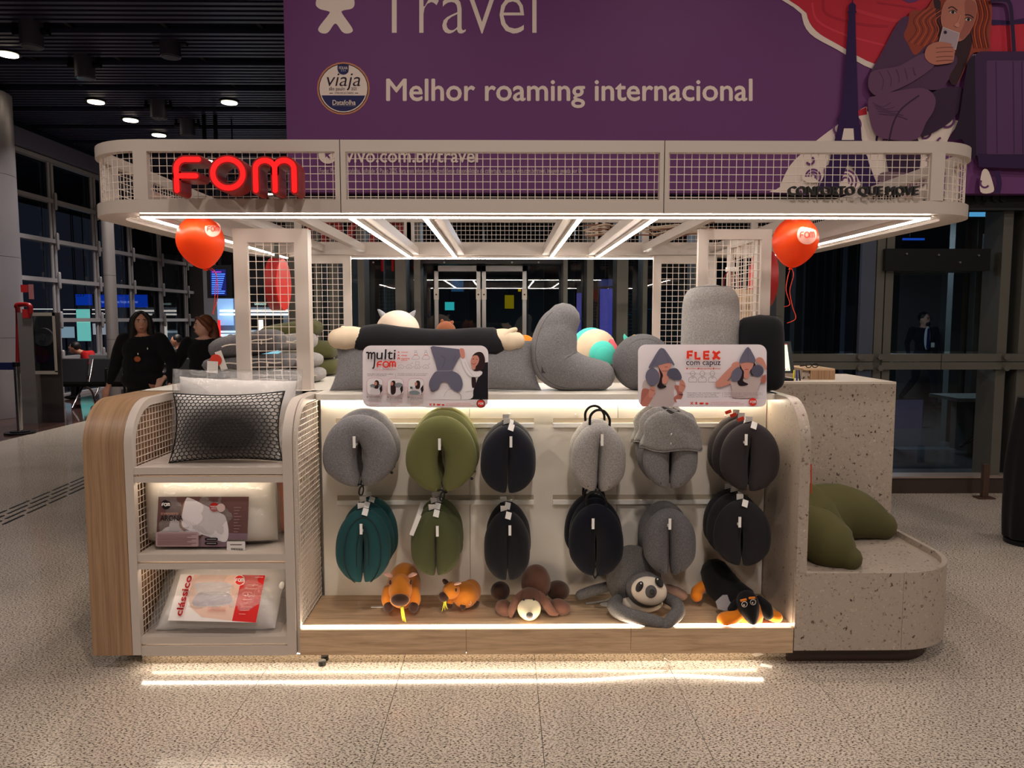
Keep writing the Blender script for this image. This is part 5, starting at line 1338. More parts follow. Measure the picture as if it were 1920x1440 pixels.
for si, (row, hx, h0, h1, x0, y0, x1, y1, m, words_, cnt, th, gap, yaw, ex) in enumerate(stacks):
    xh, zh = hook(hx, (h0, h1), 797 if row == 'upper' else 941, si % 6, row)
    Yc = 3.293 + th / 2
    k = scale_at((x0 + x1) / 2, (y0 + y1) / 2, Yc)
    w_, h_ = (x1 - x0) * k * 1.0, (y1 - y0) * k
    hf = max(.2, min(.38, (h1 - y0) / (y1 - y0)))
    cxm = P((x0 + x1) / 2, 900, Yc).x
    root = None
    hookname = '%s hook of the %s rail' % (ORD[si % 6], row)
    hookname = hookname.replace(' of the ', ', ').replace(' rail', ' rail')
    labels = ['%s, front one on the %s' % (words_, hookname), ('%s, second on the %s' if cnt > 2 else '%s, rear one on the %s') % (words_, hookname), '%s, rearmost on the %s' % (words_, hookname)]
    for q in range(cnt):
        if root is None:
            root = thing('neck_pillow', labels[0], 'neck pillow', (0, 0, 0), 'neck pillows on the display wall')
            b = B(); b.rings(neck_rings(w_, h_, th, gap, hf), 0, True, True)
            b.build('cushion', m, root, sharp=False)
            c, rr, r0 = neck_geo(w_, h_, th, gap, hf); n = len(c)
            zb = -h_ * (1 - hf)
            # stitched gathers near the two ends
            b = B()
            for s_ in (-1, 1):
                for u in range(4): 
                    xx = s_ * (r0 * .75 + .002 * u); zz = zb + .03 + .012 * u
                    b.rbox((xx, -th / 2 * .80, zz), (.007, .003, .002), (0, .5 * s_, 0))
            if si not in (0, 1, 6): b.build('stitching', plain('dark_thread', (20, 20, 22), 0.8), root)['kind'] = 'stuff'
            if 'cord' in ex:
                b = B(); b.tube(smooth_pts([(-.03, -.02, zb + .008), (0, -.03, zb + .012), (.012, -.03, zb - .006), (.005, -.03, zb - .035), (-.008, -.03, zb - .03), (0, -.03, zb), (.03, -.02, zb + .01)], 5), .0035, 6); b.build('cord', ROPE, root)
                b = B(); b.ell((w_ * .42, -.02, zb * .72), (.007, .006, .007), None, 10, 6); b.build('toggle', BLACK, root)
            if 'rope' in ex:
                b = B(); zt = h_ * hf
                b.tube(smooth_pts([(-.045, 0, zt - .012), (-.044, -.01, zt + .03), (-.02, -.015, zt + .056), (.015, -.012, zt + .054), (.042, -.005, zt + .02), (.045, 0, zt - .015)], 5), .006, 8); b.build('rope_loop', ROPE, root)
                b = B(); b.tube([(-.015, -.02, zb + .02), (0, -.03, zb - .006), (.02, -.02, zb + .02)], .005, 6); b.build('rope_end', ROPE, root)
            if 'piping' in ex:
                for q_, off in ((0, .05), (1, -.05)):
                    b = B(); pts = []
                    for i in range(3, n - 3):
                        t = (c[i + 1] - c[i - 1]).normalized(); nn = Vector((-t.y, t.x)); o_ = .28 if q_ == 0 else -.62
                        if q_ == 0: o_ = .30 
                        p = c[i] + nn * rr[i] * o_; pts.append((p.x, -th / 2 * (rr[i] / r0) ** .55 * math.sqrt(max(.02, 1 - abs(o_) ** 2.3)) - .001, p.y))
                    if q_ == 1: pts = pts[9:-9]
                    b.tube(pts, .0022, 6); b.build('piping', PIPING, root)
            if 'hood' in ex:
                b = B(); rings = []
                for u in range(15):
                    v = u / 14; z = -h_ * .13 + (h_ * hf + .03 + h_ * .13) * math.sin(v * math.pi / 2 * .96)
                    hw = (w_ * .545 * (1 - .34 * v)) * math.sqrt(max(0.0, 1 - (max(0, v - .35) / .68) ** 2.2)) + .006
                    ring = []
                    for j in range(40):
                        a = R(j * 9); wr = 1 + .035 * math.sin(a * 5 + v * 9) + .07 * mnoise.noise(Vector((math.cos(a) * 3, v * 6, math.sin(a) * 3)))
                        ring.append((hw * math.cos(a) * wr, (th * .5 + .014) * (1 - .35 * v) * math.sin(a) * wr - .004, z + .006 * math.sin(a * 4)))
                    rings.append(ring)
                b.rings(rings, 0, False, True); o = b.build('hood', GREYHOOD, root, sharp=False)
                o.modifiers.new('cloth', 'SOLIDIFY').thickness = .002
                b = B(); b.tube([p for p in rings[0]], .0022, 5, closed=True); b.build('hem', GREYHOOD, root)
            zt = h_ * hf
            if 'tag' in ex:
                price_tag(root, (-.012, -.012, zt + .028), (R(14), 0, R(-6)))
                price_tag(root, (.012, -th * .3, zt + .006), (R(-38), R(20), R(8)), (.026, .034))
                b = B(); b.tube([(-.03, .0, zt - .006), (0, -.008, zt + .004), (.03, 0, zt - .006)], .006, 6, squash=(.4, 1)); b.build('loop_tab', BLACKF, root)
            if 'redtag' in ex: price_tag(root, (-.05, 0, zt + .02), (R(10), R(-25), 0), (.03, .018), TAGRED, 'red_tag')
            if 'longtag' in ex: price_tag(root, (-w_ * .30, -th * .42, zt - .012), (R(-12), R(24), 0), (.02, .095), PAPER, 'long_tag')
            put(root, (cxm, Yc, zh + .0115), (R(random.uniform(-2, 2)), R(random.uniform(-2, 2)), R(yaw)))
            cur = root
        else:
            cur = copy_thing(root, labels[q])
            put(cur, (cxm + random.uniform(-.008, .008) + (.006 * q if si < 2 else 0), Yc + q * (th + .003), zh + .0115 + random.uniform(-.004, .006) + (.012 if si < 2 else .004)), (R(random.uniform(-3, 3)), R(random.uniform(-4, 4)), R(yaw * .5 + random.uniform(-6, 6))))
# ---------------------------------------------------------------- pillows
def cushion(w, h, t, n=26, p=3.0, pinch=.06, wrinkle=0.0, seed=0, M=None, bottom=0.0):
    """pillow standing in the xz plane; M places it"""
    M = M or Matrix.Identity(4); b = B()
    for side in (-1, 1):
        vs = []
        for i in range(n + 1):
            for j in range(n + 1):
                u = math.sin(math.pi / 2 * (2 * i / n - 1)); v = math.sin(math.pi / 2 * (2 * j / n - 1))
                x = w / 2 * u * (1 - pinch * (1 - v * v)); z = h / 2 * v * (1 - pinch * (1 - u * u))
                x *= 1 + bottom * (1 - v) / 2
                y = side * t / 2 * (max(0, 1 - abs(u) ** p) ** .55) * (max(0, 1 - abs(v) ** p) ** .55)
                if wrinkle:
                    d = wrinkle * mnoise.noise(Vector((x * 9 + seed, z * 9, side * 3 + seed))) + wrinkle * .5 * mnoise.noise(Vector((x * 30, z * 26 + seed, side)))
                    y += d * side; x += d * .6; z += d * .5
                vs.append(M @ Vector((x, y, z)))
        fs = [(i * (n + 1) + j, i * (n + 1) + j + 1, (i + 1) * (n + 1) + j + 1, (i + 1) * (n + 1) + j) for i in range(n) for j in range(n)]
        if side > 0: fs = [f[::-1] for f in fs]
        b.add(vs, fs, 0, True)
    return b
def TR(loc, rot=(0, 0, 0)): return Matrix.Translation(Vector(loc)) @ Euler(rot).to_matrix().to_4x4()
WHITEF = fabric('white_cotton', (226, 220, 216))
# top shelf: net pillow leaning in front of a bagged white pillow
zt1 = PZ(390, 877, 3.2)
Mx = TR((PX(425, 808, 3.33), 3.345, zt1 + .158), (R(-15), R(-1), 0))
net = thing('net_pillow', 'dark pillow in a black honeycomb net on the top shelf', 'pillow', (Mx.translation.x, 3.33, zt1))
NETIN = MATS.get('net_inner')
m, nt, bs = new_mat('grey_centre_gradient')  # grey is darkest in the middle and paler towards the edges
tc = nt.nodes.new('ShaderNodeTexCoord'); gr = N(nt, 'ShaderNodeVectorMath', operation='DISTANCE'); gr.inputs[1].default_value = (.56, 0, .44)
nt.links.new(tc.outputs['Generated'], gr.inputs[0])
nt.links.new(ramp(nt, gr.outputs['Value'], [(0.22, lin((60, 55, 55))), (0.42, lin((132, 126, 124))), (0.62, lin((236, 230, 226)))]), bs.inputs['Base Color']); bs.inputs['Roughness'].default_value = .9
W_, H_, T_ = .505, .315, .17
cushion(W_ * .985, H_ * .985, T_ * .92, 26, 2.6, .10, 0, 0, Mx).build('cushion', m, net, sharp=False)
b = B()
def net_pt(x, z):
    u = max(-1, min(1, x / (W_ / 2 * (1 - .02)))); v = max(-1, min(1, z / (H_ / 2 * (1 - .02))))
    # follow the pinched outline
    X = W_ / 2 * u * (1 - .10 * (1 - v * v)); Z = H_ / 2 * v * (1 - .10 * (1 - u * u))
    y = -T_ / 2 * (max(0, 1 - abs(u) ** 2.6) ** .55) * (max(0, 1 - abs(v) ** 2.6) ** .55) - .004
    return Mx @ Vector((X, y, Z))
hs = 0.0130; dx = hs * math.sqrt(3); dz = hs * 1.5 * .82
nx, nz = int(W_ / dx) + 1, int(H_ / dz) + 1; done = set()
for r_ in range(-1, nz + 1):
    for c_ in range(-1, nx + 1):
        cx_ = -W_ / 2 + c_ * dx + (dx / 2 if r_ % 2 else 0); cz_ = -H_ / 2 + r_ * dz
        hexp = [(cx_ + hs * math.cos(R(30 + 60 * k)), cz_ + hs * .82 * math.sin(R(30 + 60 * k))) for k in range(6)]
        for k in range(6):
            a, c = hexp[k], hexp[(k + 1) % 6]; mid = (round((a[0] + c[0]) * 2500), round((a[1] + c[1]) * 2500))
            if mid in done or abs((a[0] + c[0]) / 2) > W_ / 2 or abs((a[1] + c[1]) / 2) > H_ / 2: continue
            done.add(mid); b.tube([net_pt(*a), net_pt(*c)], .0021, 4, smooth=False)
o = b.build('honeycomb_net', plain('black_net_cord', (24, 22, 22), 0.7), net); o['kind'] = 'stuff'
edge = [net_pt(W_ / 2 * .98 * x, H_ / 2 * .98 * z) for x, z in [(-1 + 2 * k / 24, 1) for k in range(25)] + [(1, 1 - 2 * k / 16) for k in range(1, 17)] + [(1 - 2 * k / 24, -1) for k in range(1, 25)] + [(-1, -1 + 2 * k / 16) for k in range(1, 16)]]
b = B(); b.tube(edge, .003, 5, closed=True); b.build('edge_cord', plain('black_net_cord', (24, 22, 22), 0.7), net)
Mx = TR((PX(445, 780, 3.55), 3.545, zt1 + .18), (R(-6), R(2), 0))
bag = thing('bagged_pillow', 'white pillow in a clear bag behind the honeycomb net pillow', 'pillow', (Mx.translation.x, 3.54, zt1), 'pillows on the open shelves')
cushion(.56, .36, .15, 22, 3.2, .04, .006, 3, Mx).build('cushion', WHITEF, bag, sharp=False)
cushion(.62, .405, .18, 30, 3.6, .02, .022, 9, TR((PX(445, 780, 3.55), 3.55, zt1 + .20), (R(-6), 0, 0))).build('clear_bag', FILM, bag, sharp=False)
b = B(); e0 = P(338, 742, 3.5); b.flat([P(325, 706, 3.5), P(350, 713, 3.47), P(376, 724, 3.45), P(395, 738, 3.43), P(370, 748, 3.43), P(338, 742, 3.47)]); b.build('bag_corner', FILM, bag)
# middle shelf: pillow with the brown card
zt2 = PZ(390, 1040, 3.2)
def bagged(nm, lab, px0, py0, px1, py1, Y, t, tilt, m, zs, wr=.014):
    k = scale_at((px0 + px1) / 2, (py0 + py1) / 2, Y)
    w_, h_ = (px1 - px0) * k, (py1 - py0) * k
    M_ = TR((P((px0 + px1) / 2, 900, Y).x, Y, zs + h_ / 2 + .004), (R(tilt), 0, 0))
    r = thing(nm, lab, 'pillow', (M_.translation.x, Y, zs), 'pillows on the open shelves')
    cushion(w_ * .96, h_ * .95, t, 22, 6, .01, .004, 5, M_).build('cushion', m, r, sharp=False)
    cushion(w_, h_ * .99, t * 1.12, 36, 5, .0, wr, 2, M_).build('clear_bag', FILM, r, sharp=False)
    return r
CREAM = fabric('cream_cotton', (230, 222, 210))
r = bagged('bagged_pillow', 'thin orange edged pillow bag at the right end of the middle shelf', 470, 908, 538, 1020, 3.52, .10, 0, fabric('orange_sleeve', (206, 120, 84)), zt2, .02)
ar = bagged('bagged_pillow', 'cream pillow in a clear bag with a brown ARONA card', 271, 906, 522, 1038, 3.38, .20, 0, CREAM, zt2)
Yc_ = 3.272
pr = Print(ar, Yc_, lambda x, y: (270 + x / 4.8, 900 + y / 4.8))
pr.fill([(132, 150), (945, 150), (930, 535), (760, 535), (755, 600), (106, 600)], (104, 72, 70), False)
pr.fill([(440, 600), (560, 470), (930, 480), (930, 535), (760, 535), (755, 600)], (132, 106, 118), False)
pr.fill([(160, 458), (220, 420), (330, 440), (500, 470), (480, 500), (160, 470)], (222, 212, 214)).fill([(225, 440), (250, 350), (330, 380), (350, 440), (330, 470), (235, 460)], (206, 196, 200))
pr.fill([(345, 230), (330, 330), (318, 390), (330, 430), (380, 450), (400, 230), (390, 165)], (150, 116, 100)).fill([(380, 170), (420, 162), (560, 230), (690, 295), (735, 330), (762, 440), (755, 530), (710, 555), (560, 500), (380, 440), (340, 390), (350, 280)], (230, 222, 226))
for q in range(7): pr.stroke([(360 + q * 26, 350 + q * 10), (420 + q * 28, 440 + q * 10)], 3, (196, 186, 196), False)
pr.disc(203, 218, 42, (22, 16, 20)); fom_small(pr, 166, 205, 238, 230, (236, 230, 228), 7)
pr.text('travesseiro', 158, 282, 314, 308, (206, 150, 130)).text('ARONA', 155, 316, 358, 362, (18, 14, 18), .02)
pr.disc(640, 240, 42, (176, 26, 30)).disc(700, 245, 38, (206, 180, 176)).text('MAIOR', 606, 226, 668, 240, (236, 226, 224)).text('CONFORTO', 610, 248, 656, 260, (236, 226, 224))
pr.rrect(115, 462, 500, 592, 16, (176, 148, 150))
for q in range(8): pr.stroke([(132, 482 + q * 13), (480 - (q % 3) * 40, 482 + q * 13)], 4, (120, 70, 70), False)
for q in range(9): pr.stroke([(820, 240 + q * 27), (885 - (q % 3) * 14, 240 + q * 27)], 4, (170, 140, 140), False)
for q in (0, 1): pr.rrect(562, 508 + q * 36, 678, 536 + q * 36, 14, (20, 16, 20)).stroke([(580, 522 + q * 36), (665, 522 + q * 36)], 5, (190, 180, 180), False)
pr.rrect(760, 540, 925, 625, 10, (228, 222, 218)).stroke([(790, 570), (895, 570)], 8, (90, 84, 84), False)
for q in range(14): pr.stroke([(802 + q * 8, 600), (802 + q * 8, 616)], 4 if q % 3 else 6, (40, 36, 36), False)
pr.done('printed_card')
# bottom shelf: tilted bag reading classico
zt3 = PZ(390, 1195, 3.2)
def plane_surf(p0, nrm):
    p0, nrm = Vector(p0), Vector(nrm).normalized()
    def f(px, py, l):
        d = _dir(px, py); o_ = Vector((0, 0, CAM_H)); t = (p0 - o_).dot(nrm) / d.dot(nrm); return o_ + d * t + nrm * l
    return f
tl = R(-50)
cl_c = Vector((PX(424, 1130, 3.40), 3.405, zt3 + .128))
cl = thing('bagged_pillow', 'white pillow in a clear bag with red clássico lettering, bottom shelf', 'pillow', (cl_c.x, 3.4, zt3), 'pillows on the open shelves')
Mx = TR(cl_c, (tl, 0, 0))
cushion(.53, .37, .16, 22, 4, .02, .006, 4, Mx).build('cushion', WHITEF, cl, sharp=False)
cushion(.60, .41, .185, 36, 5, .0, .016, 7, Mx).build('clear_bag', FILM, cl, sharp=False)
nrm = Mx.to_3x3() @ Vector((0, -1, 0))
pr = Print(cl, 0, lambda x, y: (270 + x / 4.8, 900 + y / 4.8), plane_surf(cl_c + nrm * .086, nrm))
pr.fill([(330, 850), (1095, 858), (1010, 1285), (215, 1265)], (230, 222, 220), False)
pr.fill([(450, 855), (885, 858), (795, 1270), (520, 1235), (420, 1150), (400, 1050)], (222, 186, 170), False)
pr.fill([(885, 856), (1093, 860), (1008, 1285), (793, 1270)], (206, 26, 26), False)
pr.fill([(465, 930), (770, 930), (770, 1010), (780, 1120), (450, 1135), (480, 1020)], (200, 190, 194)).fill([(480, 1030), (560, 1010), (760, 1020), (770, 1110), (450, 1132)], (176, 166, 174))
pr.disc(862, 905, 46, (216, 40, 36)).ring(862, 905, 45, 5, (236, 220, 216)); fom_small(pr, 824, 892, 900, 918, (240, 228, 226), 7)
for q in range(9): pr.stroke([(930 - q * 9, 950 + q * 33), (1030 - q * 9 - (q % 3) * 20, 952 + q * 33)], 5, (236, 160, 150), False)
pr.text('conforto', 1000, 876, 1076, 890, (240, 210, 206))
for q in range(3): pr.stroke([(580, 1160 + q * 14), (740, 1162 + q * 14)], 4, (206, 130, 116), False)
lf = pr.lift + .0006
vs, fs = text_mesh('clássico', 0, 0, 0, 1.0)
X0, X1 = min(v[0] for v in vs), max(v[0] for v in vs); Y0, Y1 = min(v[1] for v in vs), max(v[1] for v in vs)
def cl_pt(v, ox, oy):
    s_ = (v[0] - X0) / (X1 - X0); t_ = (v[1] - Y0) / (Y1 - Y0)
    a = Vector((292 + s_ * (372 - 292) - 0 + ox, 1232 - s_ * (1232 - 905) + oy)); up = Vector((58, -8)) * 1.0
    a = Vector((346 + s_ * (440 - 346), 1232 - s_ * (1232 - 875))) + Vector((-58, -4)) * t_ + Vector((ox, oy))
    return pr.surf(270 + a.x / 4.8, 900 + a.y / 4.8, lf)
b = B()
for ox, oy in ((0, 0), (3, 0), (-3, 0), (0, 3), (0, -3)): b.add([cl_pt(v, ox, oy) for v in vs], fs)
b.build('lettering', plain('print_206_26_40', (206, 26, 40), .6), cl)
pr.done('printed_card')
b = B(); p = P(528, 1098, 3.36); b.ell(p, (.012, .012, .02), (0, .3, 0)); o = b.build('round_tag', PAPER, cl)

# ---------------------------------------------------------------- goods on the counter
SEAMG = plain('grey_seam', (88, 86, 88), 0.9)
k = scale_at(815, 690, 3.70)
Mx = TR((P(817, 690, 3.70).x, 3.705, CT + .125), (R(-9), 0, 0))
lp = thing('long_pillow', 'long heather grey body pillow standing under the stuffed arms', 'pillow', (Mx.translation.x, 3.70, CT))
cushion(1.0, .25, .17, 30, 3.0, .05, 0, 0, Mx, .05).build('cushion', GREYM, lp, sharp=False)
b = B(); b.tube([Mx @ Vector((-.495 + .99 * i / 30, 0.0, -.1215 + .006 * (1 - (i / 15 - 1) ** 2))) for i in range(31)], .003, 6); b.build('seam', SEAMG, lp)
ap = thing('arm_pillow', 'stuffed hugging arms in a black sleeve with two cream mitten hands', 'plush', P(800, 655, 3.69))
def tp(lst, Y): return [P(x, y, Y) for x, y in lst]
b = B(); rad = [scale_at(800, 634, 3.69) * v for v in (22, 26, 27, 24, 22, 22, 23, 25, 27, 30, 27)]
b.tube(smooth_pts(tp([(681, 638), (690, 636), (715, 634), (750, 636), (780, 637), (815, 639), (850, 640), (880, 640), (905, 641), (918, 643), (924, 645)], 3.69), 3), [rad[min(10, i // 3)] + (rad[min(10, i // 3 + 1)] - rad[min(10, i // 3)]) * (i % 3) / 3 for i in range(31)], 20, 0, True)
b.build('sleeve', fabric('black_sleeve', (24, 23, 28)), ap, sharp=False)
CREAMP = fabric('cream_plush', (226, 206, 178))
def mitt(pts, rads, thumb, trad, parent, Y=3.69):
    b = B(); kk = scale_at(800, 634, Y); q = smooth_pts(tp(pts, Y), 4); rr = []
    for i in range(len(q)): a = i / 4; j = min(int(a), len(rads) - 2); rr.append(kk * (rads[j] + (rads[j + 1] - rads[j]) * (a - j)))
    b.tube(q, rr, 18, 0, True); b.build('hand', CREAMP, parent, sharp=False)
    b = B(); q = smooth_pts([P(x, y, Y - d) for x, y, d in thumb], 4); b.tube(q, [kk * (trad[0] + (trad[1] - trad[0]) * i / (len(q) - 1)) for i in range(len(q))], 12, 0, True); b.build('thumb', CREAMP, parent, sharp=False)
mitt([(634, 635), (648, 634), (664, 633), (680, 634)], (19, 22, 21, 18), [(643, 616, .0), (651, 622, .02), (660, 630, .03)], (5.5, 8), ap)
mitt([(967, 639), (955, 639), (940, 637), (922, 637)], (17, 22, 21, 18), [(966, 618, .0), (957, 622, .02), (946, 630, .03)], (4.5, 8), ap)
# boomerang pillow, ball pillow, tall bolster, black bolster
bp_ = thing('boomerang_pillow', 'tall heather grey boomerang shaped pillow standing on the counter', 'pillow', P(1075, 733, 3.72))
b = B(); kk = scale_at(1070, 660, 3.72); pts = [(1056, 600, 32), (1047, 615, 38), (1041, 635, 42), (1038, 658, 44), (1042, 678, 45), (1056, 690, 43), (1075, 697, 38), (1097, 701, 33), (1124, 704, 29)]
q = smooth_pts([P(x, y, 3.72) for x, y, _ in pts], 4); rr = []
for i in range(len(q)): a = i / 4; j = min(int(a), len(pts) - 2); rr.append(kk * (pts[j][2] + (pts[j + 1][2] - pts[j][2]) * (a - j)))
b.tube(q, rr, 28, 0, True); b.build('cushion', GREYM, bp_, sharp=False)
b = B(); 
sp = []
for i in range(0, len(q)):
    t_ = (q[min(i + 1, len(q) - 1)] - q[max(i - 1, 0)]).normalized(); nn = Vector((t_.z, 0, -t_.x)); sp.append(q[i] + nn * rr[i] * .80 + Vector((0, -rr[i] * .60, 0)))
b.tube(sp, .0018, 5); b.build('seam', SEAMG, bp_)
p = P(1020, 692, 3.63); b = B(); b.box(p.x - .012, p.x + .012, p.y - .002, p.y + .002, p.z - .02, p.z + .02); b.build('cloth_label', plain('dark_label', (50, 48, 52), .8), bp_)
ball = thing('ball_pillow', 'round heather grey cushion between the boomerang pillow and the FLEX sign', 'pillow', P(1204, 733, 3.74))
kk = scale_at(1204, 680, 3.74); c_ = P(1204, 680, 3.74); b = B(); b.ell(c_, (kk * 56, kk * 44, kk * 54), None, 36, 22); b.build('cushion', DGREY, ball, sharp=False)
b = B(); b.tube([c_ + Vector((-kk * 56 * .80 * math.cos(R(a)), -kk * 44 * .55, kk * 54 * .84 * math.sin(R(a)))) for a in range(0, 181, 10)], .0018, 5); b.build('seam', SEAMG, ball)
def bolster(nm, lab, px0, py0, px1, py1, Y, m, depth, roll=0, top_e=.5):
    kk = scale_at((px0 + px1) / 2, (py0 + py1) / 2, Y); a = P((px0 + px1) / 2, py1, Y); w_ = (px1 - px0) * kk; h_ = PZ(px0, py0, Y) - CT
    r = thing(nm, lab, 'pillow', (a.x, Y, CT)); M_ = TR((a.x, Y, CT), (0, R(roll), 0)); b = B(); rings = []
    for i in range(31):
        v = -1 + 2 * i / 30; f = max(0.0, 1 - abs(v) ** 7) ** (1 / 2.6) if abs(v) < 1 else 0.0
        f = max(f, .05); z = h_ * (v + 1) / 2; ww = w_ / 2 * f * (1 - .06 * (v + 1) / 2)
        ring = []
        for j in range(32):
            t_ = 2 * math.pi * j / 32; ex = lambda q: math.copysign(abs(q) ** .75, q)
            ring.append(M_ @ Vector((ww * ex(math.cos(t_)), depth / 2 * f * ex(math.sin(t_)), z)))
        rings.append(ring)
    b.rings(rings, 0, True, True); b.build('cushion', m, r, sharp=False)
    b = B(); b.tube([M_ @ Vector((w_ / 2 * .78 * math.cos(R(a_)), -depth * .38, h_ * .955 + .012 * math.sin(R(a_)))) for a_ in range(0, 181, 15)], .0016, 5); b.build('seam', SEAMG if m != BLACKF2 else BLACK, r)
    return r
BLACKF2 = fabric('black_jersey', (15, 15, 20))
bolster('bolster', 'tall light grey bolster pillow behind the FLEX sign', 1274, 533, 1384, 735, 3.63, LGREY, .17)
bolster('bolster', 'black bolster pillow leaning beside the tall grey one', 1381, 590, 1470, 735, 3.60, BLACKF2, .17, -2)
# zip pillows stacked under the left tower
ZIP = plain('white_zip', (222, 212, 200), 0.6)
def flat_pillow(nm, lab, px0, px1, z0, t, Y, depth, m, roll=0, zipc=ZIP, grp='folded zip pillows on the counter', yaw=0, tags=False):
    x0, x1 = PX(px0, 690, Y), PX(px1, 690, Y); w_ = x1 - x0
    M_ = TR(((x0 + x1) / 2, Y + depth / 2, z0 + t / 2), (0, R(roll), R(yaw)))
    r = thing(nm, lab, 'pillow', ((x0 + x1) / 2, Y + depth / 2, z0), grp); b = B(); rings = []
    for i in range(25):
        v = -1 + 2 * i / 24; f = max(.04, (max(0, 1 - abs(v) ** 5)) ** .42); ring = []
        for j in range(24):
            a = 2 * math.pi * j / 24; ex = lambda q: math.copysign(abs(q) ** .7, q)
            ring.append(M_ @ Vector((w_ / 2 * v, depth / 2 * (.55 + .45 * f) * ex(math.cos(a)), t / 2 * f * ex(math.sin(a)))))
        rings.append(ring)
    b.rings(rings, 0, True, True); b.build('cushion', m, r, sharp=False)
    if zipc:
        b = B(); b.tube([M_ @ Vector((w_ * (-.25 + .7 * i / 12), -depth / 2 * 1.0 - .001, t * .05 + .004 * math.sin(i))) for i in range(13)], .004, 5); b.build('zip', zipc, r)
        b = B(); b.rbox(M_ @ Vector((w_ * .30, -depth / 2 - .008, -.004)), (.006, .004, .022)); b.build('zip_pull', zipc, r)
    if tags:
        p = M_ @ Vector((-w_ * .32, -depth / 2 - .004, t * .25))
        price_tag(r, p + Vector((.03, -.004, .05)), (0, R(-18), R(-4)), (.035, .10)); price_tag(r, p + Vector((.005, -.012, .0)), (0, R(4), 0), (.055, .06))
        b = B(); b.cyl(p + Vector((.02, -.008, .005)), .03, .002, 'Y', 24); b.build('red_tag', TAGRED, r)
    return r
flat_pillow('zip_pillow', 'lowest grey zip pillow in the stack behind the left mesh tower', 379, 548, CT + .001, .078, 3.84, .24, DGREY)
flat_pillow('zip_pillow', 'middle grey zip pillow with white tags, in the stack behind the left tower', 370, 536, CT + .080, .088, 3.83, .25, DGREY, -2, tags=True)
flat_pillow('zip_pillow', 'plump topmost grey zip pillow on the stack behind the left tower', 383, 520, CT + .160, .125, 3.83, .24, DGREY, -10)
flat_pillow('zip_pillow', 'light grey pillow end poking out low beside the left tower post', 520, 597, CT + .001, .085, 4.12, .24, LGREY)
flat_pillow('zip_pillow', 'light grey pillow end above it beside the left tower post', 512, 592, CT + .088, .085, 4.12, .24, LGREY, 4)
flat_pillow('zip_pillow', 'grey pillow with a dark round hole on top of the light grey ends', 510, 583, CT + .176, .10, 4.14, .22, LGREY, -6)
GG = 'olive pillows stacked by the rear mesh'
flat_pillow('olive_pillow', 'lowest olive green pillow by the rear left mesh panel', 545, 628, CT + .001, .105, 4.62, .3, OLIVE3, 0, None, GG)
flat_pillow('olive_pillow', 'second olive green pillow up, by the rear left mesh panel', 540, 623, CT + .107, .115, 4.62, .3, OLIVE3, 3, None, GG)
flat_pillow('olive_pillow', 'long tilted olive green pillow on top of the olive stack', 478, 592, CT + .222, .115, 4.60, .3, OLIVE3, -9, None, GG)
# toys on the rear counter
def plush(name, lab, base): return thing(name, lab, 'plush toy', base)
def el(nm, px, py, Y, rx, rz, ry, m, parent, rot=None, shape=None):
    kk = scale_at(px, py, Y); b = B(); b.ell(P(px, py, Y), (rx * kk, ry, rz * kk), rot, 24, 16, 0, shape); return b.build(nm, m, parent, sharp=False)
def tb(nm, pts, rads, m, parent, n=14):
    """pts: (px, py, Y); rads in pixels"""
    q = smooth_pts([P(*p) for p in pts], 4); kk = scale_at(*pts[0]); rr = []
    for i in range(len(q)): a = i / 4; j = min(int(a), len(rads) - 2); rr.append(kk * (rads[j] + (rads[j + 1] - rads[j]) * (a - j)))
    b = B(); b.tube(q, rr, n, 0, True); return b.build(nm, m, parent, sharp=False)
w1 = plush('plush_cat', 'cream plush head with small grey ears peeping over the black sleeve', P(746, 692, 5.22))
PINKC = fabric('pale_cream_plush', (232, 210, 190)); GREYEAR = fabric('grey_plush', (150, 150, 156))
el('head', 746, 620, 5.22, 41, 38, .14, PINKC, w1); el('body', 746, 668, 5.25, 40, 26, .14, PINKC, w1)
tb('ear', [(722, 596, 5.22), (713, 585, 5.22), (709, 581, 5.22)], (8, 4, 1.5), GREYEAR, w1); tb('ear', [(768, 596, 5.22), (775, 587, 5.22), (778, 583, 5.22)], (8, 4, 1.5), GREYEAR, w1)
w2 = plush('plush_bear', 'small brown plush head just showing over the black sleeve', P(836, 692, 5.25)); BRN = fabric('brown_plush', (134, 80, 54))
el('head', 836, 622, 5.25, 19, 20, .07, BRN, w2); el('body', 836, 666, 5.25, 24, 27, .08, BRN, w2); tb('ear', [(830, 606, 5.25), (829, 601, 5.25)], (5, 3), BRN, w2); tb('ear', [(845, 607, 5.25), (848, 604, 5.25)], (5, 3), BRN, w2)
w3 = plush('plush_orange', 'orange plush foot behind the cream mitten hand', P(990, 692, 5.2)); el('body', 985, 660, 5.2, 22, 32, .09, fabric('orange_plush', (226, 120, 26)), w3)
w4 = plush('plush_unicorn', 'turquoise and cream curled plush with a pink mane behind the boomerang pillow', P(1118, 692, 5.2))
TURQ = fabric('turquoise_plush', (86, 214, 198)); CRM2 = fabric('butter_plush', (238, 216, 184)); PNK = fabric('pink_plush', (232, 108, 120))
el('body', 1108, 655, 5.24, 38, 41, .12, TURQ, w4); el('belly', 1117, 656, 5.18, 39, 39, .12, CRM2, w4); el('head', 1130, 664, 5.08, 26, 25, .09, TURQ, w4)
tb('mane', [(1146, 640, 5.08), (1152, 655, 5.07), (1156, 672, 5.08)], (5, 8, 6), PNK, w4); el('snout', 1133, 668, 4.99, 17, 18, .03, TURQ, w4)
w5 = plush('plush_rainbow', 'pink and rainbow plush peak behind the ball cushion', P(1190, 692, 5.2)); el('body', 1192, 664, 5.2, 26, 30, .08, PNK, w5)
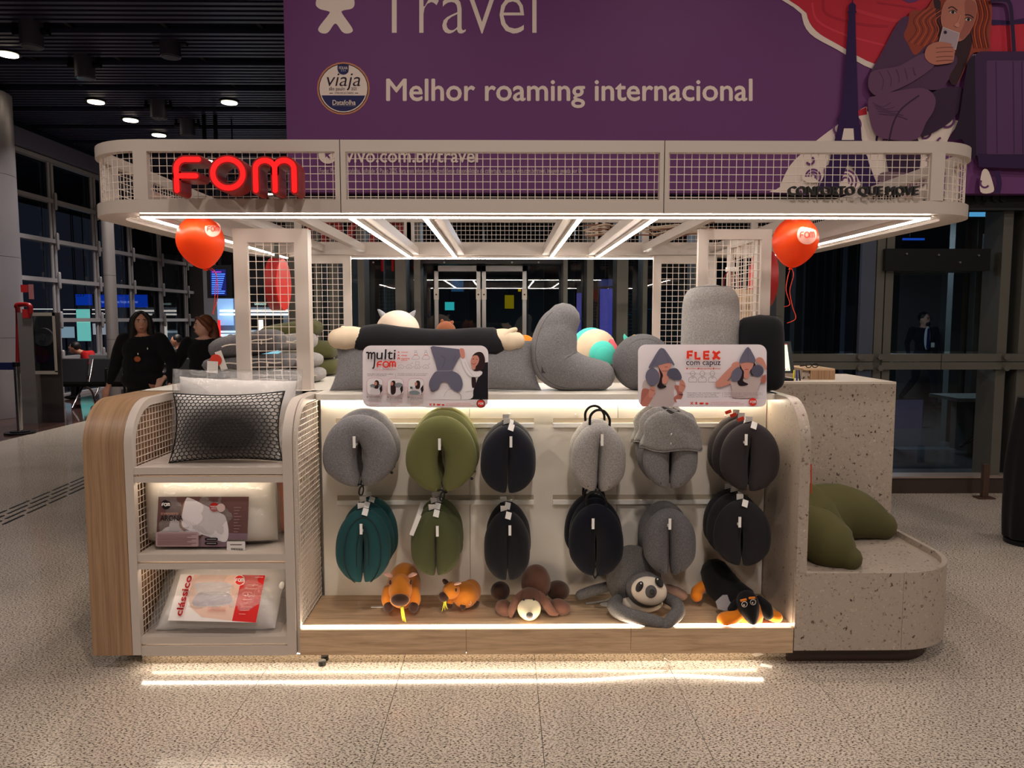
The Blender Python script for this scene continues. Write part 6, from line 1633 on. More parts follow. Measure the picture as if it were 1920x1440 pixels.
tb('horn', [(1178, 642, 5.2), (1172, 632, 5.2), (1171, 627, 5.2)], (7, 3.5, 1), TURQ, w5); tb('mane', [(1180, 640, 5.15), (1190, 632, 5.15), (1200, 636, 5.15)], (4, 5, 4), fabric('yellow_plush', (236, 190, 70)), w5)
# ---------------------------------------------------------------- plush animals on the oak shelf
CAPY = fabric('orange_brown_velour', (206, 124, 36), 0, .3); DKB = fabric('dark_brown_velour', (66, 40, 30), 0, .3); EARP = fabric('pale_pink_felt', (226, 178, 160)); GRASSY = plain('yellow_green_felt', (206, 204, 50), .7)
ZSH = .185
def onshelf(px, py): p = PF(px, py, ZSH); return p
cp = plush('plush_capybara', 'larger orange brown plush capybara facing front, beside the teal pillow', onshelf(752, 1146))
el('body', 757, 1098, 3.50, 31, 41, .13, CAPY, cp)
el('head', 751, 1103, 3.365, 22, 27, .055, CAPY, cp, (R(-12), 0, 0), lambda p: Vector((p.x * (1 - .12 * p.z), p.y, p.z)))
el('muzzle', 750, 1123, 3.325, 19, 15, .045, CAPY, cp); el('nose', 750, 1125, 3.295, 17, 11.5, .025, DKB, cp)
for s_, ex_ in ((-1, 726), (1, 777)):
    tb('ear', [(751 + s_ * 17, 1080, 3.37), (751 + s_ * 24, 1077, 3.36), (751 + s_ * 30, 1076, 3.35)], (3, 4, 1.5), EARP, cp)
    el('eye', 751 + s_ * 19.5, 1092, 3.335, 2.4, 4.5, .008, DKB, cp)
    tb('leg', [(752 + s_ * 25, 1108, 3.40), (752 + s_ * 26, 1124, 3.385), (752 + s_ * 24, 1134, 3.38)], (10, 11, 9), CAPY, cp); el('paw', 752 + s_ * 23.5, 1138, 3.365, 9.5, 10.5, .03, DKB, cp)
for q in range(4): tb('grass_blade', [(752 + q * 1.2, 1138, 3.29), (753 + q * 1.5, 1150, 3.285), (755 + q * 2, 1164 + q, 3.28)], (1.3, 1.3, .5), GRASSY, cp, 5)
b = B(); p = onshelf(708, 1138); b.box(p.x - .03, p.x + .03, p.y - .01, p.y + .01, ZSH, ZSH + .002); b.build('care_label', PAPER, cp)
c2 = plush('plush_capybara', 'smaller orange plush capybara turned sideways under the olive pillow', onshelf(862, 1142))
el('body', 872, 1115, 3.44, 25, 24, .07, CAPY, c2, (0, R(-12), 0)); el('rump', 883, 1108, 3.48, 19, 21, .06, CAPY, c2)
el('head', 846, 1107, 3.39, 16, 16, .045, CAPY, c2, (0, R(35), 0)); el('nose', 832, 1119, 3.365, 10, 9, .028, DKB, c2, (0, R(20), 0))
tb('ear', [(838, 1093, 3.40), (835, 1091, 3.40), (833, 1089, 3.40)], (4, 5, 4), DKB, c2); tb('ear', [(853, 1096, 3.37), (859, 1094, 3.365), (864, 1093, 3.36)], (2, 3, 1.2), EARP, c2); el('eye', 855, 1106, 3.355, 2, 3.5, .006, DKB, c2)
for x_, y_, Y_ in ((843, 1136, 3.41), (868, 1138, 3.385), (892, 1130, 3.47)):
    tb('leg', [(x_ + 3, y_ - 18, Y_ + .02), (x_ + 1, y_ - 8, Y_)], (7, 6), CAPY, c2); el('paw', x_, y_ - 1, Y_, 6, 7, .02, DKB, c2)
for q in range(3): tb('grass_blade', [(833 + q * 1.5, 1124, 3.35), (832 + q * 2, 1134, 3.345), (829 + q * 5, 1146 - q * 2, 3.34)], (1.2, 1.2, .4), GRASSY, c2, 5)
b = B(); p = P(881, 1131, 3.38); b.tube([p + Vector((.006 * math.cos(R(a)), 0, .009 * math.sin(R(a)))) for a in range(0, 360, 30)], .001, 4, closed=True); b.build('string_loop', PAPER, c2)
dg_ = plush('plush_dog', 'brown plush dog with long ears and cream muzzle lying on the oak shelf', onshelf(990, 1150))
BRN1 = fabric('brown_velour', (92, 60, 48), 0, .2); BRN2 = fabric('red_brown_velour', (112, 76, 62), 0, .2)
el('body', 1005, 1093, 3.47, 28, 34, .09, BRN1, dg_); el('haunch', 1046, 1107, 3.50, 22, 17, .07, DKB, dg_); el('haunch', 938, 1108, 3.50, 18, 16, .07, DKB, dg_)
el('head', 993, 1122, 3.37, 24, 20, .06, BRN1, dg_); el('muzzle', 992, 1143, 3.315, 22, 20, .055, fabric('cream_velour', (236, 222, 186)), dg_, None, lambda p: Vector((p.x * (1 + .12 * p.z), p.y, p.z))); el('nose', 993, 1154, 3.262, 6.5, 6.5, .015, plain('grey_nose', (96, 92, 90), .5), dg_)
tb('ear', [(976, 1112, 3.36), (968, 1126, 3.335), (960, 1143, 3.32), (958, 1154, 3.315)], (4, 8, 7, 4), BRN2, dg_); tb('ear', [(1012, 1112, 3.36), (1022, 1128, 3.34), (1034, 1146, 3.33), (1044, 1151, 3.33)], (4, 9, 8, 4), BRN2, dg_)
el('paw', 945, 1140, 3.37, 15, 15, .05, BRN2, dg_, (0, 0, R(30))); el('paw', 1050, 1138, 3.38, 20, 14, .05, BRN2, dg_, (0, R(18), 0)); tb('tail', [(1005, 1080, 3.54), (1004, 1068, 3.55), (1003, 1062, 3.55)], (5, 5, 4), DKB, dg_)
for x_ in (982, 1001): el('eye', x_, 1124, 3.312, 2, 2.4, .006, BLACK, dg_)
sl = plush('plush_sloth', 'grey plush sloth with a pale face and folded arms at the shelf edge', onshelf(1210, 1160))
SLG = fabric('sloth_grey_jersey', (104, 101, 100), .3); SLW = fabric('pale_face_plush', (232, 218, 200)); SLD = plain('dark_felt', (46, 44, 46), .8); SLP = fabric('dusty_pink_plush', (168, 136, 122))
el('body', 1188, 1083, 3.47, 52, 62, .10, SLG, sl, (0, R(-10), 0)); el('chest', 1203, 1130, 3.40, 40, 18, .06, SLW, sl)
el('head', 1212, 1105, 3.36, 39, 33, .075, SLG, sl, (0, R(12), 0)); el('face_patch', 1217, 1108, 3.308, 34, 27, .045, SLW, sl, (0, R(12), 0))
for x_, y_, rt_ in ((1199, 1100, 24), (1236, 1092, -34)):
    el('eye_patch', x_, y_, 3.272, 6.5, 11, .010, SLD, sl, (0, R(rt_), 0)); el('eye', x_ + (2 if rt_ > 0 else -3), y_ - 5, 3.263, 4.5, 4.5, .008, BLACK, sl); el('eye_glint', x_ + (3 if rt_ > 0 else -3), y_ - 6, 3.254, 1.6, 1.6, .003, WHITE, sl)
el('muzzle', 1220, 1109, 3.274, 11.5, 12.5, .025, plain('grey_felt', (84, 80, 80), .8), sl); el('nose', 1223, 1110, 3.248, 5.2, 5, .010, SLD, sl)
tb('arm', [(1158, 1124, 3.38), (1152, 1137, 3.33), (1168, 1150, 3.28), (1200, 1159, 3.25), (1236, 1167, 3.228)], (10, 14, 14, 13, 11), SLG, sl); tb('arm', [(1250, 1122, 3.36), (1268, 1132, 3.31), (1271, 1148, 3.27), (1260, 1160, 3.24), (1248, 1172, 3.222)], (10, 12, 13, 12, 9), SLG, sl)
tb('leg', [(1145, 1098, 3.50), (1110, 1108, 3.49), (1088, 1116, 3.48)], (9, 10, 9), SLG, sl); tb('leg', [(1252, 1104, 3.50), (1268, 1111, 3.48), (1280, 1116, 3.47)], (9, 11, 9), SLP, sl)
b = B(); q = [PF(1150, 1117, ZSH + .03), PF(1135, 1124, ZSH + .01), PF(1115, 1128, ZSH + .004), PF(1098, 1130, ZSH + .004)]
for i in range(3): b.flat([q[i], q[i + 1], q[i + 1] + Vector((0, -.022, 0)), q[i] + Vector((0, -.022, 0))])
b.build('care_label', PAPER, sl)
b = B(); p = PF(1135, 1133, ZSH + .003); b.cyl(p, .025, .002, 'Z', 20); b.build('round_tag', PAPER, sl)
da = plush('plush_dachshund', 'black plush dachshund with orange paws at the right end of the shelf', onshelf(1410, 1160))
DB = fabric('black_velour', (17, 16, 19), 0, .1); DO = fabric('orange_velour', (232, 132, 24), 0, .3)
tb('body', [(1342, 1076, 3.50), (1352, 1095, 3.47), (1370, 1112, 3.43), (1392, 1122, 3.39)], (28, 32, 30, 24), DB, da, 22)
tb('leg', [(1322, 1096, 3.50), (1308, 1108, 3.47), (1306, 1117, 3.45)], (10, 11, 11), DO, da)
tb('paw', [(1396, 1148, 3.28), (1374, 1158, 3.26), (1358, 1162, 3.255)], (9, 14, 14), DO, da); tb('paw', [(1430, 1146, 3.29), (1448, 1154, 3.27), (1456, 1157, 3.265)], (9, 11, 11), DO, da)
el('cheek', 1405, 1149, 3.275, 25, 34, .05, DO, da, (0, R(-14), 0)); el('head', 1404, 1141, 3.257, 19.5, 35, .05, DB, da, (0, R(-14), 0), lambda p: Vector((p.x * (1 + .34 * p.z), p.y, p.z)))
tb('ear', [(1424, 1122, 3.28), (1436, 1138, 3.255), (1440, 1152, 3.25)], (6, 11, 10), DB, da); tb('ear', [(1384, 1126, 3.29), (1376, 1136, 3.275), (1370, 1142, 3.27)], (5, 8, 6), DB, da)
for x_, y_ in ((1396, 1133), (1412, 1129)):
    el('eye', x_, y_, 3.209, 5.6, 5.6, .004, WHITE, da); el('pupil', x_, y_, 3.206, 4.8, 4.8, .004, BLACK, da); el('eye_glint', x_ - 1, y_ + 1.5, 3.202, 1.2, 1.5, .002, WHITE, da)
for x_, y_, rt_ in ((1394, 1125, -14), (1410, 1121, -4)): 
    b = B(); b.rbox(P(x_, y_, 3.213), (.028, .006, .008), (0, R(rt_), 0)); b.build('eyebrow', DO, da)
b = B(); q = [(1342, 1128), (1355, 1116), (1372, 1115), (1384, 1122), (1376, 1140), (1360, 1146), (1346, 1142)]; b.prism([P(x, y, 3.365 - .0006 * (y - 1116)) for x, y in q], (0, .003, 0)); b.build('care_label', plain('grey_label_cloth', (150, 146, 150), .8), da)
# ---------------------------------------------------------------- olive neck roll on the bench
g1 = thing('floor_cushion', 'big olive green starfish cushion sprawled over the terrazzo bench', 'cushion', P(1560, 1070, 3.5))
OL4 = fabric('bench_olive', (84, 80, 46))
tb('cushion_arm', [(1490, 985, 3.62), (1530, 1000, 3.52), (1565, 1028, 3.42), (1592, 1046, 3.37)], (40, 48, 44, 22), OL4, g1, 22)
tb('cushion_arm', [(1500, 985, 3.80), (1560, 960, 3.86), (1610, 968, 3.86), (1652, 985, 3.84)], (70, 55, 46, 28), OL4, g1, 22)
tb('cushion_body', [(1500, 910, 3.82), (1512, 950, 3.80), (1520, 1000, 3.75)], (18, 52, 66), OL4, g1, 22)
b = B(); b.tube([P(1521, 870 + i * 14, 3.45) for i in range(5)], .003, 5); b.build('red_trim', TAGRED, g1)
# ---------------------------------------------------------------- desk things
DT = DESK_Z
t = thing('point_of_sale', 'black framed payment tablet with a white screen on the cash desk', 'tablet', (PX(1478, 712, 4.12), 4.12, DT))
a, c = P(1440, 712, 4.1), P(1492, 641, 4.1)
b = B(); b.prism([(a.x, 4.10, DT + .04), (c.x, 4.10, DT + .04), (c.x - .012, 4.14, c.z), (a.x, 4.14, c.z)], (0, .02, 0)); b.build('frame', BLACK, t)
b = B(); q = lambda f, g: (a.x + (c.x - a.x - .014 * g) * f, 4.098 + .04 * g, DT + .04 + (c.z - DT - .04) * g)
b.flat([q(.05, .08), q(.84, .08), q(.84, .90), q(.05, .90)]); b.build('screen', glow('tablet_screen', (226, 240, 214), .72), t)
b = B(); z_ = lambda v: (v[0], v[1] - .001, v[2]); b.flat([z_(q(.05, .90)), z_(q(.84, .90)), z_(q(.84, .935)), z_(q(.05, .935))]); b.build('screen_header', glow('tablet_header', (170, 60, 70), .5), t)
for f in (.55, .64, .74): b = B(); b.flat([z_(q(f, .11)), z_(q(f + .04, .11)), z_(q(f + .04, .14)), z_(q(f, .14))]); b.build('screen_icon', REDINK, t)
b = B(); b.box(a.x + .02, c.x - .02, 4.06, 4.22, DT, DT + .012); b.box(a.x + .06, c.x - .06, 4.13, 4.16, DT, DT + .06); b.build('stand', BLACK, t)
x0_, x1_ = PX(1520, 700, 4.15), PX(1566, 700, 4.15)
t = thing('oak_box', 'small oak slatted box on the cash desk', 'box', ((x0_ + x1_) / 2, 4.25, DT))
n_ = 9
for i in range(n_): b = B(); u_ = x0_ + (x1_ - x0_) * i / n_; b.box(u_ + .0006, u_ + (x1_ - x0_) / n_ - .0006, 4.15, 4.165, DT, DT + .052); b.build('slat', OAK_Z, t)
b = B(); b.box(PX(1500, 700, 4.2), x1_, 4.155, 4.45, DT + .052, DT + .062); b.build('lid', OAK_X, t)
b = B(); b.box(PX(1500, 700, 4.2), x0_, 4.17, 4.45, DT, DT + .052); b.build('body', TERRAZZO, t)
t = thing('sunglasses', 'pair of black glasses and cable lying on the oak box', 'glasses', P(1520, 696, 4.2))
zg = DT + .062
for s_ in (0, 1): b = B(); p = P(1516 + s_ * 12, 693, 4.22); b.tube([Vector((p.x, p.y, zg + .014)) + Vector((.016 * math.cos(R(a_)), 0, .012 * math.sin(R(a_)))) for a_ in range(0, 360, 30)], .003, 6, closed=True); b.build('lens_rim', BLACK, t)
b = B(); p = P(1500, 694, 4.3); b.tube(smooth_pts([(p.x, 4.3, zg + .006), (p.x + .03, 4.24, zg + .016), (p.x + .06, 4.22, zg + .02), (p.x + .12, 4.28, zg + .01)], 4), .004, 6); b.build('temple', BLACK, t)
for i, (px, rgb, lab) in enumerate(((1487, (230, 220, 40), 'yellow highlighter pen standing on the cash desk'), (1494, (30, 50, 130), 'blue pen beside the yellow highlighter on the cash desk'), (1500, (24, 24, 40), 'dark pen nearest the oak box on the cash desk'))):
    p = P(px, 716, 4.08); b = B(); b.tube([(p.x, 4.08, DT), (p.x + .008 - i * .006, 4.09, DT + .055)], .0045, 8, 0, True); o = b.build('pen', plain('pen_%d' % i, rgb, .4)); tag(o, lab, 'pen', 'pens on the cash desk')
# ---------------------------------------------------------------- balloons, round red signs
m, nt, bs = new_mat('balloon_red')
bs.inputs['Base Color'].default_value = (*lin((255, 96, 40)), 1); bs.inputs['Roughness'].default_value = .35
tl_ = N(nt, 'ShaderNodeBsdfTranslucent'); tl_.inputs[0].default_value = (*lin((255, 130, 60)), 1)
mxs = N(nt, 'ShaderNodeMixShader'); mxs.inputs[0].default_value = .6
nt.links.new(bs.outputs[0], mxs.inputs[1]); nt.links.new(tl_.outputs[0], mxs.inputs[2]); nt.links.new(mxs.outputs[0], nt.nodes['Material Output'].inputs['Surface'])
BAL = m
def balloon(px, py, rx, ry, Y, lean, lab, dpx, dpy, dr, tail):
    kk = scale_at(px, py, Y); c = P(px, py, Y); r_ = rx * kk; h_ = ry * kk
    o = thing('balloon', lab, 'balloon', c, 'red balloons under the canopy')
    M_ = TR(c, (0, R(lean), 0)); b = B(); rings = []
    for i in range(25):
        v = math.pi * i / 24; z = math.cos(v); f = max(math.sin(v) * (1 - .07 * max(0, -z) ** 1.2), .02)
        zz = z * h_ - (.012 * max(0, -z) ** 6); rings.append([M_ @ Vector((r_ * f * math.cos(2 * math.pi * j / 32), r_ * f * math.sin(2 * math.pi * j / 32), zz)) for j in range(32)])
    b.rings(rings, 0, True, True); b.build('skin', BAL, o, sharp=False)
    bt = M_ @ Vector((0, 0, -h_ - .012)); b = B(); b.tube([bt + Vector((0, 0, .01)), bt, bt - Vector((0, 0, .008))], [.005, .006, .010], 10); b.build('knot', BAL, o)
    def sph(x, y, l):
        d = _dir(x, y); oo = Vector((0, 0, CAM_H)) - c; A_ = d.dot(d); B_ = 2 * oo.dot(d); rr_ = r_ * 1.012 + l; C_ = oo.dot(oo) - rr_ * rr_; D_ = max(0, B_ * B_ - 4 * A_ * C_)
        return Vector((0, 0, CAM_H)) + d * ((-B_ - math.sqrt(D_)) / (2 * A_))
    pr = Print(o, Y, lambda x, y: (x, y), sph); n = 7
    pr.b.flat  # white disc as rings so that it follows the skin
    for q in range(n):
        for k_ in range(24):
            f0, f1 = q / n, (q + 1) / n; a0, a1 = 2 * math.pi * k_ / 24, 2 * math.pi * (k_ + 1) / 24
            pr.b.flat([pr.w(dpx + dr * f * math.cos(a_), dpy + dr * f * math.sin(a_)) for f, a_ in ((f0, a0), (f1, a0), (f1, a1), (f0, a1))], pr.mi((246, 176, 160)))
    pr.lift += .0012; fom_small(pr, dpx - dr * .72, dpy - dr * .28, dpx + dr * .74, dpy + dr * .30, (222, 66, 48), dr * .11)
    pr.done('printed_disc')
    for tt in tail:
        b = B(); b.tube(smooth_pts([bt] + [P(x, y, Y - .01) for x, y in tt], 5), .0018, 5); b.build('ribbon', TAGRED, o)
balloon(376, 452, 43, 47, 3.40, -8, 'red FOM balloon floating by the left mesh tower', 399, 429, 15, [[(405, 512), (404, 540), (402, 570), (400, 590)], [(400, 505), (408, 530), (407, 565), (398, 588)]])
balloon(1491, 452, 41.5, 45, 3.40, 8, 'red FOM balloon floating beside the right mesh tower', 1513, 440, 18.5, [[(1477, 520), (1474, 545), (1481, 570), (1470, 575)], [(1488, 515), (1481, 545), (1486, 575), (1492, 597), (1476, 606)]])
def blade(x, px0, px1, py0, py1, lab, s):
    zc = 0; Yc = 4.30; c = P((px0 + px1) / 2, (py0 + py1) / 2, Yc); r_ = (py1 - py0) / 2 * scale_at(px0, py0, Yc)
    o = thing('round_sign', lab, 'sign', (c.x, Yc, c.z - r_), 'round red blade signs')
    b = B(); b.cyl((c.x, Yc, c.z), r_, .06, 'X', 40); b.build('drum', RED, o)
    b = B(); b.cyl((c.x + s * .032, Yc, c.z), r_ * .96, .008, 'X', 40); b.build('face', plain('signal_red', (222, 36, 26), .35), o)
    b = B(); b.box(c.x - .012, c.x + .012, Yc - .012, Yc + .012, c.z + r_ - .002, 2.03); b.build('hanger', DARKPIPE, o)
blade(-1.3, 496, 546, 484, 583, 'round red blade sign hanging inside the left mesh tower', 1)
blade(1.5, 1404, 1458, 470, 577, 'round red blade sign hanging beside the right mesh tower', -1)
# things stored inside the right mesh tower
t = thing('oak_crate', 'small oak slatted crate standing inside the right mesh tower', 'crate', (P(1385, 600, 4.22).x, 4.3, CT))
xa_, xb_ = PX(1338, 600, 4.2), PX(1425, 600, 4.2); zt_ = PZ(1385, 541, 4.2); n_ = 5
for i in range(n_):
    za_ = CT + (zt_ - CT) * i / n_; b = B(); b.box(xa_, xb_, 4.2, 4.215, za_ + .001, za_ + (zt_ - CT) / n_ - .004); b.build('slat', OAK_X, t)
b = B(); b.box(xa_, xb_, 4.216, 4.42, CT, zt_ - .004); b.build('body', OAK_X, t)
t = thing('power_adapter', 'white power adapter with hanging thin cables on the oak crate', 'adapter', (P(1372, 505, 4.25).x, 4.25, zt_))
p = P(1372, 505, 4.25); b = B(); b.box(p.x - .03, p.x + .03, 4.23, 4.27, p.z - .012, p.z + .012); b.build('body', RAIL, t)
for k_ in range(5):
    xk = p.x - .045 + .022 * k_; b = B(); b.tube(smooth_pts([(p.x - .02 + .01 * k_, 4.25, p.z - .01), (xk, 4.24, p.z - .05), (xk + .004 * (k_ % 2), 4.24, zt_)], 4), .0022, 5); b.build('cable', plain('cable_beige', (190, 170, 150), 0.6) if k_ % 2 else REDDARK, t)
# small things left on the floor
p = PF(604, 1247, 0); b = B(); b.cyl((p.x, p.y, .011), .017, .022, 'Z', 24); b.cyl((p.x, p.y, .0225), .012, .002, 'Z', 20); o = b.build('black_disc', BLACK); tag(o, 'small black rubber disc on the floor in front of the plinth', 'rubber disc')
p = PF(1437, 1249, 0); b = B(); b.rbox((p.x, p.y, .0012), (.05, .03, .0016), (0, 0, R(-28))); o = b.build('paper_label', PAPER); tag(o, 'crumpled white paper label lying on the floor by the bench', 'label')
# ================================================================ PEOPLE AND THE FAR HALL
def remeshed(b, name, vox, parent, mats, pick, org):
    """joins the builder's closed shapes into one continuous skin; pick(point) gives the material of a face"""
    o = b.build(name, mats, parent)
    md = o.modifiers.new('skin', 'REMESH'); md.mode = 'VOXEL'; md.voxel_size = vox
    sm = o.modifiers.new('ease', 'SMOOTH'); sm.iterations = 3; sm.factor = .5
    dg = bpy.context.evaluated_depsgraph_get(); me = bpy.data.meshes.new_from_object(o.evaluated_get(dg))
    o.modifiers.clear(); old = o.data; o.data = me; bpy.data.meshes.remove(old)
    me.materials.clear()
    for m in mats: me.materials.append(m)
    me.polygons.foreach_set('material_index', [pick(p.center) for p in me.polygons]); me.polygons.foreach_set('use_smooth', [True] * len(me.polygons))
    return o
SKINM = plain('skin', (196, 140, 116), .55, 0, .3); SKINP = plain('pale_skin', (214, 164, 142), .55, 0, .3)
LIP = plain('lip', (150, 78, 72), .5); HAIRB = plain('black_hair', (18, 15, 15), .5); HAIRR = plain('auburn_hair', (112, 62, 38), .5); EYEW = plain('eye_white', (214, 208, 202), .4)
CLOTH = fabric('black_coat', (15, 15, 18)); CLOTH2 = fabric('black_trousers', (17, 17, 20)); SHOE = plain('black_shoe', (16, 15, 15), .4)
def person(loc, head_h, face_yaw, lab, pose, skin, top, trousers, hair_m, hair, vox=.012, body_yaw=0.0, extras=None, female=True):
    """body in its own space: feet on z=0, facing -y; pose holds the joints"""
    r = thing('person', lab, 'person', loc)
    S_ = head_h / 1.68; org = Vector(loc); RZ = Matrix.Rotation(body_yaw, 3, 'Z')
    L = lambda p: org + RZ @ (Vector(p) * S_)
    b = B(); J = pose
    sw = .185 if female else .205
    # trunk
    pel, chest, neck, head = Vector(J['pelvis']), Vector(J['chest']), Vector(J['neck']), Vector(J['head'])
    def tube(pts, rads, sq=None): b.tube([L(p) for p in smooth_pts(pts, 4)], [S_ * (rads[min(int(i / 4), len(rads) - 2)] + (rads[min(int(i / 4), len(rads) - 2) + 1] - rads[min(int(i / 4), len(rads) - 2)]) * (i / 4 - min(int(i / 4), len(rads) - 2))) for i in range(4 * (len(pts) - 1) + 1)], 14, 0, True, squash=sq)
    def ell(c, rad, rot=None): b.ell(L(c), tuple(v * S_ for v in rad), rot, 18, 12)
    w = J.get('coat', .0)
    mid = pel.lerp(chest, .5)
    rotb = (0, 0, body_yaw)
    ell(pel, (.165 + w, .115 + w * .7, .13), rotb); ell(mid, (.145 + w, .11 + w * .7, .17), rotb); ell(chest, (sw - .015 + w * .6, .12 + w * .5, .17), rotb); ell(chest + Vector((0, 0, .10)), (sw + .005, .085, .07), rotb)
    tube([chest + Vector((0, .01, .08)), neck, head + Vector((0, .01, -.06))], [.07, .05, .05])
    # head
    fy = body_yaw + face_yaw; HR = Matrix.Rotation(face_yaw, 3, 'Z')
    hd = lambda v: head + HR @ Vector(v)
    ell(head, (.073, .092, .112), (0, 0, fy)); ell(hd((0, -.028, -.062)), (.052, .055, .052), (0, 0, fy)); ell(hd((0, -.094, -.012)), (.013, .017, .024), (0, 0, fy)); ell(hd((0, -.085, -.062)), (.024, .012, .011), (0, 0, fy))
    for s_ in (-1, 1): ell(hd((s_ * .076, .004, -.005)), (.011, .02, .03), (0, 0, fy))
    # limbs
    for s_, k in ((-1, 'l'), (1, 'r')):
        sh = chest + Vector((s_ * sw, .0, .11)); el_, wr = Vector(J['elbow_' + k]), Vector(J['wrist_' + k])
        tube([sh, sh.lerp(el_, .5), el_], [.062 + w * .3, .056 + w * .4, .046 + w * .3]); tube([el_, el_.lerp(wr, .4), wr], [.046 + w * .3, .042 + w * .2, .028])
        d = (wr - el_).normalized(); side = d.cross(Vector((0, 1, 0)));
        if side.length < .1: side = d.cross(Vector((0, 0, 1)))
        side.normalize(); up = side.cross(d)
        pc = wr + d * .055; tube([wr, pc, pc + d * .03], [.026, .034, .033], (.55, 1))
        for q, ln in enumerate((.062, .072, .068, .054)):
            base = pc + d * .03 + side * ((q - 1.5) * .019); tube([base, base + d * ln * .5 + up * .008, base + d * ln * .9 + up * .028], [.0095, .009, .0075])
        tb0 = wr + d * .03 + side * (-.028); tube([tb0, tb0 + d * .03 - side * .018, tb0 + d * .058 - side * .016], [.011, .010, .008])
        hp = pel + Vector((s_ * .088, 0, -.04)); kn, an = Vector(J['knee_' + k]), Vector(J['ankle_' + k])
        tube([hp, hp.lerp(kn, .5), kn], [.088, .078, .058]); tube([kn, kn.lerp(an, .35), an], [.058, .058, .040])
        ell(an + Vector((0, -.055, -.045)), (.045, .12, .04), rotb)
    top_lo, neck_z = pel.z - .13, neck.z - .035
    def pick(c):
        p = RZ.transposed() @ Vector(c) / S_   # local mesh centre = world - origin
        for k in 'lr':
            wr, el_ = Vector(J['wrist_' + k]), Vector(J['elbow_' + k]); d = (wr - el_).normalized()
            if (p - wr).dot(d) > -.01 and (p - wr).length < .22: return 0
            an = Vector(J['ankle_' + k])
            if (p - an).length < .19 and p.z < an.z - .015: return 3
            kn = Vector(J['knee_' + k])
            if (p - kn).length < .1: return 2
        if p.z > neck_z - .02 and ((p - head).length < .165 or math.hypot(p.x - neck.x, p.y - neck.y) < .07): return 0
        if p.z > top_lo and (p - pel).length < .8 and p.y > pel.y - .30: return 1
        return 2
    remeshed(b, 'body', vox, r, [skin, top, trousers, SHOE], pick, org)
    # face and hair
    for s_ in (-1, 1):
        e = B(); e.ell(L(hd((s_ * .03, -.084, .012))), (.013 * S_, .008 * S_, .007 * S_), (0, 0, fy), 10, 6); e.build('eye', EYEW, r)
        e = B(); e.ell(L(hd((s_ * .03, -.0905, .012))), (.006 * S_, .004 * S_, .006 * S_), (0, 0, fy), 8, 6); e.build('iris', HAIRB, r)
        e = B(); e.ell(L(hd((s_ * .031, -.088, .031))), (.018 * S_, .006 * S_, .004 * S_), (0, 0, fy), 10, 6); e.build('eyebrow', hair_m, r)
    e = B(); e.ell(L(hd((0, -.0955, -.062))), (.022 * S_, .006 * S_, .006 * S_), (0, 0, fy), 12, 6); e.build('mouth', LIP, r)
    h = B()
    def hell(c, rad): h.ell(L(hd(c)), tuple(v * S_ for v in rad), (0, 0, fy), 20, 12)
    def htube(pts, rads): h.tube([L(hd(p)) for p in smooth_pts(pts, 4)], [S_ * (rads[min(i // 4, len(rads) - 2)] + (rads[min(i // 4, len(rads) - 2) + 1] - rads[min(i // 4, len(rads) - 2)]) * (i / 4 - min(i // 4, len(rads) - 2))) for i in range(4 * (len(pts) - 1) + 1)], 12, 0, True)
    hell((0, .026, .036), (.088, .092, .096))
    if hair == 'long':
        for s_ in (-1, 1): htube([(s_ * .04, -.055, .095), (s_ * .082, -.03, .03), (s_ * .09, .0, -.08), (s_ * .098, .02, -.20), (s_ * .10, .0, -.33)], [.022, .03, .04, .045, .022])
        hell((0, .06, -.10), (.10, .06, .18))
    elif hair == 'back':
        for s_ in (-1, 1): htube([(s_ * .03, -.06, .092), (s_ * .08, -.02, .04), (s_ * .082, .05, -.04)], [.018, .024, .03])
        htube([(0, .09, .02), (.0, .115, -.08), (.01, .11, -.2), (.02, .09, -.3)], [.06, .06, .055, .03])
    o = h.build('hair', hair_m, r)
    md = o.modifiers.new('join', 'REMESH'); md.mode = 'VOXEL'; md.voxel_size = .010; md.use_smooth_shade = True
    if extras: extras(r, L, hd, fy, S_)
    return r
STAND = dict(pelvis=(0, 0, .93), chest=(0, .0, 1.25), neck=(0, .01, 1.43), head=(0, -.01, 1.545), elbow_l=(-.27, .03, 1.12), wrist_l=(-.29, -.08, .90), elbow_r=(.27, .03, 1.12), wrist_r=(.29, -.08, .90),
             knee_l=(-.10, -.03, .50), ankle_l=(-.105, .03, .085), knee_r=(.10, -.03, .50), ankle_r=(.105, .03, .085))
ORB = plain('orange_motif', (170, 84, 40), .7)
def ex1(r, L, hd, fy, S_):
    b = B(); b.ell(L((0.02, -.165, 1.16)), (.035, .006, .03), None, 12, 8); b.build('orange_motif', ORB, r)
    b = B(); b.ell(L((0.03, -.168, 1.215)), (.006, .004, .012), None, 8, 6); b.build('badge', PAPER, r)
    b = B(); b.ell(L((.12, -.14, 1.27)), (.006, .004, .012), None, 8, 6); b.build('pin', PAPER, r)
q = P(265, 600, 8.0)
ps = dict(STAND); ps.update(coat=.075, elbow_l=(-.31, .05, 1.12), wrist_l=(-.36, -.04, .87), elbow_r=(.31, .02, 1.12), wrist_r=(.33, -.10, .88), ankle_l=(-.105, -.10, .09), knee_l=(-.1, -.12, .5))
person((q.x, 8.0, 0), 1.655, R(28), 'dark haired person in a loose black coat walking with a trolley, smiling', ps, SKINM, CLOTH, CLOTH2, HAIRB, 'long', extras=ex1)
q = P(382, 620, 8.1)
ps = dict(STAND); ps.update(coat=.03, elbow_l=(-.30, -.02, 1.12), wrist_l=(-.38, -.16, .98), elbow_r=(.27, -.0, 1.12), wrist_r=(.27, -.08, .90))
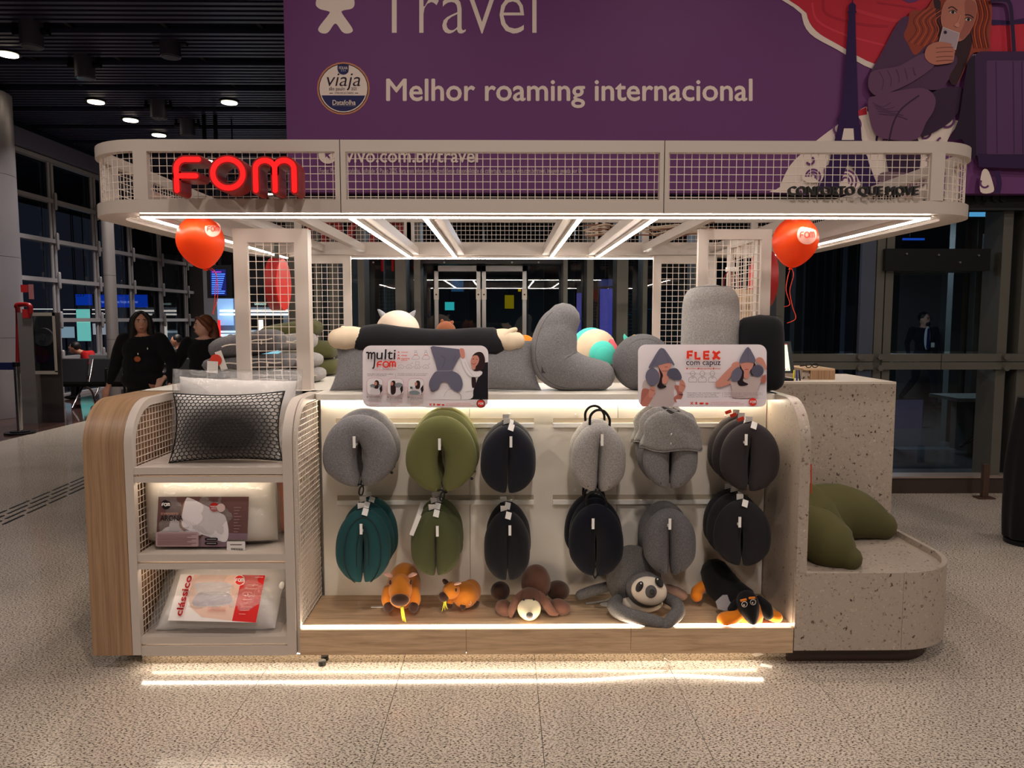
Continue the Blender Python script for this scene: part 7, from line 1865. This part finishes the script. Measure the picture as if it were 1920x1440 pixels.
person((q.x, 8.1, 0), 1.615, R(-52), 'red haired person in black turned sideways, behind the grey pillow stack', ps, SKINP, CLOTH, CLOTH2, HAIRR, 'back')
SUITM = fabric('navy_suit', (16, 18, 30)); SHIRT = plain('white_shirt', (206, 208, 220), .7)
def ex3(r, L, hd, fy, S_):
    b = B(); b.ell(L((0, -.118, 1.22)), (.055, .02, .21), None, 16, 12); b.build('shirt', SHIRT, r)
    b = B(); b.prism([L(v) for v in ((-.016, -.142, 1.385), (.016, -.142, 1.385), (.028, -.146, 1.05), (0, -.146, 1.01), (-.028, -.146, 1.05))], (0, -.006, 0)); b.build('tie', plain('navy_tie', (20, 30, 90), .5), r)
    b = B(); b.box(L((.05, 0, 0)).x, L((.11, 0, 0)).x, L((0, -.16, 0)).y, L((0, -.155, 0)).y, L((0, 0, 1.06)).z, L((0, 0, 1.14)).z); b.build('badge', PAPER, r)
    for s_ in (-1, 1): b = B(); b.tube([L(hd((s_ * .032 + .022 * math.cos(R(a)), -.10, .01 + .018 * math.sin(R(a))))) for a in range(0, 360, 30)], .003, 5, closed=True); b.build('glasses_rim', BLACK, r)
    b = B(); b.ell(L(hd((0, -.075, -.085))), (.045, .035, .04), (0, 0, fy), 14, 10); b.build('beard', HAIRB, r)
q = P(1733, 600, 13.2)
ps = dict(STAND); ps.update(ankle_l=(-.22, .25, .16), knee_l=(-.13, -.02, .5), ankle_r=(.12, -.25, .09), knee_r=(.11, -.2, .5))
person((q.x, 13.2, 0), 1.70, R(20), 'bearded person in a dark suit, white shirt and blue tie walking behind the glass', ps, SKINP, SUITM, SUITM, HAIRB, 'short', extras=ex3, female=False)
SEAT = dict(pelvis=(0, .05, .52), chest=(0, .0, .83), neck=(0, -.02, 1.02), head=(0, -.05, 1.14), elbow_l=(-.24, -.10, .70), wrist_l=(-.12, -.30, .66), elbow_r=(.24, -.10, .70), wrist_r=(.12, -.30, .66),
            knee_l=(-.11, -.40, .50), ankle_l=(-.11, -.42, .085), knee_r=(.11, -.40, .50), ankle_r=(.11, -.42, .085))
REDJ = fabric('red_jacket', (176, 22, 26))
def seated(px, Y, lab, top, yaw, lean=0):
    q = P(px, 640, Y); ps = dict(SEAT)
    if lean: ps.update(chest=(0, -.16, .78), neck=(0, -.30, .92), head=(0, -.40, 1.0))
    return person((q.x, Y, 0), 1.68, 0, lab, ps, SKINM, top, CLOTH2, HAIRB, 'short', .016, yaw)
seated(180, 14.85, 'seated person in a red jacket bent forward among the waiting seats', REDJ, R(-80), 1)
seated(335, 14.85, 'seated person in dark clothes looking down, by the far glass corner', CLOTH, R(-70))
seated(433, 14.9, 'seated dark haired person before the lit shop, half behind the grey pillows', CLOTH, R(20))
# trolley case beside the first person
t = thing('suitcase', 'dark grey wheeled suitcase standing beside the walking person', 'suitcase', (P(208, 700, 8.3).x, 8.3, 0))
x_ = P(208, 700, 8.3).x; GC = plain('grey_case', (44, 46, 50), .35)
b = B(); b.box(x_ - .20, x_ + .20, 8.18, 8.42, .07, .62); o = b.build('shell', GC, t); bev(o, .05, 4)
for k in (-.12, -.04, .04, .12): b = B(); b.box(x_ + k - .006, x_ + k + .006, 8.174, 8.18, .12, .57); b.build('rib', BLACK, t)
b = B(); b.tube(smooth_pts([(x_ - .1, 8.38, .6), (x_ - .1, 8.38, .95), (x_ - .08, 8.38, 1.0), (x_ + .08, 8.38, 1.0), (x_ + .1, 8.38, .95), (x_ + .1, 8.38, .6)], 3), .012, 8); b.build('handle', BLACK, t)
for sx in (-.15, .15):
    for sy in (8.22, 8.38): b = B(); b.cyl((x_ + sx, sy, .035), .035, .03, 'X', 16); b.build('wheel', BLACK, t)
# rows of airport seats
SEATM = plain('black_seat_leather', (22, 22, 25), .35); GSEAT = plain('grey_seat_back', (78, 78, 82), .5); CHR = plain('chrome', (190, 188, 186), .15, 1.0)
def bench_seats(x0, y, n, lab, m, grp):
    r = thing('airport_bench', lab, 'bench', (x0 + n * .3, y, 0), grp)
    for i in range(n):
        xa, xb = x0 + i * .60, x0 + i * .60 + .54
        b = B(); b.prism([(xa, y - .06, .47), (xa + .02, y + .06, .86), (xb - .02, y + .06, .86), (xb, y - .06, .47)], (0, .05, .01)); b.build('backrest', m, r)
        b = B(); b.tube([(xa, y - .065, .47), (xa + .02, y + .055, .86)], .011, 6); b.build('chrome_edge', CHR, r)
        b = B(); b.box(xa, xb, y + .0, y + .50, .42, .47); b.build('seat', m, r)
    b = B(); b.box(x0 - .05, x0 + n * .6, y + .18, y + .26, .36, .42); b.build('beam', BLACKMETAL, r)
    for xx in (x0 + .35, x0 + n * .6 - .4):
        b = B(); b.tube(smooth_pts([(xx, y - .18, .02), (xx + .02, y + .02, .26), (xx, y + .2, .37)], 4), .018, 8); b.build('leg', CHR, r)
        b = B(); b.tube(smooth_pts([(xx, y + .56, .02), (xx + .02, y + .42, .26), (xx, y + .24, .37)], 4), .018, 8); b.build('leg', CHR, r)
    return r
bench_seats(P(105, 680, 13.2).x, 13.2, 3, 'front row black airport bench nearest the fire cabinet', SEATM, 'waiting benches')
bench_seats(P(105, 680, 13.2).x + 1.95, 13.2, 3, 'front row black airport bench half behind the walking person', SEATM, 'waiting benches')
bench_seats(-8.3, 14.65, 4, 'second row grey backed bench under the green poster', GSEAT, 'waiting benches')
bench_seats(-5.75, 14.65, 4, 'second row grey backed bench before the lit shop', GSEAT, 'waiting benches')
bench_seats(-8.4, 16.6, 4, 'rear row grey backed bench nearest the glass wall', GSEAT, 'waiting benches')
# fire hose cabinet by the steel column
Yf = 11.2; a, c = P(66, 698, Yf), P(101, 586, Yf)
t = thing('fire_hose_cabinet', 'grey glass fronted fire hose cabinet beside the steel column', 'cabinet', ((a.x + c.x) / 2, Yf, 0))
b = B(); b.box(a.x - .22, a.x, Yf, Yf + .14, 0, c.z); b.build('side', plain('cabinet_grey', (120, 116, 116), .5), t)
b = B(); b.box(a.x, c.x, Yf + .12, Yf + .14, 0, c.z); b.build('body', plain('cabinet_dark', (70, 64, 64), .5), t)
b = B(); b.box(a.x, c.x, Yf, Yf + .02, c.z - .05, c.z); b.box(a.x, c.x, Yf, Yf + .02, a.z - .03, a.z + .02); b.box(c.x - .03, c.x, Yf, Yf + .02, a.z, c.z); b.build('door_frame', plain('pale_frame', (176, 168, 156), .4), t)
b = B(); b.box(a.x, c.x - .03, Yf + .006, Yf + .012, a.z, c.z - .05); b.build('pane', GLASS, t)
for px, py, r_, m_ in ((82, 632, .135, plain('hose_white', (150, 138, 134), .7)), (75, 664, .125, plain('hose_red', (110, 26, 32), .5))):
    p = P(px, py, Yf + .08); b = B(); b.cyl((p.x, Yf + .08, p.z), r_, .06, 'Y', 24); b.cyl((p.x, Yf + .04, p.z), r_ * .35, .02, 'Y', 16); b.build('hose_reel', m_, t)
t = thing('red_pipe', 'red bent fire pipe on the steel column above the hose cabinet', 'pipe', P(45, 590, 11.25))
RP = plain('fire_red', (150, 22, 26), .35)
b = B(); b.tube(smooth_pts([P(34, 700, 11.3), P(34, 590, 11.3), P(31, 574, 11.25), P(38, 571, 11.25), P(54, 572, 11.2), P(57, 580, 11.2), P(57, 588, 11.2)], 4), .035, 10); b.build('pipe', RP, t)
for px, py, s_, lab in ((45, 541, .05, 'small red and white fire sign on the column'), (49, 588, .06, 'red square fire sign on top of the hose cabinet')):
    p = P(px, py, 11.3 if py < 560 else 11.18); b = B(); b.box(p.x - s_, p.x + s_, p.y, p.y + .01, p.z - s_ * 1.1, p.z + s_ * 1.1); o = b.build('fire_sign', plain('sign_red', (190, 40, 40), .5)); tag(o, lab, 'sign')
p = P(58, 547, 11.3); b = B(); b.box(p.x - .035, p.x + .035, p.y, p.y + .01, p.z - .11, p.z + .11); o = b.build('notice', plain('pink_notice', (170, 110, 112), .6)); tag(o, 'narrow pink notice at the edge of the steel column', 'notice')
# queue post with a blue belt
p = PF(38, 813, 0); t = thing('queue_post', 'steel queue post with a blue lettered belt at the left edge', 'queue post', p)
b = B(); b.cyl((p.x, p.y, .012), .19, .024, 'Z', 36); b.cyl((p.x, p.y, .03), .12, .016, 'Z', 32); b.build('base', BLACKMETAL, t)
b = B(); b.tube([(p.x, p.y, .02), (p.x, p.y, .93)], .036, 16); b.build('pole', CHR, t)
b = B(); b.cyl((p.x, p.y, .95), .045, .06, 'Z', 20); b.build('cap', BLACKMETAL, t)
b = B(); b.box(p.x - 1.6, p.x - .03, p.y - .004, p.y + .004, .875, .975); b.build('belt', plain('blue_belt', (24, 34, 96), .6), t)
lettering('lettering', 'decolar', WHITE, lambda x, y, l: P(x, y, p.y - .008), (11, 693, 27, 699), t)
# black draped stand at the right edge
p = PF(1925, 1018, 0); t = thing('draped_stand', 'tall stand covered in a black cloth at the right edge of the floor', 'covered stand', p)
b = B(); rings = []
for i in range(16):
    v = i / 15; z = 1.02 - v * .98; rr_ = .105 + .03 * v + (.03 * math.sin(v * 3.1)); ring = []
    for j in range(48):
        a = 2 * math.pi * j / 48; f = 1 + (.02 + .07 * v) * math.sin(a * 7 + v * 2) + .03 * mnoise.noise(Vector((math.cos(a) * 2, math.sin(a) * 2, v * 3)))
        ring.append((p.x + rr_ * f * math.cos(a), p.y + rr_ * f * math.sin(a), z))
    rings.append(ring)
b.rings(rings, 0, True, True); b.build('cloth', fabric('black_drape', (14, 14, 15)), t)
b = B(); b.cyl((p.x, p.y, .015), .14, .03, 'Z', 32); b.build('foot', BLACKMETAL, t)
b = B(); b.cyl((p.x, p.y, .9), .02, .3, 'Z', 12); b.build('pole', BLACKMETAL, t)
